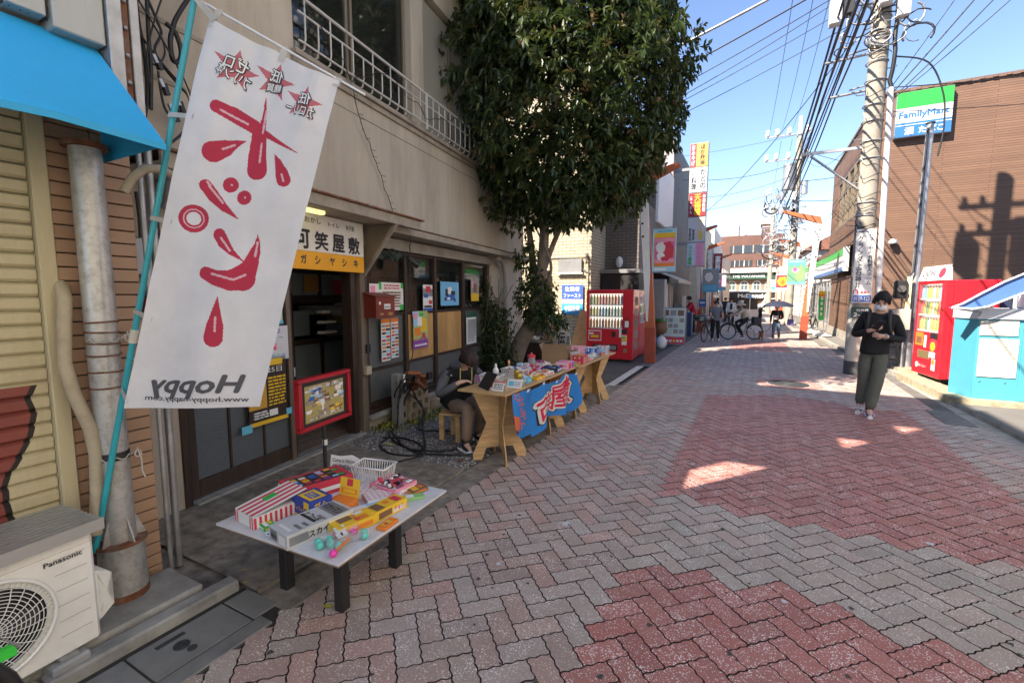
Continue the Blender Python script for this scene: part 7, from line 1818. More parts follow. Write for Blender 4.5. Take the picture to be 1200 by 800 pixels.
# goods and boards before the left shops
def aboard(x, y, rz, w, h, label, body, foot):
    t = thing('menu_board', label, 'menu board', (x, y, 0), rz); Tm = rootmat(t)
    MB(Tm).m(grey).prism([(-w / 2, 0, .02), (w / 2, 0, .02), (w / 2, .22, h), (-w / 2, .22, h)], (0, .03, 0)).prism([(-w / 2, .5, .02), (w / 2, .5, .02), (w / 2, .26, h), (-w / 2, .26, h)], (0, .02, 0)).build('frame', t)
    def q(a, b, c, d, e, mt, mb): mb.m(mt).add([(-w / 2 + a * w, .22 * c - .003 - e, .02 + (h - .02) * c), (-w / 2 + b * w, .22 * c - .003 - e, .02 + (h - .02) * c), (-w / 2 + b * w, .22 * d - .003 - e, .02 + (h - .02) * d), (-w / 2 + a * w, .22 * d - .003 - e, .02 + (h - .02) * d)], [(0, 1, 2, 3)])
    mb = MB(Tm); q(.03, .97, .22, .98, 0, body, mb); q(.03, .97, .02, .20, 0, foot, mb)
    for k, (a, b) in enumerate(((.08, .3), (.36, .6), (.66, .9))): q(a, b, .78, .93, .001, [brown, grey, brown][k], mb)
    for r in range(3):
        for k in range(4): q(.08 + k * .22, .26 + k * .22, .30 + r * .15, .41 + r * .15, .001, [grey, flat('pale_green', (.48, .6, .48)), trimw][(r + k) % 3], mb)
    for k in range(6): q(.1 + k * .14, .2 + k * .14, .07, .13, .001, paper if k % 3 else yellow, mb)
    mb.build('print', t)
aboard(-2.36, 15.6, 0, .78, 1.22, 'large white menu board of food photos with a red foot, left side of the street', flat('menu_pale', (.56, .62, .60)), redink)
aboard(-2.95, 16.6, rad(5), .7, 1.25, 'second menu board of photos, half hidden behind the first on the left', flat('menu_pale2', (.5, .52, .52)), redink)
tag(MB().m(brown).lathe((-2.58, 14.6, .42), [(0, 0), (.12, 0), (.22, .15), (.20, .4), (.13, .42)], 14).m(green).ell((-2.58, 14.6, .85), (.16, .16, .08), 10, 6, fn=lambda p: p * (1 + .3 * noise.noise(p * 4))).build('wicker_basket'), 'round brown wicker basket hung outside the shop beside the orange post', 'basket')
tag(MB().m(white).ell((-2.50, 14.5, .18), (.16, .1, .2), 10, 8, fn=lambda p: p * (1 + .2 * noise.noise(p * 3))).m(blueink).ell((-2.72, 14.3, .25), (.12, .1, .22), 10, 8).build('shopping_bags'), 'white and blue bags on the ground under the wicker basket', 'bags')
tag(MB().m(grey).bbox(-2.34, -1.98, 22.5, 22.9, 0, 2.2, .02).build('grey_cabinet'), 'tall grey cabinet between the red shirted person and the second arch post', 'cabinet')
tag(MB().m(blueink).box(-2.15, -1.85, 21.0, 21.02, 1.15, 1.45).m(white).box(-2.1, -1.9, 20.99, 20.999, 1.28, 1.34).m(grey).tube([(-2.0, 21.02, 0), (-2.0, 21.02, 1.2)], .02).build('blue_sign'), 'small blue sign on a stand behind the red shirted person', 'sign')
cnt = thing('shop_counter', 'dark street counter with blue cloth by the menu boards', 'counter', (-2.6, 19.6, 0))
MB().m(flat('navy_cloth', (.03, .06, .16))).bbox(-3.0, -2.2, 19.2, 19.7, 0, .95, .02).m(grey).bbox(-2.9, -2.6, 19.3, 19.5, .95, 1.3, .02).m(paper).bbox(-2.58, -2.45, 19.2, 19.25, 1.1, 1.6, .01).build('counter', cnt)
# ---------------------------------------------------------------- convenience store building
bsd = brickmat('brown_brick_siding', (.215, .12, .074), (.17, .094, .06), (.10, .054, .035), 2.6, .062, .006, bmp=.6, off=.37)
cs = thing('convenience_store', 'brown brick convenience store building with green white and blue fascia on the right', 'building', (2.82, 16.57, 0))
MB().m(bsd).box(2.82, 14, 16.57, 18.75, .35, 7.12).box(2.82, 14, 18.75, 23.75, .35, 2.3).box(2.82, 14, 18.75, 23.75, 3.35, 4.28).box(2.82, 14, 18.75, 23.75, 6.2, 7.12).box(2.82, 14, 23.75, 25.2, 2.6, 7.12).box(2.82, 14, 25.2, 34.5, 2.6, 3.6).box(3.2, 14, 18.75, 25.2, 2.3, 6.2).build('wall', cs)
MB().m(conc2).box(2.80, 14, 16.55, 35, -.03, .35).build('plinth', cs)
mb = MB().m(flat('roof_trim', (.16, .10, .07))).box(2.78, 14.05, 16.52, 16.6, 7.12, 7.2).box(2.78, 2.86, 16.61, 25.25, 7.12, 7.2)
for k in range(46): mb.box(2.8 + k * .25, 2.9 + k * .25, 16.50, 16.519, 7.13, 7.19)
mb.build('parapet_trim', cs)
for zz in (5.6, 3.72, 3.9): MB().m(flat('groove', (.12, .06, .03))).box(2.815, 2.8195, 16.6, 25.2, zz, zz + .015).build('wall_joint', cs)
fg = flat('fascia_green', (.02, .40, .06), .35); fw2 = flat('fascia_white', (.66, .67, .66), .35, dirt=.1); fb = flat('fascia_blue', (.03, .16, .42), .35)
MB().m(fg).bbox(2.66, 2.82, 20.0, 34.4, 3.02, 3.30, .008).build('fascia_green', cs)
MB().m(fw2).bbox(2.665, 2.82, 20.0, 34.4, 2.62, 3.015, .004).build('fascia_white', cs)
MB().m(fb).bbox(2.66, 2.82, 20.0, 34.4, 2.48, 2.615, .004).build('fascia_blue', cs)
MB().m(fw2).box(2.65, 2.83, 19.94, 19.99, 2.48, 3.33).build('fascia_end', cs)
txt('FamilyMart', cs, fb, (2.655, 31.2, 2.82), (0, -1, 0), ZZ, 3.2, .26, .02); txt('酒たばこ', cs, fb, (2.655, 21.6, 2.82), (0, -1, 0), ZZ, 1.0, .16, .02)
sg_glass = glassmat('store_glass', (.05, .06, .055), .08, .5)
for k in range(7):
    y0 = 19.7 + k * 2.15
    MB().m(sg_glass).box(2.86, 2.875, y0 + .08, y0 + 2.07, .4, 2.2).build('store_window', cs)
    MB().m(fw2).box(2.876, 2.885, y0 + .08, y0 + 2.07, .42, 1.05).m(flat('aqua_band', (.05, .34, .32))).box(2.876, 2.884, y0 + .08, y0 + 2.07, 1.051, 1.16).build('window_film', cs)
    MB().m(galv).bbox(2.82, 2.9, y0, y0 + .08, .36, 2.3, .004).box(2.83, 2.89, y0 + .081, y0 + 2.14, 2.2, 2.28).box(2.83, 2.89, y0 + .081, y0 + 2.14, .35, .42).box(2.835, 2.885, y0 + 1.05, y0 + 1.1, .43, 2.19).build('window_frame', cs)
mb = MB()
for k in range(60): mb.m(cans[RR.randrange(10)] if k % 2 else paper).box(3.2, 3.35, 19.8 + k * .24, 19.98 + k * .24, RR.uniform(.4, 1.5), RR.uniform(1.5, 2.1))
mb.m(lit).box(3.5, 3.55, 19.6, 34.6, .35, 2.3).build('shelves', cs)
for k in range(4):
    y0 = 18.85 + k * 1.22
    MB().m(sg_glass).box(2.88, 2.9, y0, y0 + 1.1, 4.38, 6.1).build('upper_window', cs)
    MB().m(fr).bbox(2.81, 2.93, y0 - .06, y0, 4.3, 6.18, .004).box(2.83, 2.91, y0 + .001, y0 + 1.1, 4.3, 4.38).box(2.83, 2.91, y0 + .001, y0 + 1.1, 5.5, 5.55).box(2.83, 2.91, y0 + .001, y0 + 1.1, 6.1, 6.18).box(2.83, 2.91, y0 + .52, y0 + .56, 4.39, 5.49).build('window_frame', cs)
    MB().m(flat('blind', (.42, .41, .35))).box(2.95, 2.96, y0, y0 + 1.1, 4.4, 5.9 - .3 * (k % 2)).build('window_blind', cs)
MB().m(fr).box(2.79, 2.80, 18.8, 23.7, 4.85, 4.88).build('window_rail', cs)
sg2 = thing('store_sign', 'square green white and blue convenience store sign with blue lettering, high on the brown wall', 'sign', (3.75, 16.45, 5.9))
a0, a1 = 3.14, 4.30
MB().m(grey).bbox(a0 - .01, a1 + .01, 16.40, 16.565, 5.88, 7.06, .008).m(fg).box(a0, a1, 16.392, 16.399, 6.64, 7.05).m(fw2).box(a0, a1, 16.392, 16.399, 6.26, 6.639).m(fb).box(a0, a1, 16.392, 16.399, 5.90, 6.259).m(fw2).box(a0, a1, 16.388, 16.3915, 6.185, 6.205).build('sign_box', sg2)
txt('FamilyMart', sg2, fb, (3.72, 16.385, 6.44), (1, 0, 0), ZZ, 1.04, .22, .05); txt('酒', sg2, white, (3.44, 16.385, 6.04), (1, 0, 0), ZZ, .2, .2, .05); txt('たばこ', sg2, white, (3.90, 16.385, 6.04), (1, 0, 0), ZZ, .52, .18, .05)
tag(MB().m(white).ell((3.31, 16.46, 3.1), (.10, .12, .09), 14, 10).m(black).ell((3.31, 16.42, 3.04), (.075, .08, .06), 12, 8).build('dome_camera'), 'white dome security camera with black eye on the brown wall', 'camera')
# ---------------------------------------------------------------- utility pole and its cables
cpm = mat('concrete_pole', (.33, .30, .25), .85, var=.14, scale=4, bmp=.5, bscale=60, dirt=.5, dcol=(.14, .12, .10), dscale=3)
up = thing('utility_pole', 'concrete utility pole with steel arms and a tangle of cables, nearest on the right', 'utility pole', (1.86, 11.58, 0))
UX, UYY = 1.86, 11.58
MB().m(cpm).cyl((UX, UYY, -.05), (UX + .02, UYY, 10.6), .175, .14, 28).build('pole', up)
MB().m(mat('dark_pole_foot', (.07, .075, .08), .8, dirt=.3)).cyl((UX, UYY, -.02), (UX, UYY, .28), .182, n=28).build('pole_foot', up)
MB().m(mat('pole_wrap', (.50, .48, .41), .7, dirt=.35, dscale=6)).cyl((UX, UYY, .28), (UX, UYY, 1.35), .1785, n=28).build('pole_wrap', up)
for z in (3.2, 3.45, 4.3, 4.62, 5.0, 5.3, 5.75, 6.1, 6.5, 6.55, 6.9, 7.2, 1.9): MB().m(galv).ring((UX, UYY, z), (0, 0, 1), .176, .012, 22, 5).build('band', up)
for k in range(9): MB().m(galv).tube([(UX + (-1) ** k * .16, UYY, 2.6 + k * .42), (UX + (-1) ** k * .30, UYY - .02, 2.6 + k * .42), (UX + (-1) ** k * .30, UYY - .02, 2.63 + k * .42)], .010, 5).build('step_bolt', up)
for z, L in ((6.30, .95), (5.62, .85)): 
    MB().m(galv).tube([(UX - .15, UYY, z), (UX - L * .9, UYY - .05, z - .05)], .026, 5).tube([(UX - .15, UYY, z + .10), (UX - L * .5, UYY - .03, z + .04)], .018, 5).build('steel_arm', up)
MB().m(galv).bbox(UX - 1.15, UX - .12, UYY - .06, UYY - .02, 4.50, 4.56, .004).tube([(UX - 1.0, UYY - .04, 4.48), (UX - .15, UYY - .04, 3.72)], .024, 5).build('steel_arm', up)
for z in (7.6, 9.4, 10.1):
    MB().m(galv).bbox(UX - .95, UX + .85, UYY - .22, UYY - .14, z, z + .08, .004).tube([(UX - .7, UYY - .18, z), (UX - .1, UYY - .1, z - .6)], .018, 5).tube([(UX + .7, UYY - .18, z), (UX + .1, UYY - .1, z - .6)], .018, 5).build('cross_arm', up)
    if z > 8:
        for k in (-.85, -.5, -.15, .45, .78): MB().m(white).lathe((UX + k, UYY - .18, z + .08), [(0, 0), (.03, 0), (.06, .05), (.03, .07), (.06, .12), (.03, .14), (.05, .19), (0, .22)], 10).build('insulator', up)
MB().m(grey).cyl((UX + .62, UYY + .05, 8.1), (UX + .62, UYY + .05, 9.1), .30, n=24).cyl((UX + .62, UYY + .05, 9.1), (UX + .62, UYY + .05, 9.16), .33, n=24).build('transformer', up)
MB().m(grey).cyl((UX - .55, UYY + .05, 8.2), (UX - .55, UYY + .05, 8.9), .22, n=20).build('transformer', up)
for a, b, c, mt in ((.02, -.30, 7.0, white), (-.75, -.25, 6.85, white), (-.55, -.2, 7.0, black), (.5, -.22, 7.1, galv), (.30, -.2, 6.75, white)):
    MB().m(mt).bbox(UX + a - .10, UX + a + .10, UYY + b - .1, UYY + b + .1, c, c + .45, .015).build('junction_box', up)
RC = random.Random(5)
for k in range(20):
    cx, cz = UX + RC.uniform(-.65, .6), RC.uniform(6.25, 7.0); rx, rz_ = RC.uniform(.08, .28), RC.uniform(.06, .2); a0 = RC.uniform(0, 6)
    MB().m([cord, galv, cord, grey][k % 4]).tube([(cx + rx * math.cos(a0 + t * .42), UYY - .2 + RC.uniform(-.03, .03), cz + rz_ * math.sin(a0 + t * .42)) for t in range(RC.randrange(9, 16))], RC.choice((.009, .013, .019)), 5).build('cable_loop', up)
for k in range(15):
    z = RC.uniform(2.9, 6.6); s = RC.uniform(.12, .34)
    MB().m([cord, galv][k % 3 == 0]).tube(smooth([(UX - .18, UYY - .15, z), (UX - .05 - s * .3, UYY - .20, z - s * .7), (UX + .10, UYY - .20, z - s * .4), (UX + .19, UYY - .14, z - .1)], 5), .007, 4).build('slack_wire', up)
MB().m(flat('pipe_white', (.60, .60, .60), .5, dirt=.2)).cyl((UX + .285, UYY - .12, .9), (UX + .225, UYY - .12, 5.55), .052, .05, 14).build('riser_pipe', up)
MB().m(cord).tube(fuzz([(UX + .225, UYY - .12, 5.5), (UX + .22, UYY - .14, 6.4), (UX + .24, UYY - .14, 7.4)], 5, .012), .035, 6).build('riser_cable', up)
pbm = thing('pole_notice_board', 'tall white notice board with black Japanese lettering wrapped on the utility pole', 'sign', (UX, UYY - .2, 1.45))
MB().m(paper).bbox(UX - .155, UX + .165, UYY - .205, UYY - .185, 1.47, 2.92, .004).build('board', pbm)
for s, x, z, w, h in (('グランダ上石神井', UX - .075, 2.27, .10, 1.05), ('ベネッセの有料老人ホーム', UX + .095, 2.33, .09, 1.0)): txt(vtxt(s), pbm, ink, (x, UYY - .2075, z), (1, 0, 0), ZZ, w, h, .03)
txt('介護相談受付', pbm, ink, (UX + .0, UYY - .2075, 2.87), (1, 0, 0), ZZ, .24, .035, .01)
txt('∩', pbm, redink, (UX - .10, UYY - .2075, 1.69), (1, 0, 0), ZZ, .09, .10, .05); txt('募集中', pbm, redink, (UX + .05, UYY - .2075, 1.68), (1, 0, 0), ZZ, .15, .05, .03)
MB().m(blueink).box(UX - .145, UX + .155, UYY - .2085, UYY - .2055, 1.49, 1.62).build('blue_strip', pbm); txt('0120-123', pbm, white, (UX + .005, UYY - .210, 1.555), (1, 0, 0), ZZ, .26, .08, .03)
pl_ = thing('address_plate', 'small dark green address plate with white numbers below the notice board', 'plate', (UX, UYY - .2, 1.2))
MB().m(flat('dark_green_plate', (.015, .05, .035), .4)).bbox(UX - .15, UX + .17, UYY - .21, UYY - .19, 1.17, 1.38, .004).build('plate', pl_)
txt('石神井', pl_, white, (UX + .03, UYY - .2125, 1.325), (1, 0, 0), ZZ, .2, .05, .03); txt('2-13', pl_, white, (UX + .01, UYY - .2125, 1.235), (1, 0, 0), ZZ, .24, .08, .05)
ORD = 'first second third fourth fifth sixth seventh eighth ninth tenth eleventh twelfth thirteenth fourteenth fifteenth sixteenth seventeenth eighteenth nineteenth twentieth twenty-first twenty-second twenty-third twenty-fourth twenty-fifth twenty-sixth twenty-seventh twenty-eighth twenty-ninth thirtieth'.split()
WN = {}
def wire(a, b, sag, r, label, n=20, mt=None, group='overhead wires'):
    r *= .8
    if group:
        q = WN[label] = WN.get(label, -1) + 1
        label = '%s %s %s' % ('thick' if r > .018 else 'thin', label, ORD[q])
    a = Vector(a); b = Vector(b)
    P = [a.lerp(b, k / n) + Vector((0, 0, -sag * 4 * (k / n) * (1 - k / n))) for k in range(n + 1)]
    return cable('overhead_wire', P, r, label, 'wire', mt, group, 5)
Lw = 'black wire along the street from pole to pole, counted from the pole top'
QX, QY = 1.6, 29.0
for a, z, z2, r, sag in ((-.78, 6.32, 6.5, .035, .35), (-.66, 6.34, 6.7, .026, .45), (-.5, 6.3, 6.2, .02, .3), (-.85, 5.6, 5.6, .026, .35), (-.62, 5.64, 5.9, .02, .45), (-1.05, 4.6, 5.3, .016, .2), (-.72, 6.95, 7.2, .03, .4), (-.2, 7.6, 7.9, .012, .4)):
    wire((UX + a, UYY, z), (QX - .3 + a * .5, QY, z2), sag, r, Lw)
    wire((UX + a, UYY, z), (UX + a * .6 - .2, -7, z + .6), sag * .7, r, Lw)
for a in (-.95, -.5, -.15): wire((UX + a - .35, UYY - .15, 9.6), (QX + a * 1.4 - .1, QY - .2, 10.3 if a > -.6 else 9.9), .5, .011, Lw); wire((UX + a - .35, UYY - .15, 9.6), (UX + a - .6, -8, 9.8), .5, .011, Lw)
for a in (-.8, -.3, .4): wire((QX + a, QY, 9.8), (1.5 + a, 47, 9.6), .4, .011, Lw); wire((QX + a * .5 - .3, QY, 6.6), (1.4 + a * .5, 47, 6.3), .4, .022, Lw)
Lc = 'black wire crossing leftwards from the poles, counted from the nearest'
for s, e, sag, r in (((UX - .3, UYY - .1, 7.9), (-4.6, 11.5, 5.9), .08, .020), ((UX - .3, UYY - .1, 7.66), (-4.6, 11.5, 5.5), .12, .012), ((UX - .3, UYY - .1, 7.58), (-4.6, 11.6, 5.3), .2, .010), ((UX - .4, UYY - .1, 7.25), (-4.6, 11.6, 5.15), .1, .009), ((UX - .4, UYY - .1, 6.9), (-4.6, 11.7, 5.0), .12, .009), ((QX, QY, 8.6), (-3.6, 19.5, 6.3), .4, .015), ((QX, QY, 8.0), (-4, 22, 6.0), .4, .012), ((QX, QY, 7.4), (-4.5, 24, 5.6), .3, .012), ((QX, QY, 10), (-12, 24, 9), .5, .010), ((UX - .4, UYY - .1, 6.6), (-3.2, 24, 5.0), .5, .012)): wire(s, e, sag, r, Lc)
wire((UX - .3, UYY - .1, 8.25), (-3.8, 11.5, 6.73), .05, .038, 'thick pale overhead cable crossing from the pole top into the laurel tree crown', mt=galv, group=None)
Lr = 'black wire leading right over the brown store, counted from the nearest'
for s, e, sag, r in (((UX + .25, UYY - .1, 5.45), (6.2, 11.4, 11.2), .15, .016), ((UX + .25, UYY - .1, 5.35), (6.6, 11.4, 11.0), .3, .013), ((UX + .25, UYY, 5.6), (5.4, 11.4, 11.3), .1, .010), ((UX + .2, UYY, 5.3), (7.6, 11.4, 11.2), .35, .010), ((UX + .2, UYY, 5.6), (13, 13.2, 6.2), .35, .012), ((UX + .2, UYY, 5.15), (13, 16.2, 6.1), .2, .009), ((QX, QY, 7.6), (4.5, 25.0, 7.0), .1, .02), ((QX, QY, 6.6), (4.5, 25.1, 5.9), .1, .02), ((QX, QY, 9.3), (5, 25.3, 7.0), .2, .02), ((QX, QY, 9.6), (UX + .1, UYY, 5.3), 1.2, .009), ((2.6, 47, 6), (UX + .1, UYY, 4.7), 1.0, .009), ((2.6, 44, 5), (UX + .1, UYY, 4.0), .7, .009)): wire(s, e, sag, r, Lr)
cable('drooping_cable', smooth([(UX + .25, UYY - .15, 6.1), (UX + .75, UYY - .1, 5.9), (UX + 1.0, UYY - .1, 5.3), (UX + 1.05, UYY - .1, 4.7), (UX + 1.0, UYY - .1, 4.2)], 6), .014, 'thin black cable arching down from the pole before the green and blue sign')
q2 = thing('utility_pole', 'second utility pole down the street with white insulators and grey transformers', 'utility pole', (QX, QY, 0))
MB().m(cpm).cyl((QX, QY, 0), (QX + .05, QY, 9.9), .20, .15, 18).m(white).cyl((QX + .05, QY, 9.4), (QX + .05, QY, 10.9), .15, .08, 14).build('pole', q2)
for z in (9.95, 8.7, 6.2):
    MB().m(galv).box(QX - 1.55, QX + .5, QY - .2, QY - .12, z, z + .07).build('cross_arm', q2)
    for k in (-1.45, -1.0, -.45, .4) if z > 7 else (-1.3,): MB().m(white).lathe((QX + k, QY - .16, z + .06), [(0, 0), (.08, 0), (.13, .14), (.06, .2), (.1, .32), (0, .38)], 8).build('insulator', q2)
MB().m(grey).cyl((QX - .35, QY - .1, 7.2), (QX - .35, QY - .1, 8.5), .30, n=16).m(galv).cyl((QX + .38, QY, 6.9), (QX + .38, QY, 7.6), .16, n=12).build('transformer', q2)
for k in range(46):
    cx, cz = QX + RC.uniform(-1.3, .35), RC.uniform(3.9, 6.9); rx, rz_ = RC.uniform(.12, .5), RC.uniform(.1, .5); a0 = RC.uniform(0, 6)
    MB().m([cord, galv, grey, galv][k % 4]).tube([(cx + rx * math.cos(a0 + t * .5), QY - .25, cz + rz_ * math.sin(a0 + t * .5)) for t in range(RC.randrange(5, 11))], RC.choice((.02, .03, .045)), 4).build('cable_loop', q2)
for k in range(12): MB().m([grey, white, galv][k % 3]).obox((QX + RC.uniform(-1.2, .4), QY - .3, RC.uniform(5, 6.9)), (RC.uniform(.1, .3), .2, RC.uniform(.15, .5)), (0, RC.uniform(-.3, .3), 0)).build('junction_box', q2)
q3 = thing('utility_pole', 'third and farthest utility pole, in front of the red brick block', 'utility pole', (1.35, 47, 0))
MB().m(cpm).cyl((1.0, 47, 0), (1.0, 47, 9.5), .22, .15, 14).m(galv).box(.0, 2.0, 46.9, 47, 8.9, 9).box(.2, 1.8, 46.9, 47, 7.6, 7.7).build('pole', q3)
for k in range(24):
    cx, cz = 1.0 + RC.uniform(-.9, .8), RC.uniform(4.2, 7.4); rx, rz_ = RC.uniform(.2, .6), RC.uniform(.1, .5); a0 = RC.uniform(0, 6)
    MB().m([cord, galv][k % 2]).tube([(cx + rx * math.cos(a0 + t * .5), 46.8, cz + rz_ * math.sin(a0 + t * .5)) for t in range(7)], .035, 4).build('cable_loop', q3)
lat = thing('lattice_tower', 'pale steel lattice frame with cross braces behind the large right arch post', 'tower', (2.3, 36, 0))
for x, y in ((2.0, 36), (3.4, 36)): MB().m(galv).cyl((x, y, 0), (x, y, 6.4), .06, n=8).build('leg', lat)
for k in range(6):
    z = .6 + k; MB().m(galv).tube([(2.0, 36, z), (3.4, 36, z + 1)], .03, 4).tube([(3.4, 36, z), (2.0, 36, z + 1)], .03, 4).tube([(2, 36, z), (3.4, 36, z)], .03, 4).build('brace', lat)
# steel post with meter boxes beside the red machine
mp = thing('steel_post', 'slim galvanised steel post with meter boxes between the walking person and the red machine', 'post', (2.88, 12.25, 0))
MB().m(galv).cyl((2.84, 12.2, -.02), (2.90, 12.25, 5.0), .075, .062, 18).m(black).cyl((2.90, 12.25, 5.0), (2.90, 12.25, 5.03), .075, n=18).build('post', mp)
MB().m(cord).tube([(2.84, 12.13, 4.9), (2.82, 12.1, 3.0), (2.80, 12.1, 2.1), (2.55, 12.05, 1.75), (2.50, 12.05, 1.6)], .018, 5).build('cable', mp)
MB().m(flat('cream_plate', (.62, .55, .33), .6)).bbox(2.70, 2.78, 12.02, 12.06, 1.15, 2.0, .004).build('cream_plate', mp)
MB().m(black).bbox(2.50, 2.70, 11.95, 12.1, 1.55, 1.92, .02).m(flat('meter_glass', (.1, .1, .1), .1)).cyl((2.6, 11.94, 1.75), (2.6, 11.9, 1.75), .07, n=14).build('electric_meter', mp)
MB().m(flat('beige_box', (.44, .42, .35), .6, dirt=.2)).bbox(2.44, 2.78, 11.9, 12.08, .92, 1.34, .01).build('meter_box', mp)
MB().m(cord).tube(fuzz([(2.62, 12.0, 1.55), (2.6, 12, .95), (2.66, 12.05, .5), (2.64, 12.05, .08)], 4, .02), .014, 5).m(galv).tube([(2.72, 12.05, .92), (2.72, 12.05, 0)], .02, 6).build('cable', mp)
tag(MB().m(mat('grey_block_wall', (.16, .165, .17), .8, dirt=.3)).bbox(2.36, 2.80, 12.3, 12.6, 0, .26, .01).bbox(2.36, 2.80, 12.3, 12.6, .27, .52, .01).bbox(2.36, 2.80, 12.3, 12.6, .53, .78, .01).build('block_pile'), 'low pile of three grey blocks behind the walking person', 'blocks')
# ---------------------------------------------------------------- turquoise booth
tqp = mat('turquoise_paint', (.06, .32, .42), .45, var=.05, dirt=.15, dcol=(.05, .25, .32)); bbl = flat('canopy_blue', (.07, .17, .47), .5)
ki = thing('turquoise_booth', 'turquoise booth with two long notices and a curved blue canopy, at the right edge', 'booth', (2.73, 9.0, .12))
MB().m(tqp).prism([(2.72, 9.42, .122), (2.86, 9.0, .122), (3.42, 9.0, .122), (3.42, 9.42, .122)], (0, 0, 1.16)).build('body', ki)
MB().m(tqp).bbox(3.33, 3.44, 8.965, 9.0, .122, 1.30, .006).m(tqp).box(2.86, 3.33, 8.985, 8.999, .122, .30).build('front_trim', ki)
MB().m(flat('booth_white', (.68, .70, .72), .5)).prism([(2.70, 9.43, 1.283), (2.84, 8.96, 1.283), (3.48, 8.96, 1.283), (3.48, 9.43, 1.283)], (0, 0, .15)).bbox(3.32, 3.9, 9.0, 9.4, 1.434, 1.72, .02).build('counter_band', ki)
for z0, z1, x0, x1, L in ((1.05, 1.255, 2.88, 3.28, 7), (.45, 1.0, 2.89, 3.30, 17)):
    MB().m(flat('cream_paper', (.72, .70, .58))).box(x0, x1, 8.984, 8.9965 if z0 < 1 else 8.9965, z0, z1).build('notice_sheet', ki)
    mb = MB().m(flat('faint_ink', (.30, .28, .26)))
    for k in range(L):
        z = z1 - (k + .8) * (z1 - z0) / (L + .6); x = x0 + .02 + RR.random() * .03
        while x < x1 - .04:
            l = RR.uniform(.02, .09); mb.box(x, min(x1 - .02, x + l), 8.9815, 8.9835, z, z + .006 + .004 * (k % 3 == 0)); x += l + .012
    mb.build('print', ki)
mb = MB().m(tqp)
for x in (2.93, 3.2): mb.ell((x, 8.995, .38), (.014, .008, .014), 8, 6)
mb.build('bolt', ki)
cpts = [(2.50, 1.44), (2.62, 1.50), (2.80, 1.64), (3.02, 1.80), (3.28, 1.95), (3.6, 2.06), (4.0, 2.12)]
mb = MB()
low = [(x + .24 + .02 * k, z - .02 * k * 1.4) for k, (x, z) in enumerate(cpts)]
mb.m(bbl).prism([(x, 8.82, z) for x, z in cpts] + [(x, 8.82, z - .01) for x, z in low[::-1]], (0, .10, 0))
mb.build('canopy', ki)
mb = MB().m(white).tube([(x, 8.80, z + .005) for x, z in cpts], .014, 6).tube([(x, 8.80, z - .01) for x, z in low], .014, 6).tube([(2.50, 8.80, 1.44), (2.74, 8.80, 1.43)], .014, 6)
mb.build('canopy_edge', ki)
mb = MB().m(white)
for k in range(12): mb.prism([(2.5 + k * .022, 8.81, 1.435), (2.522 + k * .022, 8.81, 1.435), (2.511 + k * .022, 8.81, 1.41)], (0, .01, 0))
mb.m(grey).tube([(2.6, 8.85, 1.42), (2.85, 8.9, 1.38), (2.85, 9.0, 1.30)], .012, 5).tube([(3.2, 9.05, 1.43), (3.2, 9.05, 1.85)], .015, 6)
mb.build('canopy_bracket', ki)
MB().m(white).ell((2.93, 8.9, 1.45), (.045, .03, .035), 12, 8).m(redink).ell((2.93, 8.875, 1.46), (.02, .012, .012), 8, 6).build('round_fitting', ki)
car = thing('parked_car', 'dark parked car, only its wheel and side showing past the turquoise booth', 'car', (4.9, 10.6, .05))
cbm = flat('car_dark', (.05, .055, .07), .2, coat=1); 
T = Matrix.Translation((4.0, 10.4, .05))
MB(T).m(cbm).prism([(0, 0, .25), (0, 0, .7), (.6, 0, .8), (1.1, 0, 1.3), (2.8, 0, 1.35), (3.6, 0, .85), (4.1, 0, .75), (4.2, 0, .3)], (0, 1.6, 0)).build('body', car)
MB(T).m(flat('car_glass', (.02, .03, .035), .05)).prism([(.75, -.01, .85), (1.15, -.01, 1.22), (2.7, -.01, 1.26), (3.3, -.01, .88)], (0, 1.62, 0)).build('window', car)
for x in (.75, 3.3):
    w_ = MB(T).m(rubber).cyl((x, -.06, .31), (x, .16, .31), .31, n=24).build('wheel', car)
    mb = MB(T).m(galv).cyl((x, -.07, .31), (x, -.062, .31), .06, n=14).ring((x, -.065, .31), (0, 1, 0), .20, .02, 22, 5)
    for k in range(7): mb.tube([(x, -.07, .31), (x + .2 * math.cos(k * .9), -.07, .31 + .2 * math.sin(k * .9))], .014, 4)
    mb.build('rim', w_)
MB(T).m(white).bbox(-.01, .04, .1, .45, .55, .68, .01).build('headlight', car)
# store front: banner flags and parked bicycle
def nobori(x, y, label):
    t = thing('feather_flag', label, 'flag', (x, y, .05), 0, 'green store flags')
    MB().m(white).cyl((x, y, .1), (x, y, 2.05), .012, n=8).ell((x, y, .1), (.32, .22, .05), 12, 6).bbox(x - .1, x + .1, y - .08, y + .08, .05, .2, .02).build('pole_and_base', t)
    mb = MB().m(flat('nobori_green', (.03, .50, .10)))
    for k in range(10): 
        z0, z1 = .68 + k * .11, .68 + (k + 1) * .11; s = lambda z: .02 * math.sin(z * 6)
        mb.m(flat('nobori_yellow', (.72, .55, .02)) if k == 9 else flat('nobori_orange', (.72, .28, .02)) if k == 8 else flat('nobori_green', (.03, .50, .10))).add([(x - .01, y + s(z0), z0), (x - .20 + .02 * math.sin(z0 * 3), y - .06 + s(z0), z0), (x - .20 + .02 * math.sin(z1 * 3), y - .06 + s(z1), z1), (x - .01, y + s(z1), z1)], [(0, 1, 2, 3)])
    mb.m(white)
    for k in range(4): mb.box(x - .14, x - .07, y - .055, y - .05, .85 + k * .2, .97 + k * .2)
    mb.build('cloth', t)
nobori(2.32, 20.9, 'nearer green and yellow feather flag on a white base before the store windows')
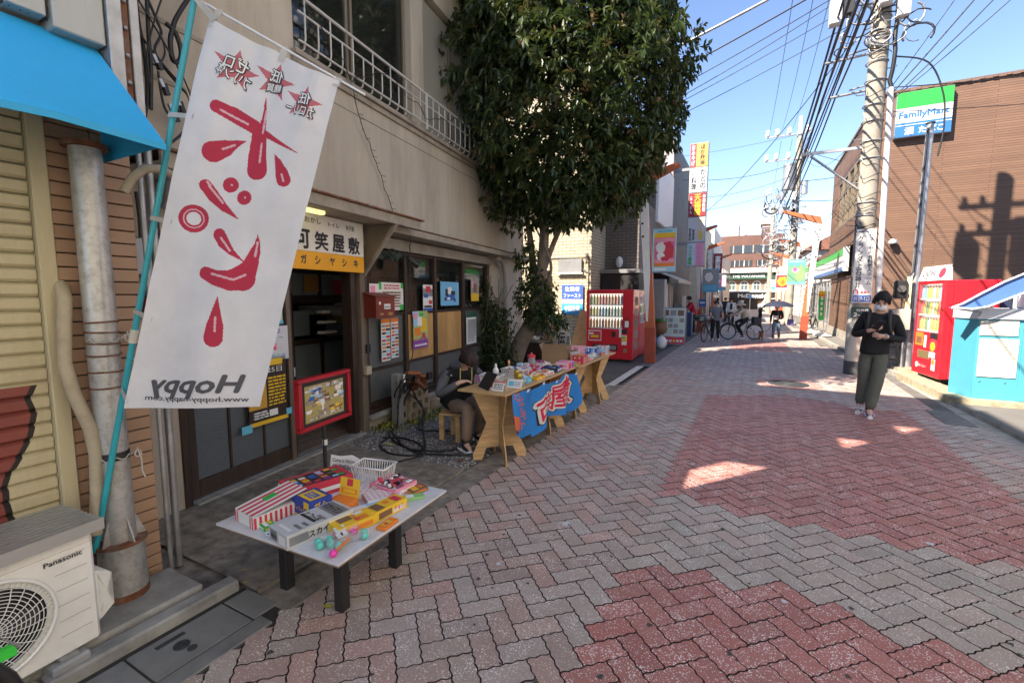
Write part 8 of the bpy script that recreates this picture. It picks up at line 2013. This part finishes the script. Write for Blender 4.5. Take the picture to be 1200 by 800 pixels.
nobori(2.30, 26.5, 'farther green and yellow feather flag by the store windows')
bicycle('', 2.18, 23.3, rad(70), black, True, label='black bicycle parked by the store window near the large arch post')
tag(MB().m(white).ell((2.1, 22.6, .1), (.35, .2, .08), 12, 6).m(grey).ell((2.1, 22.6, .2), (.1, .1, .06), 10, 6).build('white_weight'), 'low white water weight on the ground by the parked bicycle', 'weight')
# ---------------------------------------------------------------- people down the street
gry = flat('grey_tshirt', (.13, .15, .165), .9, var=.1); blkp = flat('black_leggings', (.012, .012, .014), .8); creamj = flat('cream_jacket', (.50, .46, .37), .9); denim = flat('denim', (.10, .16, .24), .9, var=.2, scale=8); jersey = flat('red_jacket', (.55, .03, .06), .8); darkj = flat('dark_print_shirt', (.02, .03, .035), .9, var=.5, scale=12)
bicycle('', -1.42, 17.6, rad(-105), black, True, label='bicycle with a striped covered basket, facing the viewer under the grey jersey person')
bb = bpy.data.objects.new
tag(MB().m(flat('dark_green_cover', (.04, .07, .06))).ell((-1.6, 16.85, .84), (.28, .2, .12), 12, 8).m(paper).tube([(-1.85, 16.8, .86), (-1.6, 16.66, .86), (-1.35, 16.75, .9)], .016, 4).tube([(-1.85, 16.8, .80), (-1.6, 16.66, .79), (-1.35, 16.75, .84)], .016, 4).build('basket_cover'), 'dark green striped cover over the front basket of the left bicycle', 'cover')
far_person('person in grey short sleeved top and black leggings astride a bicycle, red shoes, looking left', -1.22, 17.7, 1.46, rad(15), gry, blkp, hairm, flat('red_shoes', (.60, .03, .04)), 'stand', .8)
bk2 = bicycle('', -.42, 18.75, rad(198), black, True, True, label='black bicycle with rear child seat ridden by the person in a sun hat')
tt, hc, Fp, sd, hu, M3 = far_person('person in cream jacket and wide sun hat riding a bicycle mid street', -.36, 18.75, 1.45, rad(-72), creamj, blkp, hair2, black, 'ride')
MB().m(flat('straw_hat', (.45, .40, .30), .9)).lathe(tuple(hc + Vector((0, 0, .02))), [(.19, -.05), (.17, .0), (.10, .02), (.09, .10), (.05, .13), (0, .135)], 20).build('sun_hat', tt)
um, hcu, *_ = far_person('person under a navy umbrella in dark printed top and blue jeans, walking a small dog', .70, 19.0, 1.32, rad(-8), darkj, denim, hairm, black, 'walk')
MB().m(paper).obox(hcu + Vector((-.02, -.16, -.36)), (.13, .01, .13), (0, 0, 0)).build('shirt_print', um)
umb = thing('umbrella', 'open navy umbrella held by the person walking a dog', 'umbrella', (.95, 18.9, .9))
navy = cloth('umbrella_navy', (.018, .024, .05), .08)
mb = MB().m(navy); c = (.72, 18.85, 1.26)
prof = [(0, .17), (.12, .16), (.28, .11), (.42, .04), (.52, -.05)]; nn = 8
vs = [(c[0] + r * (1 - .04 * (k % 2)) * math.cos(k * math.pi / nn), c[1] + r * math.sin(k * math.pi / nn) * (1 - .04 * (k % 2)), c[2] + z - (.0 if k % 2 == 0 else -.02 * (r > .4))) for r, z in prof for k in range(2 * nn)]
mb.add(vs, [(j * 16 + k, j * 16 + (k + 1) % 16, (j + 1) * 16 + (k + 1) % 16, (j + 1) * 16 + k) for j in range(4) for k in range(16)], True).build('canopy', umb)
MB().m(grey).cyl((.72, 18.85, 1.46), (.73, 18.85, .9), .008, n=6).build('shaft', umb)
mb = MB().m(grey)
for k in range(8): mb.tube([(c[0], c[1], c[2] + .15), (c[0] + .3 * math.cos(k * .785), c[1] + .3 * math.sin(k * .785), c[2] + .08), (c[0] + .52 * math.cos(k * .785), c[1] + .52 * math.sin(k * .785), c[2] - .055)], .004, 3)
mb.build('ribs', umb)
tag(MB().m(flat('violet_bag', (.10, .10, .32))).bbox(1.02, 1.22, 18.85, 18.97, .55, .78, .03).tube([(1.05, 18.9, .78), (1.08, 18.9, .95), (1.16, 18.9, .95), (1.19, 18.9, .78)], .012, 5).build('handbag'), 'blue violet handbag on the arm of the person under the umbrella', 'bag')
# dog: toy poodle standing, facing the viewer
dogm = mat('ginger_fur', (.24, .11, .05), .95, var=.35, scale=60, bmp=1, bscale=150)
dog = thing('dog', 'small ginger toy poodle walking on a leash in the middle of the street', 'dog', (.22, 18.7, 0))
D = Vector((.22, 18.7, 0))
def dq(a, b, z): return D + Vector((a, b, z))
nd_ = [(dq(0, .17, .20), (.055, .06)), (dq(0, .05, .20), (.055, .065)), (dq(0, -.08, .21), (.06, .075)), (dq(0, -.14, .28), .04), (dq(0, -.18, .33), .055), (dq(0, -.25, .31), .028)]
ed_ = [(0, 1), (1, 2), (2, 3), (3, 4), (4, 5)]
for sx in (-1, 1):
    n0 = len(nd_); nd_ += [(dq(sx * .045, -.09, .13), .024), (dq(sx * .045, -.085, .06), .018), (dq(sx * .045, -.11, .015), .02)]; ed_ += [(2, n0), (n0, n0 + 1), (n0 + 1, n0 + 2)]
    n0 = len(nd_); nd_ += [(dq(sx * .045, .13, .13), .032), (dq(sx * .045, .20, .075), .018), (dq(sx * .045, .17, .015), .02)]; ed_ += [(0, n0), (n0, n0 + 1), (n0 + 1, n0 + 2)]
n0 = len(nd_); nd_ += [(dq(0, .21, .25), .018), (dq(0, .24, .32), .026)]; ed_ += [(0, n0), (n0, n0 + 1)]
skin(nd_, ed_, dogm, 'body', dog, 1)
for sx in (-1, 1): MB().m(dogm).ell(dq(sx * .06, -.17, .32), (.022, .03, .05), 8, 6).build('ear', dog)
MB().m(ink).ell(dq(0, -.28, .315), (.010, .01, .008), 6, 4).ell(dq(-.02, -.235, .345), (.007, .006, .007), 6, 4).ell(dq(.02, -.235, .345), (.007, .006, .007), 6, 4).build('nose_and_eyes', dog)
cable('dog_leash', [(.22, 18.6, .30), (.40, 18.65, .35), (.60, 18.8, .62)], .006, 'thin leash from the ginger dog to the hand of the person under the umbrella', 'leash')
rp_, hcr, *_ = far_person('person in a red jacket bending over the counter behind the menu boards', -2.28, 20.6, 1.62, rad(-75), jersey, blkp, hairm, black, 'stand', 1.0, lean=.18)
far_person('distant person in a white vest pushing a bicycle, left of the sun hat cyclist', -1.1, 26.3, 1.5, rad(0), white, blkp, hairm, black, 'walk')
MB().m(black).obox((-1.1, 26.1, 1.05), (.12, .05, .3)).build('bag_strap', bpy.data.objects[[o.name for o in bpy.data.objects if o.name.startswith('person') and o.parent is None][-1]])
far_person('distant dark clothed person farther back on the left of the street', -1.75, 33, 1.5, rad(10), black, blkp, hairm, black, 'walk', group='distant walkers before the restaurant')
far_person('distant dark clothed person just behind the sun hat cyclist', -.75, 36, 1.5, rad(180), black, blkp, hairm, black, 'walk', group='distant walkers before the restaurant')
far_person('distant person in white shirt near the left arch posts', -2.0, 30, 1.5, rad(190), white, blkp, hairm, black, 'walk', group='distant walkers before the restaurant')
tag(MB().m(black).ell((-1.62, 31.5, .45), (.2, .6, .3), 10, 6).ring((-1.62, 31, .25), (1, 0, 0), .22, .06, 14, 5).ring((-1.62, 32.1, .25), (1, 0, 0), .22, .06, 14, 5).tube([(-1.9, 31.1, .95), (-1.35, 31.1, .95)], .03).build('motor_scooter'), 'dark scooter parked far off by the left arch posts', 'scooter')
wc = thing('white_car', 'small white car parked far off on the right before the restaurant', 'car', (1.0, 52, 0))
MB().m(flat('car_white', (.7, .7, .7), .25, coat=.8)).prism([(.2, 52, .2), (.2, 52, .7), (.5, 52, .85), (.8, 52, 1.3), (2.4, 52, 1.35), (2.9, 52, .8), (3.2, 52, .7), (3.2, 52, .2)], (0, 1.5, 0)).build('body', wc)
MB().m(flat('car_glass', (.02, .03, .035), .05)).prism([(.75, 51.99, .85), (.95, 51.99, 1.22), (2.3, 51.99, 1.26), (2.6, 51.99, .85)], (0, 1.52, 0)).build('window', wc)
for x in (.8, 2.6): MB().m(rubber).cyl((x, 51.95, .28), (x, 52.1, .28), .28, n=16).m(galv).cyl((x, 51.94, .28), (x, 51.949, .28), .15, n=12).build('wheel', wc)
# ---------------------------------------------------------------- far buildings
rbk = brickmat('red_brick', (.155, .07, .048), (.135, .06, .042), (.12, .065, .05), .5, .15, .02, bmp=.2)
wind = flat('dark_far_window', (.04, .045, .05), .15)
mc = thing('restaurant_block', 'red brick block with arched white windows and a fast food restaurant sign, closing the street', 'building', (-1, 61, 0))
MB().m(rbk).box(-4.2, 2.6, 61, 72, 4.6, 8.6).build('upper_wall', mc)
MB().m(mat('buff_wall', (.28, .19, .13), .8)).box(-4.2, 2.6, 61.0, 72, 0, 4.599).build('lower_wall', mc)
for z0, z1, a, b in ((6.55, 7.45, -3.0, 2.2), (5.0, 5.7, -3.1, -.6), (5.0, 5.7, -.2, 2.2)):
    MB().m(wind).box(a, b, 60.95, 60.999, z0, z1).build('window', mc)
    for k in range(5): MB().m(paper if k % 2 else trimw).box(a + (b - a) * (k + .3) / 5, a + (b - a) * (k + .42) / 5, 60.92, 60.949, z0, z1).build('window_post', mc)
MB().m(white).box(-4.1, 2.6, 60.2, 61.0, 4.25, 4.75).build('white_band', mc)
MB().m(flat('dark_green_band', (.02, .08, .055))).box(-4.1, 2.6, 60.5, 60.99, 3.5, 4.24).build('green_band', mc)
txt('THE WATANABE', mc, paper, (-.9, 60.48, 3.86), (1, 0, 0), ZZ, 3.4, .34, .03)
for k in range(4):
    x = -2.6 + k * 1.3
    MB().m(white).prism([(x - .45, 60.97, 2.15), (x + .45, 60.97, 2.15)] + [(x + .45 * math.cos(a), 60.97, 2.9 + .45 * math.sin(a)) for a in [k2 * math.pi / 10 for k2 in range(11)]], (0, .02, 0)).build('window_frame', mc)
    MB().m(flat('grey_green_pane', (.10, .14, .13), .2)).prism([(x - .33, 60.95, 2.25), (x + .33, 60.95, 2.25)] + [(x + .33 * math.cos(a), 60.95, 2.9 + .33 * math.sin(a)) for a in [k2 * math.pi / 10 for k2 in range(11)]], (0, .015, 0)).build('pane', mc)
    MB().m(white).box(x - .02, x + .02, 60.93, 60.945, 2.25, 3.22).box(x - .33, x + .33, 60.93, 60.944, 2.8, 2.84).build('glazing_bar', mc)
MB().m(white).box(-4.1, 2.6, 60.7, 60.99, 2.0, 2.13).build('white_ledge', mc)
MB().m(black).box(-3.6, 2.6, 60.4, 60.99, 1.15, 1.95).build('sign_band', mc)
txt("McDonald's", mc, white, (-.2, 60.38, 1.58), (1, 0, 0), ZZ, 3.4, .5, .06)
MB().m(flat('shopfront_dark', (.05, .035, .03), .3)).box(-3.4, 1.9, 60.9, 60.99, 0, 1.14).m(flat('warm_interior', (.40, .22, .12))).box(.2, .9, 60.88, 60.89, 0, 1.0).m(white).box(-3.4, -3.2, 60.86, 60.9, 0, 1.1).box(.95, 1.1, 60.86, 60.9, 0, 1.1).build('shopfront', mc)
mb = MB().m(grey)
for k in range(22): mb.box(-2.6 + k * .2, -2.58 + k * .2, 61.2, 61.22, 8.6, 9.2)
mb.box(-2.6, 1.7, 61.19, 61.23, 9.2, 9.25).build('roof_rail', mc)
MB().m(rbk).box(.2, 1.5, 63, 66, 8.6, 10.0).m(trimw).box(.1, 1.6, 62.9, 66, 10.0, 10.25).build('roof_tower', mc)
MB().m(mat('cream_far_wall', (.52, .46, .36), .8)).box(-3.6, -2.2, 62, 66, 8.6, 10.2).build('roof_house', mc)
MB().m(white).ell((-1.6, 62, 8.9), (.35, .2, .35), 12, 8).build('roof_dish', mc)
tag(MB().m(white).cyl((-.5, 50, 0), (-.5, 50, 1.4), .03, n=8).m(flat('arrow_blue', (.2, .4, .65))).prism([(-.72, 49.96, 1.35), (-.28, 49.96, 1.35), (-.28, 49.96, 1.5), (-.5, 49.96, 1.75), (-.72, 49.96, 1.5)], (0, .03, 0)).build('road_sign'), 'small blue arrow road sign before the black restaurant sign', 'road sign')
def block(label, x0, x1, y0, y1, h, mt, wins=(), roof=None, extra=None, face='y', name='building'):
    t = thing(name, label, 'building', ((x0 + x1) / 2, y0, 0))
    MB().m(mt).box(x0, x1, y0, y1, 0, h).build('wall', t)
    for q in wins:
        a, b, z0, z1 = q[:4]
        if face == 'y': MB().m(wind).box(a, b, y0 - .03, y0 - .002, z0, z1).m(trimw).box(a - .04, b + .04, y0 - .06, y0 - .031, z0 - .06, z0).build('window', t)
        else:
            xf = x1 + .002 if face == '+x' else x0 - .03
            MB().m(wind).box(xf, xf + .028, a, b, z0, z1).build('window', t)
    if roof: MB().m(roof).prism([(x0 - .3, y0 - .3, h), (x1 + .3, y0 - .3, h), ((x0 + x1) / 2 + (x1 - x0) * .25, y0 - .3, h + 1.1), ((x0 + x1) / 2 - (x1 - x0) * .25, y0 - .3, h + 1.1)], (0, y1 - y0 + .6, 0)).build('roof', t)
    return t
crm = mat('cream_wall', (.60, .53, .40), .85, dirt=.2); wht = mat('offwhite_wall', (.60, .58, .54), .85, dirt=.25); brt = mat('brown_roof', (.20, .09, .06), .8)
b1 = block('cream gabled building on the left behind the sign tower', -9, -2.75, 27, 33, 5.6, crm, [(28, 29.2, 3.2, 4.4), (30.2, 31.6, 3.2, 4.4), (28, 32, .3, 2.0)], None, face='+x')
MB().m(crm).prism([(-9, 27, 5.6), (-3.6, 27, 5.6), (-2.75, 27, 5.6), (-4.2, 27, 7.0), (-9, 27, 7.2)], (0, 6, 0)).build('gable', b1)
b2 = block('narrow white building with vertical sign on the left far down the street', -9, -2.65, 34, 41, 6.2, wht, [(35, 36, 3.5, 4.5), (38, 39, 3.5, 4.5), (34.6, 40, .3, 2.0)], face='+x')
MB().m(maroon).box(-2.64, -2.1, 33.8, 33.9, 3.1, 4.4).m(grey).box(-2.64, -2.2, 33.82, 33.9, 2.0, 3.0).build('projecting_sign', b2); txt(vtxt('薬局'), b2, white, (-2.37, 33.78, 3.75), (1, 0, 0), ZZ, .35, 1.0, .05)
b3 = block('pale building at the far left beside the restaurant block', -9, -2.7, 42, 58, 5.4, mat('pale_pink_wall', (.50, .44, .38), .85), [(43 + k * 2.4, 44.4 + k * 2.4, 2.9, 4.0) for k in range(6)], face='+x')
b4 = block('white building with brown tiled roof behind the convenience store', 2.9, 9, 36.5, 44, 4.6, wht, [(3.4, 4.6, 2.9, 3.9), (5.2, 6.2, 2.9, 3.9)], brt)
b5 = block('tall cream building behind the lattice frame on the right', 2.3, 8, 45, 56, 6.2, crm, [(2.6, 3.2, 4.4, 5.4), (3.4, 4.1, 4.4, 5.4), (2.6, 3.2, 2.6, 3.6), (3.4, 4.1, 2.6, 3.6)])
b6 = block('low building with a balcony on the right beside the restaurant block', 1.9, 4, 57, 60, 5.0, mat('buff_wall2', (.42, .34, .27), .8), [(2.0, 2.5, 3.2, 4.2), (2.7, 3.2, 3.2, 4.2)], brt)
b7 = block('pink brown house roof far off, left of the sign tower', -12, -4.5, 62, 70, 8.5, crm, [], brt)
# unseen rendered house added beside the viewer to bounce sunlight into the shade
ob_ = thing('unseen_bounce_building', 'unseen cream rendered house added across the street to bounce sunlight into the shade', 'building', (3.6, -12, 0))
crw = mat('pale_cream_render', (.80, .76, .66), .85, var=.05, dirt=.15, dcol=(.5, .45, .36))
MB().m(crw).box(3.6, 11, -15, 6.2, 0, 9.2).build('wall', ob_)
for k in range(7):
    for z0, z1 in ((.4, 2.3), (4.2, 5.6)):
        MB().m(galv).box(3.55, 3.599, -14.2 + k * 2.9, -12.9 + k * 2.9, z0 - .06, z1 + .06).m(wind).box(3.54, 3.549, -14.1 + k * 2.9, -13.0 + k * 2.9, z0, z1).build('window', ob_)
